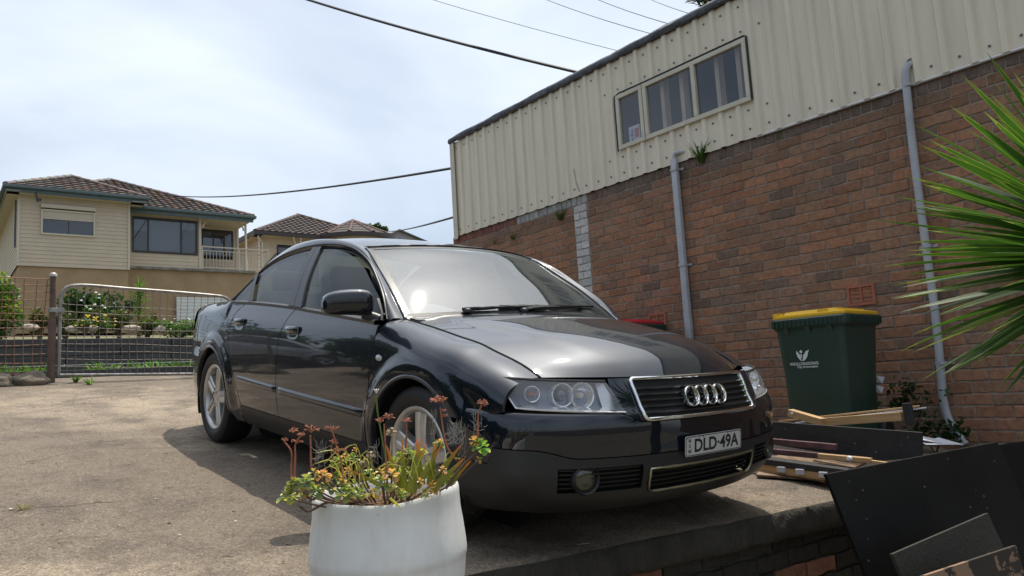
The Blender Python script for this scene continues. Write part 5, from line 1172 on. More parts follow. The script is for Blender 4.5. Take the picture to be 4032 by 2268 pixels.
for k in range(120):
    a = rg.uniform(0, 6.28); e = rg.uniform(-.3, 1.2); z = rg.uniform(-.6, .55); b = Vector((c.x, c.y, c.z+z)); d = Vector((math.cos(a)*math.cos(e), math.sin(a)*math.cos(e), math.sin(e))); f = rg.uniform(.8, 2.4); mb.cur = (f, f*1.1, f*.8); blade(mb, b, b+d*rg.uniform(.25, .5), .045, .08)
mb.cur = None; mb.build('leaves', leafg, sp_); mb = MB(); mb.tube([(c.x, c.y, c.z-1.25), (c.x, c.y, c.z+.5)], .05, 7); mb.build('stem', MATS['stem_brown'], sp_)
stump = [(2.0, .95, 1.9), (1.5, .85, 1.5), (1.1, .7, 1.0), (1.3, 1.0, .8)]
for k, (px, lab) in enumerate(((98, 'clipped brownish shrub left of the gate post on the garden wall'), (165, 'clipped brownish shrub first to the right of the gate post'), (245, 'clipped brownish shrub between the yellow flowers'), (300, 'clipped brownish shrub below the low dark bush'), (372, 'clipped brownish shrub below the spiky plant'))):
    c = gp(px, 812, -21.9); shrub('clipped_shrub', (c.x, c.y, c.z), .30, .30, .40, 900, .06, stump, lab, 'shrub', 'clipped shrubs along the garden wall', seed=20+k, clump=14)
for k, (px, py, lab) in enumerate(((215, 815, 'yellow flowering plant left of the middle clipped shrub'), (262, 812, 'yellow flowering plant between two clipped shrubs'))):
    c = gp(px, py, -21.6); shrub('flowering_plant', (c.x, c.y, c.z), .25, .28, .22, 260, .06, [(1.2, 1.3, .8)], lab, 'plant', seed=30+k, flowers=(yl, 11, .035))
c = gp(450, 825, -21.9); shrub('ground_cover', (c.x, c.y, c.z), .5, 1.0, .26, 2200, .07, [(1.6, 1.6, .8), (1.0, 1.2, .7), (2.0, 1.7, 1.0)], 'spreading green plant with white flowers at the right end of the garden', 'plant', seed=33, flowers=(wh_, 16, .03), clump=18)
gs = mat('garden_stone', (.42, .36, .30), rough=.9, var=.3, vscale=8, bump=.5)
for k, (px, py, r_, lab) in enumerate(((185, 828, .19, 'pale rock beside the gate post shrub'), (230, 826, .17, 'pale rock below the rose bush'), (330, 826, .22, 'large pale rock between two clipped shrubs'), (402, 828, .16, 'pale rock left of the spreading plant'), (75, 824, .20, 'reddish pale rock by the yellow green bush'))):
    c = gp(px, py, -21.7); mb = MB(); rock(mb, c, .15, r_, .09, 40+k); tag(mb.build('garden_rock', gs, smooth=50), lab, 'rock', 'rocks edging the garden')
mb = MB(); rg = random.Random(8)
for k in range(1500):
    y = rg.uniform(-9, 8); 
    if mnoise.noise(Vector((y*.9, 0, 5))) < -.18: continue
    b = Vector((-20.68+rg.uniform(-.2, .2), y, 1.29)); a = rg.uniform(0, 6.28); f = rg.uniform(.7, 2.2); mb.cur = (f, f*1.15, f*.8); e = rg.uniform(.1, .32); blade(mb, b, b+Vector((math.cos(a)*e*.8, math.sin(a)*e, rg.uniform(.08, .34))), .035, .10, n=4)
mb.cur = None; tag(mb.build('strappy_planting', leafg), 'row of green strappy leaves along the sleeper wall', 'plants', kind='stuff')
rg = random.Random(9)
def tuft(px, py, n, h, lab, name='weed', pt=None, tone=(1.6, 1.8, .8), spread=.8, cat='weed', wf=.13):
    b0 = pt if pt is not None else slab(px, py); mb = MB()
    for k in range(n):
        a = rg.uniform(0, 6.28); hh = h*rg.uniform(.5, 1.1); f = rg.uniform(.7, 1.3); mb.cur = tuple(q*f for q in tone); blade(mb, b0 + Vector((rg.uniform(-.02, .02), rg.uniform(-.02, .02), 0)), b0+Vector((math.cos(a)*hh*spread, math.sin(a)*hh*spread, hh)), h*wf, h*.25, n=4)
    mb.cur = None; return tag(mb.build(name, leafg), lab, cat)
tuft(190, 962, 26, .12, 'small green weed at the foot of the gate left side'); tuft(225, 968, 20, .14, 'upright green weed under the gate beside the flat stone')
tuft(60, 1282, 9, .05, 'dry little weed growing from a crack in the lower left concrete', tone=(2.6, 1.3, 1.2), spread=1.6); tuft(510, 958, 22, .07, 'green weed beside the car rear bumper')
for px, py, n, h, lab, tn_ in ((1765, 395, 60, .26, 'grassy tuft growing by the top of the square downpipe', (1.3, 1.4, .8)), (1410, 540, 60, .20, 'dry grassy tuft on the wall top beside the white bricks', (1.5, 1.3, .8)), (1290, 590, 26, .14, 'small weed on the far end of the brick wall top', (1.5, 1.5, .8)), (1245, 600, 14, .12, 'tiny weed at the far left of the brick wall', (1.6, 1.6, .8)), (1960, 335, 9, .09, 'little fern on the wall right of the workshop window', (1.3, 1.6, .7))):
    tuft(0, 0, n, h, lab, pt=ony(px, py+14, WY-.03), tone=tuple(q*.75 for q in tn_), spread=.55, wf=.045)
mb = MB(); mb.tube([ony(1443, 425, WY-.03), ony(1450, 462, WY-.06), ony(1462, 492, WY-.03)], .004, 4); tag(mb.build('dry_stalk', MATS['stem_brown']), 'single dry grass stalk on the cream cladding above the white bricks', 'stalk')

# ================================================================== overhead wires
cab = mat('cable_black', (.012, .013, .016), rough=.6); cabg = mat('cable_grey', (.10, .11, .13), rough=.6)
def wire(a, b, r, sag, label, m):
    mb = MB(); mb.tube([a.lerp(b, t) - Vector((0, 0, sag*4*t*(1-t))) for t in np.linspace(0, 1, 30)], r, 6); tag(mb.build('overhead_wire', m, smooth=60), label, 'wire')
top = lambda px, py, y=WY+.3: ony(px, py, y)
wire(depth(640, -45, 13), top(1480, 188), .021, .07, 'thick black overhead cable crossing the sky to the workshop roof', cab)
wire(depth(1000, -28, 20), top(1600, 139, WY+6), .008, .05, 'leftmost thin overhead wire above the workshop roof', cabg)
wire(depth(1300, -32, 22), top(1700, 101, WY+6), .009, .10, 'second thin overhead wire above the workshop roof', cabg)
wire(depth(1440, -30, 24), top(1750, 78, WY+6), .010, .10, 'third thin overhead wire above the workshop roof', cabg)
wire(depth(1580, -30, 26), top(1800, 52, WY+6), .009, .10, 'rightmost thin overhead wire near the pine branches', cabg)
wire(onx(425, 491, -31.9), Vector((-8.60, WY+.9, 3.36)) if False else onx(1150, 421, -8.7), .020, .22, 'twisted service cable from the tiled house to the workshop corner', cab)
wire(onx(965, 581, -38.0), onx(1156, 542, -8.7), .018, .10, 'thin service cable from the bay house to the workshop', cab)

# ================================================================== trees beyond
barkm = mat('bark', (.11, .08, .06), rough=.95, var=.3, vscale=10, bump=.7, bscale=14, bdist=.03)
pc_ = depth(1900, -40, 33); pn = thing('pine_tree', (pc_.x, pc_.y, 2), 'tall pine behind the workshop roof with feathery level branches', 'tree')
mb = MB(); mb.tube([(pc_.x, pc_.y, 2), (pc_.x, pc_.y, pc_.z+8)], [.35, .05], 10); mb.build('trunk', barkm, pn, smooth=60)
mb = MB(); rg = random.Random(4)
for lev in range(13):
    z = pc_.z - 2.6 + lev*.62; Ln = 3.3 - lev*.16
    for k in range(9):
        a = 2*math.pi*(k+rg.uniform(-.2, .2))/9 + lev*.4; d = Vector((math.cos(a), math.sin(a), .10)); s = Vector((-math.sin(a), math.cos(a), 0)); p0 = Vector((pc_.x, pc_.y, z))
        mb.cur = (.25, .25, .2); mb.tube([p0, p0+d*Ln*.6, p0+d*Ln+Vector((0, 0, .12))], [.05, .03, .01], 5)
        for q in range(40):
            t = rg.uniform(.25, 1); b = p0+d*Ln*t; f = rg.uniform(.5, .9); mb.cur = (f*.75, f*.8, f*.85); sd = s*rg.choice((-1, 1)); tip = b + sd*rg.uniform(.25, .5)*(1.1-t*.5) + d*.28 + Vector((0, 0, rg.uniform(-.02, .16)))
            mb.tube([b, b.lerp(tip, .5)+Vector((0, 0, .02)), tip], [.022, .03, .006], 4, cap=False)
mb.cur = None; mb.build('branches', leafg, pn)
c = onx(945, 574, -46); rg = random.Random(5); tt = thing('garden_tree', (c.x, c.y, c.z-4), 'small dark tree top showing behind the bay house roof', 'tree')
mb = MB(); leaf_cloud(mb, (c.x, c.y, c.z-.15), .9, .75, .65, 900, .16, DG, rg, 9); mb.build('crown', leafg, tt); mb = MB(); mb.tube([(c.x, c.y, c.z-4), (c.x, c.y, c.z)], .1, 7); mb.build('trunk', barkm, tt)

# ---- grit, chips and twigs on the drive
mb = MB(); rg = random.Random(55)
for k in range(620):
    y = rg.uniform(-.6, 4.6); x = rg.uniform(-9.8, -2.3); p = Vector((x, y, slabz(x, y)+.002)); u_ = rg.random(); a = rg.uniform(0, 6.28); s_ = rg.uniform(.004, .012)
    if u_ < .45: mb.cur = (.55, .50, .42) if rg.random() < .5 else (.06, .045, .035); mb.add([p+Vector((math.cos(a+i*1.57)*s_*rg.uniform(.6, 1.2), math.sin(a+i*1.57)*s_*rg.uniform(.6, 1.2), rg.uniform(.001, .006))) for i in range(4)], [(0, 1, 2, 3)])
    elif u_ < .75: Ln = rg.uniform(.015, .06); mb.cur = (.20, .14, .08) if rg.random() < .6 else (.45, .38, .25); mb.tube([p, p+Vector((math.cos(a)*Ln*.5, math.sin(a)*Ln*.5, .004)), p+Vector((math.cos(a+.4)*Ln, math.sin(a+.4)*Ln, .001))], .0016, 4)
    else: mb.cur = (.16, .10, .05) if rg.random() < .7 else (.30, .27, .10); Ln = rg.uniform(.012, .03); d = Vector((math.cos(a), math.sin(a), .15)); w_ = Vector((-d.y, d.x, .1)); mb.add([p, p+d*Ln*.5+w_*Ln*.3, p+d*Ln, p+d*Ln*.5-w_*Ln*.3], [(0, 1, 2, 3)])
mb.cur = None; tag(mb.build('drive_litter', mat('litter_bits', (1, 1, 1), rough=.9, tint=True)), 'scattered grit, twigs and dry leaf bits on the concrete drive', 'litter', kind='stuff')
# ================================================================== bins
binm = mat('bin_green', (.020, .046, .034), rough=.42, var=.12, vscale=4, spec=.45); lidy = mat('lid_yellow', (.78, .46, .02), rough=.42, var=.08, vscale=5); lidr = mat('lid_red', (.45, .022, .035), rough=.42)
def wheelie(loc, rz, label, lidmat, tilt=0.0):
    o = thing('wheelie_bin', loc, label, 'bin', rotz=rz); M = ROOT[o.name]; B = lambda mb, n, m, p=None, **k: mb.build(n, m, p or o, world=False, **k)
    def ring(w, d, y0, z, r=.05, n=4):
        pts = []
        for cx, cy, a0 in ((w/2-r, d-r, 0), (-w/2+r, d-r, 90), (-w/2+r, r, 180), (w/2-r, r, 270)):
            for k in range(n+1): a = R(a0+90*k/n); pts.append(Vector((cx+r*math.cos(a), y0+cy+r*math.sin(a), z)))
        return pts + [pts[0]]
    mb = MB(); rows = [ring(.44, .50, .045, .0), ring(.47, .525, .035, .06), ring(.50, .58, .02, .55), ring(.535, .645, .0, .86), ring(.545, .655, -.004, .90), ring(.57, .70, -.012, .905), ring(.575, .705, -.014, .92)]
    mb.grid(rows); mb.add(rows[0][:-1], [tuple(range(len(rows[0])-1))]); body = B(mb, 'body', binm, smooth=35)
    mb = MB(); rr = [ring(.60, .73, -.025, .918), ring(.605, .735, -.028, .93), ring(.605, .735, -.028, .975), ring(.585, .715, -.018, .985)]; mb.grid(rr)
    for k in range(16): mb.box((-.26+k*.0347, -.031, .948), (.010, .012, .05))
    for k in range(18): mb.box((.305, .02+k*.036, .948), (.012, .010, .05))
    B(mb, 'rim', binm, body, smooth=30)
    for sx_ in (-.17, .0, .17): mb = MB(); mb.prism([Vector((sx_-.018, .01, .84)), Vector((sx_-.018, -.03, .915)), Vector((sx_-.018, .01, .915))], (.036, 0, 0)); B(mb, 'comb_rib', binm, body)
    mb = MB(); rr = [ring(.57, .70, -.012, .986), ring(.575, .705, -.014, .990), ring(.575, .70, -.012, 1.008), ring(.55, .66, .0, 1.016), ring(.44, .60, .03, 1.018), ring(.42, .57, .04, 1.036), ring(.38, .50, .07, 1.040)]; mb.grid(rr); mb.add(rr[-1][:-1], [tuple(range(len(rr[-1])-1))])
    for sx_ in (-.24, .12): mb.box((sx_, .02, 1.022), (.065, .05, .022))
    lid = B(mb, 'lid', lidmat, smooth=40)
    for sx_ in (-1, 1):
        mb = MB(); mb.lathe([(.0005, -.025), (.10, -.025), (.105, -.015), (.105, .015), (.10, .025), (.0005, .025)], (sx_*.265, .60, .10), axis='X', n=24); B(mb, 'wheel', rubber, smooth=40)
    mb = MB(); mb.tube([(-.27, .60, .10), (.27, .60, .10)], .012, 8); B(mb, 'axle', steel)
    mb = MB(); mb.tube([(-.2, .70, .93), (-.2, .76, .95), (.2, .76, .95), (.2, .70, .93)], .016, 8); B(mb, 'handle', binm, smooth=40)
    return o, body, B
bl_ = Vector((-2.87, 4.92, 0)); bl_.z = slabz(bl_.x, bl_.y)+.0
bin1, body, B = wheelie(bl_, R(6), 'dark green wheelie bin with yellow lid and white council emblem by the brick wall', lidy)
bin1.scale = (.93, .93, .96)
emw = mat('emblem_white', (.62, .66, .66), rough=.5); mb = MB(); ez_ = .68
fy = lambda z: -.002 + (.02)*(1-min(max((z-.55)/.31, 0), 1)) - .004
def fp(x, z): return Vector((x, fy(z), z))
def shape(pts): mb.add([fp(x, z) for x, z in pts], [tuple(range(len(pts)))])
ox, oz = -.075, .69
shape([(ox-.040, oz+.052), (ox-.030, oz+.046), (ox-.012, oz+.02), (ox-.005, oz-.022), (ox-.014, oz-.020), (ox-.032, oz+.004), (ox-.040, oz+.03)])
shape([(ox+.062, oz+.056), (ox+.035, oz+.046), (ox+.012, oz+.018), (ox+.000, oz-.026), (ox+.022, oz-.018), (ox+.042, oz+.006), (ox+.052, oz+.034)])
shape([(ox-.003+.011*math.cos(a), oz+.045+.011*math.sin(a)) for a in np.linspace(0, 6.28, 14)[:-1]]); shape([(ox-.010, oz+.026), (ox+.001, oz+.03), (ox+.003, oz+.012), (ox-.004, oz-.005)])
for s, sz, zz, xx in (('WOLLONGONG', .030, oz-.045, ox+.01), ('City of Innovation', .022, oz-.068, ox+.035)):
    vs, fs = text_mesh(s, sz, .0006, 1.0); mb.add([fp(xx+v.x, zz+v.y) for v in vs], fs)
B(mb, 'council_emblem', emw, body, normals=False)
rp_ = Vector((-5.12, 5.08, 0)); rp_.z = slabz(rp_.x, rp_.y)-.17
wheelie(rp_, R(4), 'wheelie bin with red lid half hidden behind the car bonnet', lidr)

# ================================================================== scrap timber beside the bin
blk = mat('black_board', (.022, .021, .021), rough=.75, var=.35, vscale=7, bump=.3, bscale=50); pine = mat('pine', (.46, .285, .13), rough=.65, var=.22, vscale=6, stretch=(.4, 6, 6), bump=.2); purple = mat('stained_wood', (.095, .045, .048), rough=.8, var=.4, vscale=14, bump=.6, bscale=60)
ply = mat('ply_edge', (.28, .185, .11), rough=.8, var=.4, vscale=16, var2=(.10, .06, .04)); card = mat('pale_card', (.45, .46, .50), rough=.8, var=.1); wknob = mat('white_knob', (.7, .7, .68), rough=.4)
def plank(name, a, b, w, h, m, label, cat='timber', up=(0, 0, 1), extra=None):
    mb = MB(); mb.bar(a, b, w, h, up); o = thing(name, a.lerp(b, .5), label, cat, group='scrap timber by the bin'); mb.build('board', m, o, bevel=.002)
    if extra: extra(o)
    return o
q = ony
YT = 4.25
def sheet(name, pts, th, m, label, cat='board', group='scrap timber by the bin'):
    mb = MB(); n = (pts[1]-pts[0]).cross(pts[2]-pts[0]).normalized()*th; mb.prism(pts, n); return tag(mb.build(name, m, bevel=.0015), label, cat, group)
sheet('black_board', [q(1905, 1058, 4.2), q(2318, 1088, 4.2), q(2318, 1152, 4.2), q(2200, 1160, 4.2), q(1905, 1112, 4.2)], .02, blk, 'long matt black board standing on edge in front of the bin')
plank('pine_batten', q(2068, 1062, 4.42), q(2270, 1047, 4.42), .04, .05, pine, 'clean pine batten lying across the black board')
def bolt(o): mb = MB(); mb.lathe([(.009, 0), (.009, -.005), (.0005, -.007)], q(1992, 1040, 4.36), axis='Y', n=10); mb.build('bolt_head', wknob, o)
plank('pine_offcut', q(1988, 1038, 4.40), q(2070, 1062, 4.36), .05, .045, pine, 'short pine offcut with a bolt pointing up beside the batten', extra=bolt)
plank('thin_lath', q(1960, 1060, 4.62), q(2312, 1022, 4.62), .02, .012, pine, 'upper thin pale lath leaning behind the batten')
plank('thin_lath', q(2000, 1064, 4.55), q(2330, 1026, 4.62), .012, .008, card, 'lower thin grey lath leaning behind the batten')
plank('dark_block', q(2281, 1014, 4.42), q(2291, 1070, 4.42), .035, .045, blk, 'short dark block standing at the end of the batten', up=(1, 0, 0))
plank('stained_rail', q(1905, 1107, 4.12), q(2104, 1125, 4.12), .035, .035, purple, 'purple brown wooden rail below the long black board')
def knob(o): mb = MB(); mb.lathe([(.012, 0), (.016, -.012), (.012, -.024), (.0005, -.028)], q(2140, 1153, 4.0), axis='Y', n=14); mb.build('white_knob', wknob, o)
plank('pine_strip', q(1915, 1133, 4.05), q(2182, 1158, 4.05), .03, .032, purple, 'long brown strip under the stained rail', extra=None)
plank('pine_strip', q(2060, 1147, 4.03), q(2192, 1159, 4.03), .03, .028, pine, 'pine strip with a white knob at its end', extra=knob)
plank('split_stick', q(2190, 1160, 4.03), q(2232, 1166, 4.03), .02, .014, pine, 'short pale split stick next to the white knob')
plank('black_plank', q(1900, 1155, 3.98), q(2160, 1190, 3.98), .10, .035, blk, 'glossy black plank above the board with white blocks')
def blocks(o):
    for px in (1967, 2014, 2073):
        c = q(px, 1181 + (px-1967)*.125, 3.93); mb = MB(); mb.box(c, (.05, .03, .032)); mb.build('white_block', card, o, bevel=.003)
plank('peg_board', q(1900, 1174, 3.95), q(2110, 1200, 3.95), .03, .05, pine, 'orange board with pale blocks fixed along it', extra=blocks)
a1 = [slab(px, py) + Vector((0, 0, .030)) for px, py in ((1908, 1193), (2075, 1228), (2180, 1180), (1960, 1160))]
sheet('ply_sheet', a1, .012, ply, 'warped plywood sheet flat on the concrete, upper of two')
a2 = [slab(px, py) + Vector((0, 0, .012)) for px, py in ((1902, 1204), (2062, 1216), (2090, 1190), (1920, 1180))]
sheet('ply_sheet', a2, .012, ply, 'brown plywood offcut on the concrete, lower of two')
sheet('pale_card', [q(2316, 1113, 4.5), q(2360, 1100, 4.75), q(2425, 1118, 4.75), q(2330, 1118, 4.5)], .004, card, 'folded pale card at the right end of the long black board', 'card')
sheet('pale_card', [q(2318, 1096, 4.7), q(2372, 1108, 4.8), q(2400, 1121, 4.7), q(2320, 1106, 4.5)], .004, card, 'torn pale paper behind the folded card', 'card')
sheet('grey_strip', [q(2040, 1068, 4.5), q(2300, 1090, 4.5), q(2300, 1094, 4.45), q(2040, 1073, 4.45)], .006, card, 'thin grey strip along the top of the black board')
for k, (px, py, lab) in enumerate(((2205, 945, 'upper scrap of pale paper caught behind the bin'), (2204, 970, 'lower scrap of pale paper caught behind the bin'))):
    c = q(px, py, 5.3); mb = MB(); mb.add([c, c+Vector((.05, .01, -.012)), c+Vector((.035, .0, -.055)), c+Vector((-.01, .01, -.045))], [(0, 1, 2, 3)]); tag(mb.build('paper_scrap', card), lab, 'paper', 'paper scraps')
rg = random.Random(21); c = q(2330, 1060, 5.4)
shrub('weed_clump', (c.x-.05, c.y+.2, c.z-.10), .26, .12, .13, 380, .030, [(.3, .45, .3), (.22, .32, .25)], 'low dark weeds growing against the wall by the round downpipe', 'weeds', seed=44, stem=.006, clump=16)
c = q(2250, 960, 5.65); shrub('wall_creeper', (c.x+.1, c.y, c.z-.12), .28, .08, .2, 220, .035, [(.35, .5, .3), (.25, .36, .28)], 'sparse dark creeper on the bricks right of the bin', 'plant', seed=45, stem=.004, clump=16)

# ================================================================== dark panels leaning at the lower right
panel = mat('dark_panel', (.012, .0115, .011), rough=.65, spec=.25, var=.4, vscale=3, bump=.15, bscale=80)
peel = mat('peeling_panel', (.055, .045, .036), rough=.75, var=.2, vscale=5)
t = peel.node_tree; b_ = t.nodes['Principled BSDF']; tcn = t.nodes.new('ShaderNodeTexCoord'); nz = t.nodes.new('ShaderNodeTexNoise'); nz.inputs['Scale'].default_value = 6.5; nz.inputs['Detail'].default_value = 8; nz.inputs['Roughness'].default_value = .6
cr = t.nodes.new('ShaderNodeValToRGB'); cr.color_ramp.elements[0].position = .50; cr.color_ramp.elements[0].color = (.045, .036, .028, 1); cr.color_ramp.elements[1].position = .515; cr.color_ramp.elements[1].color = (.30, .185, .115, 1)
t.links.new(tcn.outputs['Object'], nz.inputs['Vector']); t.links.new(nz.outputs['Fac'], cr.inputs['Fac']); t.links.new(cr.outputs['Color'], b_.inputs['Base Color'])
for pm_ in (panel, blk):                                                # dust, nicks and pale scratches on the boards
    t = pm_.node_tree; b_ = t.nodes['Principled BSDF']; src = b_.inputs['Base Color'].links[0].from_socket; tcn = t.nodes.new('ShaderNodeTexCoord'); vo_ = t.nodes.new('ShaderNodeTexVoronoi'); vo_.inputs['Scale'].default_value = 16; mr = t.nodes.new('ShaderNodeMapRange'); mr.inputs['From Min'].default_value = .04; mr.inputs['From Max'].default_value = .10; mr.inputs['To Min'].default_value = .75; mr.inputs['To Max'].default_value = 0
    mm = t.nodes.new('ShaderNodeMix'); mm.data_type = 'RGBA'; mm.inputs['B'].default_value = (.22, .20, .17, 1); t.links.new(tcn.outputs['Object'], vo_.inputs['Vector']); t.links.new(vo_.outputs['Distance'], mr.inputs['Value']); t.links.new(mr.outputs['Result'], mm.inputs['Factor']); t.links.new(src, mm.inputs['A']); t.links.new(mm.outputs['Result'], b_.inputs['Base Color'])
def quad(name, pts, th, m, label):
    mb = MB(); n = (pts[1]-pts[0]).cross(pts[3]-pts[0]).normalized()*th; mb.prism(pts, -n); return tag(mb.build(name, m, bevel=.002), label, 'board', 'dark panels leaning at the drive edge')
A = depth(2070, 1193, 3.25); Bq = depth(2500, 1112, 3.70); Cq = depth(2215, 1560, 3.16); quad('leaning_board', [A, Bq, Bq + (Cq-A), Cq], .02, panel, 'large black panel leaning against the edge of the concrete drive')
A = depth(2430, 1128, 3.98); Bq = depth(2760, 1085, 4.2); Cq = depth(2560, 1560, 3.90); quad('leaning_board', [A, Bq, Bq + (Cq-A), Cq], .02, panel, 'black panel leaning furthest right beneath the yucca leaves')
A = depth(2236, 1394, 2.95); Bq = depth(2476, 1291, 3.22); Cq = depth(2330, 1620, 2.86); olive = mat('olive_panel', (.034, .031, .024), rough=.7, var=.25, vscale=5, bump=.2, bscale=70); quad('leaning_board', [A, Bq, Bq + (Cq-A), Cq], .018, olive, 'smaller dull olive panel leaning on the large black panel')
A = depth(2302, 1452, 2.72); Bq = depth(2545, 1372, 2.95); Cq = depth(2370, 1700, 2.62); quad('leaning_board', [A, Bq, Bq + (Cq-A), Cq], .018, peel, 'weathered board with peeling brown paint in the lower right corner')

# ================================================================== yucca at the right edge
yuc = leaf_mat('yucca_leaf', (.036, .082, .024), t=.32, rough=.45, var=.25, vs_=5, spec=.35)
YC = depth(2800, 600, 2.5); yk = thing('yucca_plant', (YC.x, YC.y, -1.2), 'big spiky yucca with long green leaves at the right edge', 'plant')
rg = random.Random(17); mb = MB(); nL = 230
for k in range(nL):
    e = math.asin(lerp(-.55, .985, (k+.5)/nL)); a = k*2.39996 + rg.uniform(-.15, .15); e += rg.uniform(-.08, .08)
    d = Vector((math.cos(a)*math.cos(e), math.sin(a)*math.cos(e), math.sin(e))); b = YC + Vector((0, 0, -.14+.16*(k/nL))) + d*.05; Ln = rg.uniform(.56, .74)*(1-.12*(e < -.3))
    f = rg.uniform(.65, 1.35); sidev = d.cross(Vector((0, 0, 1))).normalized(); tw_ = rg.uniform(-.5, .5); sidev = (sidev + d.cross(sidev)*tw_).normalized(); nn = sidev.cross(d).normalized(); w0 = rg.uniform(.040, .055); V = []; m_ = 10; sg_ = rg.uniform(.0, .045)
    for i in range(m_+1):
        t_ = i/m_; p = b + d*Ln*t_ - Vector((0, 0, sg_*t_*t_)); ww = w0*min(1, t_*3.5+.5)*(1-t_**2.6)**.9 if i < m_ else .0006; e_ = min(.0022, ww*.18)
        V += [p - sidev*ww/2 + nn*ww*.20, p - sidev*(ww/2-e_) + nn*ww*.19, p - nn*ww*.04, p + sidev*(ww/2-e_) + nn*ww*.19, p + sidev*ww/2 + nn*ww*.20]
    dead = rg.random() < .05
    for i in range(m_):
        for j in range(4):
            mb.cur = (3.2*f, 1.7*f, 2.2*f) if dead or i == m_-1 and rg.random() < .7 else (f*4.2, f*2.6, f*1.0) if j in (0, 3) else (f*.95, f, f*.85)
            q0 = i*5+j; mb.add([V[q0], V[q0+1], V[q0+6], V[q0+5]], [(0, 1, 2, 3)])
mb.cur = None; mb.build('leaves', yuc, yk, smooth=60, weld=.0001)
mb = MB(); mb.tube([(YC.x+.05, YC.y, -1.22), (YC.x, YC.y, -.4), (YC.x, YC.y, YC.z)], [.10, .075, .06], 10); mb.build('trunk', barkm, yk, smooth=60)

# ================================================================== the white pot and what grows in it
PD = 2.05; dp = lambda px, py, d=PD: depth(px, py, d)
pcen = dp(973, 1246, PD+.17); k1 = 1.5652/FPX
def ppx(r_px): return r_px*k1*PD*1.03
Zr = pcen.z + .015
potm = mat('pot_white', (.74, .74, .72), rough=.5, var=.10, vscale=4, bump=.03, bscale=120, spec=.4)
t = potm.node_tree; b_ = t.nodes['Principled BSDF']; src = b_.inputs['Base Color'].links[0].from_socket; tcn = t.nodes.new('ShaderNodeTexCoord'); nz = t.nodes.new('ShaderNodeTexVoronoi'); nz.inputs['Scale'].default_value = 11; mr = t.nodes.new('ShaderNodeMapRange'); mr.inputs['From Min'].default_value = .055; mr.inputs['From Max'].default_value = .075; mr.inputs['To Min'].default_value = 1; mr.inputs['To Max'].default_value = 0
n3 = t.nodes.new('ShaderNodeTexNoise'); n3.inputs['Scale'].default_value = 60; vm = t.nodes.new('ShaderNodeMix'); vm.data_type = 'RGBA'; vm.inputs['Factor'].default_value = .06
t.links.new(tcn.outputs['Object'], vm.inputs['A']); t.links.new(tcn.outputs['Object'], n3.inputs['Vector']); t.links.new(n3.outputs['Color'], vm.inputs['B']); t.links.new(vm.outputs['Result'], nz.inputs['Vector'])
mm = t.nodes.new('ShaderNodeMix'); mm.data_type = 'RGBA'; mm.inputs['B'].default_value = (.20, .17, .13, 1); t.links.new(nz.outputs['Distance'], mr.inputs['Value']); t.links.new(mr.outputs['Result'], mm.inputs['Factor']); t.links.new(src, mm.inputs['A']); t.links.new(mm.outputs['Result'], b_.inputs['Base Color'])
st_ = t.nodes.new('ShaderNodeTexNoise'); st_.inputs['Scale'].default_value = 1.0; st_.inputs['Detail'].default_value = 7; st_.inputs['Roughness'].default_value = .65; mpg = t.nodes.new('ShaderNodeMapping'); mpg.inputs['Scale'].default_value = (14, 14, 3.2); t.links.new(tcn.outputs['Object'], mpg.inputs['Vector']); t.links.new(mpg.outputs['Vector'], st_.inputs['Vector'])
m4 = t.nodes.new('ShaderNodeMapRange'); m4.inputs['From Min'].default_value = .50; m4.inputs['From Max'].default_value = .78; m4.inputs['To Max'].default_value = .30; t.links.new(st_.outputs['Fac'], m4.inputs['Value'])
m5 = t.nodes.new('ShaderNodeMix'); m5.data_type = 'RGBA'; m5.inputs['B'].default_value = (.36, .30, .22, 1); t.links.new(m4.outputs['Result'], m5.inputs['Factor']); t.links.new(mm.outputs['Result'], m5.inputs['A']); t.links.new(m5.outputs['Result'], b_.inputs['Base Color'])
pot = thing('plant_pot', (pcen.x, pcen.y, Zr-.40), 'wide white plastic pot of dry succulents standing before the car', 'pot')
rim_r, n = ppx(189), 96; prof = [(.90*rim_r, -.10), (.955*rim_r, -.03), (.965*rim_r, -.004), (.985*rim_r, .004), (1.003*rim_r, .000), (1.012*rim_r, -.012), (1.013*rim_r, -.03), (1.02*rim_r, -.06), (1.048*rim_r, -.10), (1.072*rim_r, -.145), (1.082*rim_r, -.170), (1.080*rim_r, -.188), (1.066*rim_r, -.194), (1.062*rim_r, -.205), (1.03*rim_r, -.26), (.92*rim_r, -.40)]
mb = MB(); G = []
for r_, h_ in prof:
    row = []
    for k in range(n+1):
        a = 2*math.pi*k/n; va = a - math.atan2(-pcen.y, -pcen.x); wv = (-.016*math.exp(-(math.remainder(va+.25, 6.2832)/.75)**2) + .010*math.exp(-(math.remainder(va-1.5, 6.2832)/.5)**2) + .003*math.sin(5*a))*max(0, 1+h_/.12); row.append(pcen + Vector((r_*math.cos(a)*(1+.006*math.sin(3*a)), r_*math.sin(a), .015 + h_ + wv)))
    G.append(row)
mb.grid(G); mb.build('pot_wall', potm, pot, smooth=60)
soilm = mat('potting_soil', (.075, .052, .036), rough=1, var=.5, vscale=25, bump=1, bscale=60, bdist=.02); mb = MB()
mb.grid([[pcen + Vector((r_*math.cos(a), r_*math.sin(a), -.028 + .012*mnoise.noise(Vector((math.cos(a)*r_*14, math.sin(a)*r_*14, 2))))) for a in np.linspace(0, 2*math.pi, 49)] for r_ in np.linspace(.001, .955*rim_r, 12)]); mb.build('soil', soilm, pot, smooth=60)
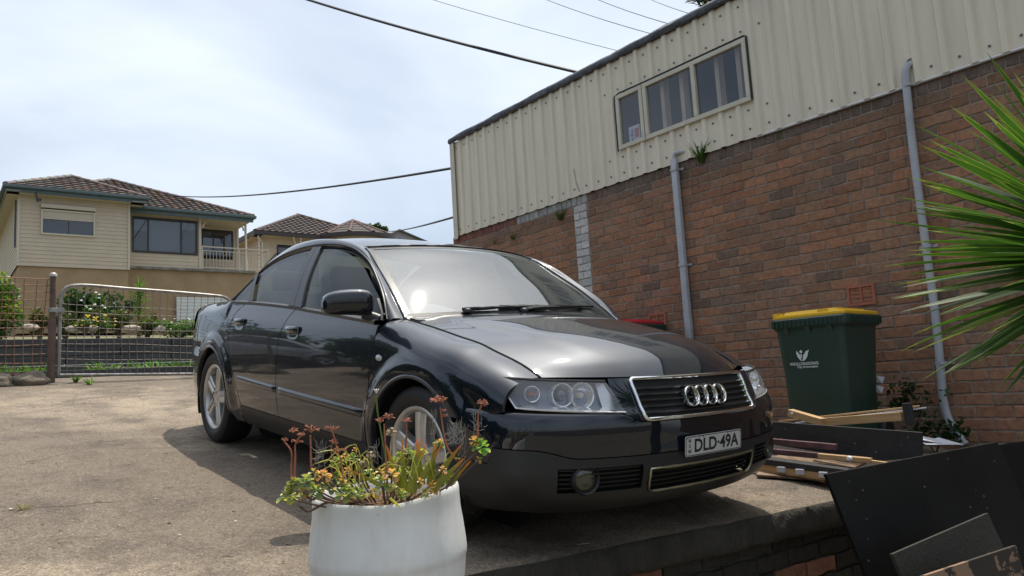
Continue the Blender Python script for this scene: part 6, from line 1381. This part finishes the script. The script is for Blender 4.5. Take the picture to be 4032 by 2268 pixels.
pier = thing('brick_pier', (pcen.x, pcen.y, -1.2), 'low brick pier carrying the white pot', 'pier'); mb = MB(); mb.box((pcen.x, pcen.y, (Zr-.40-1.2)/2-.005), (.50, .50, Zr-.40+1.2-.01)); mb.build('pier_block', mat('pier_brick', (.2, .1, .07), rough=.9, var=.3, bump=.4), pier, bevel=.01)
sucm = leaf_mat('succulent_leaf', (.21, .265, .125), t=.38, rough=.35, var=.2, vs_=40, spec=.5)
stalkm = mat('dry_stalk', (.36, .135, .075), rough=.7, var=.3, vscale=40); woodm = mat('woody_stem', (.13, .085, .06), rough=.9, var=.3, vscale=50, bump=.5)
c4 = lambda x, y: ((1050+x/1.886)/1.56522, (1500+y/1.886)/1.56522)
def c4p(x, y, d=PD): return depth(*c4(x, y), d)
PXM = PD/FPX/1.886             # metres per zoomed pixel at the pot
GRN = [(1.0, 1.1, .9), (1.3, 1.25, .8), (.75, .9, .8)]; ORG = [(2.4, 1.2, .85), (2.0, 1.0, .85), (1.4, 1.25, .9)]; PNK = [(2.3, 1.25, 1.35), (2.0, 1.05, 1.1)]
def paddle(mb, b, d, Ln, w, up, cup=.25):
    "one rounded fleshy leaf"
    d = d.normalized(); s = d.cross(up).normalized(); nn = s.cross(d); V = []
    cols_ = ((0, .12), (.25, .42), (.5, .82), (.75, 1.0), (.92, .72), (1.0, .28))
    for t_, ww in cols_:
        p = b + d*Ln*t_ + nn*Ln*(.10*math.sin(math.pi*t_)); V += [p - s*w*ww/2 + nn*w*cup*ww, p - s*w*ww*.22, p + s*w*ww*.22, p + s*w*ww/2 + nn*w*cup*ww]
    F = [(i*4+j, i*4+j+1, i*4+j+5, i*4+j+4) for i in range(len(cols_)-1) for j in range(3)]; k0 = mb.cur
    mb.add(V, F[:9]); mb.c[-9:] = [k0]*9
    mb.v = mb.v; b0 = len(mb.v)-len(V); edge = tuple(x*y for x, y in zip(k0, (1.65, 1.05, 1.0)))
    mb.f += [tuple(i+b0 for i in f) for f in F[9:]]; mb.c += [edge]*(len(F)-9)
def rosette(mb, c, size, tones, rg, n=16, flat=.5):
    for k in range(n):
        a = k*2.4 + rg.uniform(-.3, .3); e = lerp(-.75, 1.35, k/n) + rg.uniform(-.2, .2); d = Vector((math.cos(a)*math.cos(e), math.sin(a)*math.cos(e), math.sin(e))); f = rg.uniform(.75, 1.25); mb.cur = tuple(q*f for q in rg.choice(tones))
        s_ = size*rg.uniform(.7, 1.1)*(1-.35*k/n); paddle(mb, c + d*size*.12 + Vector((0, 0, size*.25*k/n)), d, s_, s_*.92, Vector((0, 0, 1)))
    mb.cur = None
def flower_head(mb, c, r, rg, n=15):
    for k in range(n):
        a = rg.uniform(0, 6.28); e = rg.uniform(-.1, 1.1); d = Vector((math.cos(a)*math.cos(e), math.sin(a)*math.cos(e), math.sin(e)*.8)); m_ = c + d*r*.5 + Vector((0, 0, r*.15)); tip = c + d*r*rg.uniform(.7, 1.1); mb.tube([c - Vector((0, 0, r*.25)), m_, tip], [r*.05, r*.05, r*.08], 4)
        t2 = tip + Vector((rg.uniform(-1, 1), rg.uniform(-1, 1), rg.uniform(-.4, .8)))*r*.25; mb.tube([tip, t2], [r*.10, r*.03], 5)
def kal(label, ros, stalks=(), stems=(), d=PD, seed=0):
    rg = random.Random(seed); base = c4p(ros[0][0], ros[0][1]+20, d); o = thing('succulent_plant', base, label, 'plant', group='succulents in the white pot')
    mb = MB()
    for r in ros:
        x, y, s = r[:3]; tones = r[3] if len(r) > 3 else GRN; rosette(mb, c4p(x, y, d), s*.74*PXM, tones, rg, n=r[4] if len(r) > 4 else 15)
    mb.build('leaves', sucm, o, smooth=60)
    mb = MB()
    for r in ros: p = c4p(r[0], r[1], d); q_ = Vector((lerp(p.x, pcen.x, .62), lerp(p.y, pcen.y, .62), pcen.z-.010)); mb.tube(spline([q_, p.lerp(q_, .5)+Vector((0, 0, -.012)), p], 8), [.0024]*8, 6)
    for st in stems: mb.tube(spline([c4p(x, y, d) for x, y in st], 14), [.0042]*7+[.0032]*7, 6)
    mb.build('woody_stem', woodm, o, smooth=50)
    for st in stalks:
        pts, head = st[0], st[1]; mb = MB(); mb.tube(spline([c4p(x, y, d) for x, y in pts], 12), [.0030]*6+[.0023]*6, 6)
        for hx, hy, hr in head: flower_head(mb, c4p(hx, hy, d), hr*PXM, rg)
        mb.build('flower_stalk', stalkm, o, smooth=40)
kal('succulent with two leaf rosettes and three tall dry stalks at the left of the pot', [(165, 870, 120), (295, 760, 110), (200, 770, 80), (270, 830, 70, ORG, 8)], [([(185, 830), (182, 640), (182, 520), (130, 450)], [(132, 445, 30), (225, 455, 45)]), ([(205, 720), (212, 560), (215, 460), (260, 400)], [(195, 380, 42), (262, 405, 36)]), ([(330, 640), (327, 520), (325, 405)], [(330, 370, 58)])], [[(500, 890), (430, 870), (380, 815), (360, 720)], [(450, 900), (370, 940), (310, 970), (240, 930)], [(400, 850), (340, 880), (290, 855)]], seed=1)
kal('pinkish succulent rosette near the left rim of the pot', [(425, 715, 85, PNK, 12), (350, 680, 60, ORG, 8)], d=PD-.03, seed=2)
kal('green succulent with two stalks behind the pink rosette', [(525, 725, 95), (520, 610, 85), (585, 560, 55, ORG, 7)], [([(485, 690), (483, 560), (480, 480)], [(490, 465, 40)]), ([(545, 620), (515, 470), (495, 400), (480, 365)], [(455, 355, 34), (505, 360, 36)])], d=PD+.06, seed=3)
kal('green succulent spilling at the front left rim with one short stalk', [(575, 845, 115), (625, 830, 70), (560, 750, 60, ORG, 8), (200, 880, 40)], [([(575, 800), (560, 660), (548, 560)], [(520, 520, 36), (580, 520, 34)])], d=PD-.06, seed=4)
kal('green succulent at the front centre of the pot with a tall stalk', [(865, 765, 105), (930, 700, 90, PNK, 8), (845, 680, 50, ORG, 5)], [([(900, 870), (890, 640), (880, 450), (872, 320)], [(850, 300, 46), (905, 275, 46)])], [[(900, 890), (895, 820)]], d=PD-.07, seed=5)
kal('small upright succulent left of the seed heads', [(640, 580, 75, [(.9, 1.1, .9)], 12), (655, 515, 40, ORG, 6)], d=PD+.05, seed=6)
kal('succulents crowding behind the aloe leaves', [(1085, 575, 95), (985, 575, 80), (1155, 535, 60), (1050, 530, 60)], [([(1030, 500), (1038, 400), (1038, 320)], [(1030, 300, 42)])], d=PD+.09, seed=7)
kal('succulent with a long leaning stalk and pods right of the aloe', [(1280, 485, 70), (1290, 455, 45, ORG, 6)], [([(1410, 590), (1345, 500), (1318, 400), (1300, 290), (1290, 200)], [(1265, 150, 56), (1305, 150, 48)]), ([(1300, 270), (1315, 245)], [(1325, 225, 26), (1322, 262, 26)])], d=PD+.02, seed=8)
kal('succulent on a woody branch leaning out at the right of the pot', [(1585, 500, 105, [(.8, 1.3, .6), (.6, 1.0, .6)], 16), (1545, 450, 75, ORG, 10), (1575, 590, 45, ORG, 6)], [([(1568, 420), (1570, 300), (1575, 235), (1595, 185)], [(1600, 165, 44), (1615, 180, 34)])], [[(1330, 800), (1385, 720), (1450, 630), (1520, 565), (1560, 530)]], d=PD-.02, seed=9)
kal('tiny succulent at the centre right of the soil', [(950, 810, 60, [(1.1, .9, .9)], 10), (1140, 745, 45, ORG, 7), (1310, 660, 50, PNK, 8)], d=PD-.04, seed=10)
rgx = random.Random(77); LOWLAB = ['low succulent just inside the left rim of the pot beside the pink rosette', 'low green succulent behind the long aloe leaf that leans left', 'low green succulent at the back left of the soil under the seed heads', 'low green succulent in front of the leaning aloe leaf', 'pinkish low succulent behind the left stalks of the pot', 'orange low succulent between the left aloe leaf and the front stalk', 'low green succulent at the foot of the second aloe leaf', 'low green succulent behind the tallest aloe leaf', 'low green succulent at the back right behind the aloe', 'low green succulent at the front rim under the tallest aloe leaf', 'pinkish low succulent at the right foot of the aloe', 'low green succulent nearest the right rim of the pot', 'low green succulent by the front rim right of the aloe centre', 'low green succulent hanging over the left rim of the pot', 'low green succulent at the very back between the seed heads']
for k, (x, y, s_, d_, tn) in enumerate(((455, 800, 90, .02, GRN), (650, 780, 85, .10, GRN), (735, 760, 80, .12, GRN), (700, 850, 80, -.04, GRN), (610, 680, 75, .14, PNK), (800, 840, 70, -.05, ORG), (985, 700, 90, .12, GRN), (1060, 680, 80, .10, GRN), (1200, 660, 85, .10, GRN), (1010, 850, 70, -.05, GRN), (1230, 800, 80, -.03, PNK), (1330, 740, 80, .02, GRN), (1180, 840, 60, -.06, GRN), (370, 830, 85, -.02, GRN), (760, 690, 70, .14, GRN))):
    p = c4p(x, y, PD+d_); o = thing('succulent_plant', p, LOWLAB[k], 'plant', group='small succulents filling the white pot'); mb = MB(); rosette(mb, p, s_*.74*PXM, tn, rgx, n=12); mb.build('leaves', sucm, o, smooth=60)
# aloe
alm = leaf_mat('aloe_leaf', (.27, .27, .045), t=.45, rough=.4, var=.2, vs_=20); al = thing('aloe_plant', c4p(1090, 810), 'spiky yellow green aloe in the middle of the white pot', 'plant')
for b, t_, w in (((870, 860), (600, 655), 40), ((1045, 825), (888, 475), 52), ((1085, 820), (1142, 425), 60), ((1130, 790), (1255, 440), 48), ((1180, 780), (1300, 470), 44), ((1290, 790), (1478, 565), 48), ((1240, 780), (1448, 468), 46), ((1330, 770), (1520, 590), 40), ((1060, 800), (1005, 430), 38), ((1060, 770), (1110, 430), 36), ((1150, 800), (1190, 460), 36), ((1020, 830), (930, 640), 40), ((1360, 770), (1460, 660), 30), ((1070, 830), (1085, 730), 26)):
    mb = MB(); B0, T0 = c4p(*b), c4p(*t_); w *= 1.25; dd = (T0-B0); view = (B0-Vector(CAM)).normalized(); s = dd.cross(view).normalized(); nn = s.cross(dd).normalized(); V = []; F = []; m_ = 10; ww = w*PXM
    rgx = random.Random(b[0]+t_[0]); off = Vector((rgx.uniform(-.04, .04), rgx.uniform(-.04, .04), 0))
    for i in range(m_+1):
        u = i/m_; wd = ww*(1-u**1.7)*(1.0 if i % 2 else .90) + .0008; p = B0 + dd*u + off*(1-u); V += [p - s*wd/2, p - nn*ww*.16*(1-u), p + s*wd/2, p + nn*ww*.10*(1-u)]
    for i in range(m_):
        mb.cur = tuple(lerp(a_, c_, max(0, (i/m_-.55)/.45)) for a_, c_ in zip((1, 1, 1), (2.6, .85, 1.0))); 
        vs_ = V[i*4:i*4+8]; mb.add(vs_, [(0, 1, 5, 4), (1, 2, 6, 5), (2, 3, 7, 6), (3, 0, 4, 7)])
    mb.cur = None; mb.build('leaf', alm, al, smooth=70, weld=.0002)
# dry seed heads
dry = mat('dry_beige', (.33, .26, .17), rough=.9, var=.3, vscale=40)
for pts, hd, r, lab in (([(925, 620), (930, 500), (930, 400)], (928, 375), 46, 'tallest beige dried seed head in the pot'), ([(782, 650), (780, 600), (776, 560)], (775, 545), 36, 'middle beige dried seed head in the pot'), ([(708, 690), (712, 640)], (714, 615), 36, 'lowest beige dried seed head in the pot')):
    rg = random.Random(pts[0][0]); o = thing('seed_head', c4p(*pts[0]), lab, 'dried flower', group='dried seed heads'); mb = MB(); mb.tube(spline([c4p(x, y, PD+.03) for x, y in pts], 8), .003, 6); mb.build('stalk', dry, o); mb = MB(); c = c4p(hd[0], hd[1]+r*.6, PD+.03)
    for k in range(26):
        a = rg.uniform(0, 6.28); e = rg.uniform(.0, 1.5); d = Vector((math.cos(a)*math.cos(e), math.sin(a)*math.cos(e), math.sin(e)*1.2)); mb.tube([c, c+d*r*PXM*.8, c+d*r*PXM*1.05], [.0015, .002, .0035], 5)
    mb.build('husks', dry, o)
# white flowered stem and thin grass
ch = thing('white_flower', c4p(900, 640), 'thin green stem with one white flower above the pot', 'flower'); mb = MB(); mb.tube(spline([c4p(905, 700), c4p(880, 560), c4p(845, 360), c4p(822, 220), c4p(814, 110)], 20), .0026, 6); mb.build('stem', leaf_mat('stem_green', (.14, .20, .05), .2), ch, smooth=60)
mb = MB(); c = c4p(816, 95)
for k in range(7):
    a = 2*math.pi*k/7; d = Vector((math.cos(a)*.6, math.sin(a)*.6, .9)); mb.cur = None; blade(mb, c, c+d*.016, .007, 0, n=4)
mb.build('petals', wh_, ch)
rg = random.Random(31); gm = leaf_mat('dry_grass', (.42, .40, .10), .35); gr_ = thing('dry_grass', c4p(760, 780), 'tangle of thin yellowing grass between the succulents', 'grass'); mb = MB()
for k in range(34):
    x = rg.uniform(560, 1350); y = rg.uniform(720, 840)-(x-560)*.08; b = c4p(x, y, PD+rg.uniform(-.06, .12)); a = rg.uniform(0, 6.28); h_ = rg.uniform(.03, .10); mb.tube(spline([b, b+Vector((math.cos(a)*.03, math.sin(a)*.03, h_)), b+Vector((math.cos(a)*.08, math.sin(a)*.08, h_*rg.uniform(.2, 1)))], 7), [.0014]*6+[.0005], 4)
mb.tube(spline([c4p(915, 870, PD-.2), c4p(955, 905, PD-.2), c4p(1005, 955, PD-.2)], 8), [.0035]*5+[.002, .001, .0005], 5)
mb.build('grass_blades', gm, gr_)
lit = MB()
for k in range(420):
    a = rg.uniform(0, 6.28); r_ = rim_r*.9*math.sqrt(rg.random()); p = pcen + Vector((r_*math.cos(a), r_*math.sin(a), -.018)); a = rg.uniform(0, 6.28); f = rg.uniform(.5, 1.6); lit.cur = (f*1.2, f, f); Ln = rg.uniform(.01, .035); lit.tube([p, p+Vector((math.cos(a)*Ln, math.sin(a)*Ln, rg.uniform(-.002, .014)))], .0012, 4)
lit.cur = None; tag(lit.build('dry_litter', mat('litter', (.22, .15, .08), rough=1, tint=True)), 'dry stalks and leaf litter on the soil of the white pot', 'litter', kind='stuff')
webm = mat('cobweb', (.30, .29, .27), rough=.8); mb = MB(); rg = random.Random(5)
def strand(a, b, sag=0): mb.tube([a.lerp(b, t_) - Vector((0, 0, sag*4*t_*(1-t_))) for t_ in np.linspace(0, 1, 7)], .0005, 3, cap=False)
for (x0, y0), (x1, y1), n_ in (((330, 430), (440, 640), 26), ((1250, 190), (1235, 480), 22), ((1350, 300), (1440, 470), 60), ((1450, 270), (1460, 560), 16), ((1600, 210), (1530, 420), 14), ((740, 460), (850, 620), 18), ((1240, 640), (1290, 700), 20)):
    for k in range(n_):
        j = lambda s: rg.gauss(0, s); a = c4p(lerp(x0, x1, rg.random())+j(14), lerp(y0, y1, rg.random())+j(14), PD+.05); b = c4p(lerp(x0, x1, rg.random())+j(22), lerp(y0, y1, rg.random())+j(22), PD+.05); strand(a, b, .004)
tag(mb.build('cobwebs', webm), 'fine grey cobwebs strung between the dry stalks in the pot', 'cobweb', kind='stuff')
# ================================================================== what the paintwork mirrors: trees and a car out of the frame
def tree(loc, h, r, seed, label):
    rg = random.Random(seed); o = thing('street_tree', loc, label, 'tree', group='trees beside the drive'); x, y, z = loc
    mb = MB(); mb.tube([(x, y, z-.3), (x+.1, y, z+h*.35), (x, y+.1, z+h*.8)], [.16, .12, .05], 8)
    for k in range(6): a = rg.uniform(0, 6.28); mb.tube([(x, y, z+h*rg.uniform(.25, .5)), (x+math.cos(a)*r*.7, y+math.sin(a)*r*.7, z+h*rg.uniform(.5, .85))], [.06, .02], 6)
    mb.build('trunk', barkm, o); mb = MB(); leaf_cloud(mb, (x, y, z+h*.52), r, r, h*.46, 3200, .26, [(.5, .6, .5), (.75, .85, .6), (.35, .45, .4)], rg, 26, hollow=.2); mb.build('crown', leafg, o)
for k, (x, y, h, r, lab) in enumerate(((-24, -6.5, 5.5, 2.6, 'dense tree across the street left of the houses'), (-19.5, -9.5, 5.0, 2.6, 'dense tree by the street left of the drive'), (-14.6, -6.3, 3.6, 1.7, 'bushy tree beyond the fence left of the drive'), (-9.5, -5.6, 3.4, 1.9, 'bushy tree on the lawn left of the drive'), (-6.0, -5.2, 3.0, 1.7, 'low bushy tree nearest the left of the car'), (-2.5, -7.5, 3.2, 1.9, 'bushy tree left of the photographer'))):
    tree((x, y, min(slabz(x, 0), .86)-.1 if x < -2.7 else -1.2), h, r, 60+k, lab)
for k, (x, y, h, r) in enumerate(((-9.2, -2.1, 1.7, .9), (-7.6, -2.3, 1.9, 1.0), (-6.0, -2.0, 1.6, .9), (-4.6, -2.3, 1.8, 1.0), (-3.3, -2.2, 1.5, .8))):
    lab = ('dark shrub at the top of the drive opposite the rear door', 'tall dark shrub second from the gate along the drive', 'dark shrub halfway down the open side of the drive', 'dark shrub opposite the front wheel of the car', 'dark shrub at the foot of the drive')[k]
    shrub('drive_shrub', (x, y, slabz(x, 0)+h*.5), r, r*.7, h*.5, 1500, .16, [(.35, .45, .35), (.55, .65, .4), (.22, .3, .25)], lab, 'shrub', 'shrubs along the drive', seed=90+k, clump=18)
silver = mat('paint_silver', (.42, .43, .44), rough=.35, metal=.5, coat=1.0)
c2 = copy_tree(car); M2 = Matrix.Translation((-14.6, -2.2, .90)) @ Matrix.Rotation(R(96), 4, 'Z'); c2.matrix_world = M2; c2['label'] = 'silver sedan parked in the street outside the gate'
for ch in c2.children_recursive:
    if ch.data and ch.data.materials and ch.data.materials[0] == paint: ch.data = ch.data.copy(); ch.data.materials[0] = silver
fn = thing('paling_fence', (6, -6, -1.2), 'low timber paling fence behind the photographer', 'fence'); mb = MB()
for k in range(60): mb.box((7.5, -9+k*.3, -.45), (.02, .28, 1.5))
mb.build('palings', mat('paling', (.22, .17, .12), rough=.9, var=.3), fn)
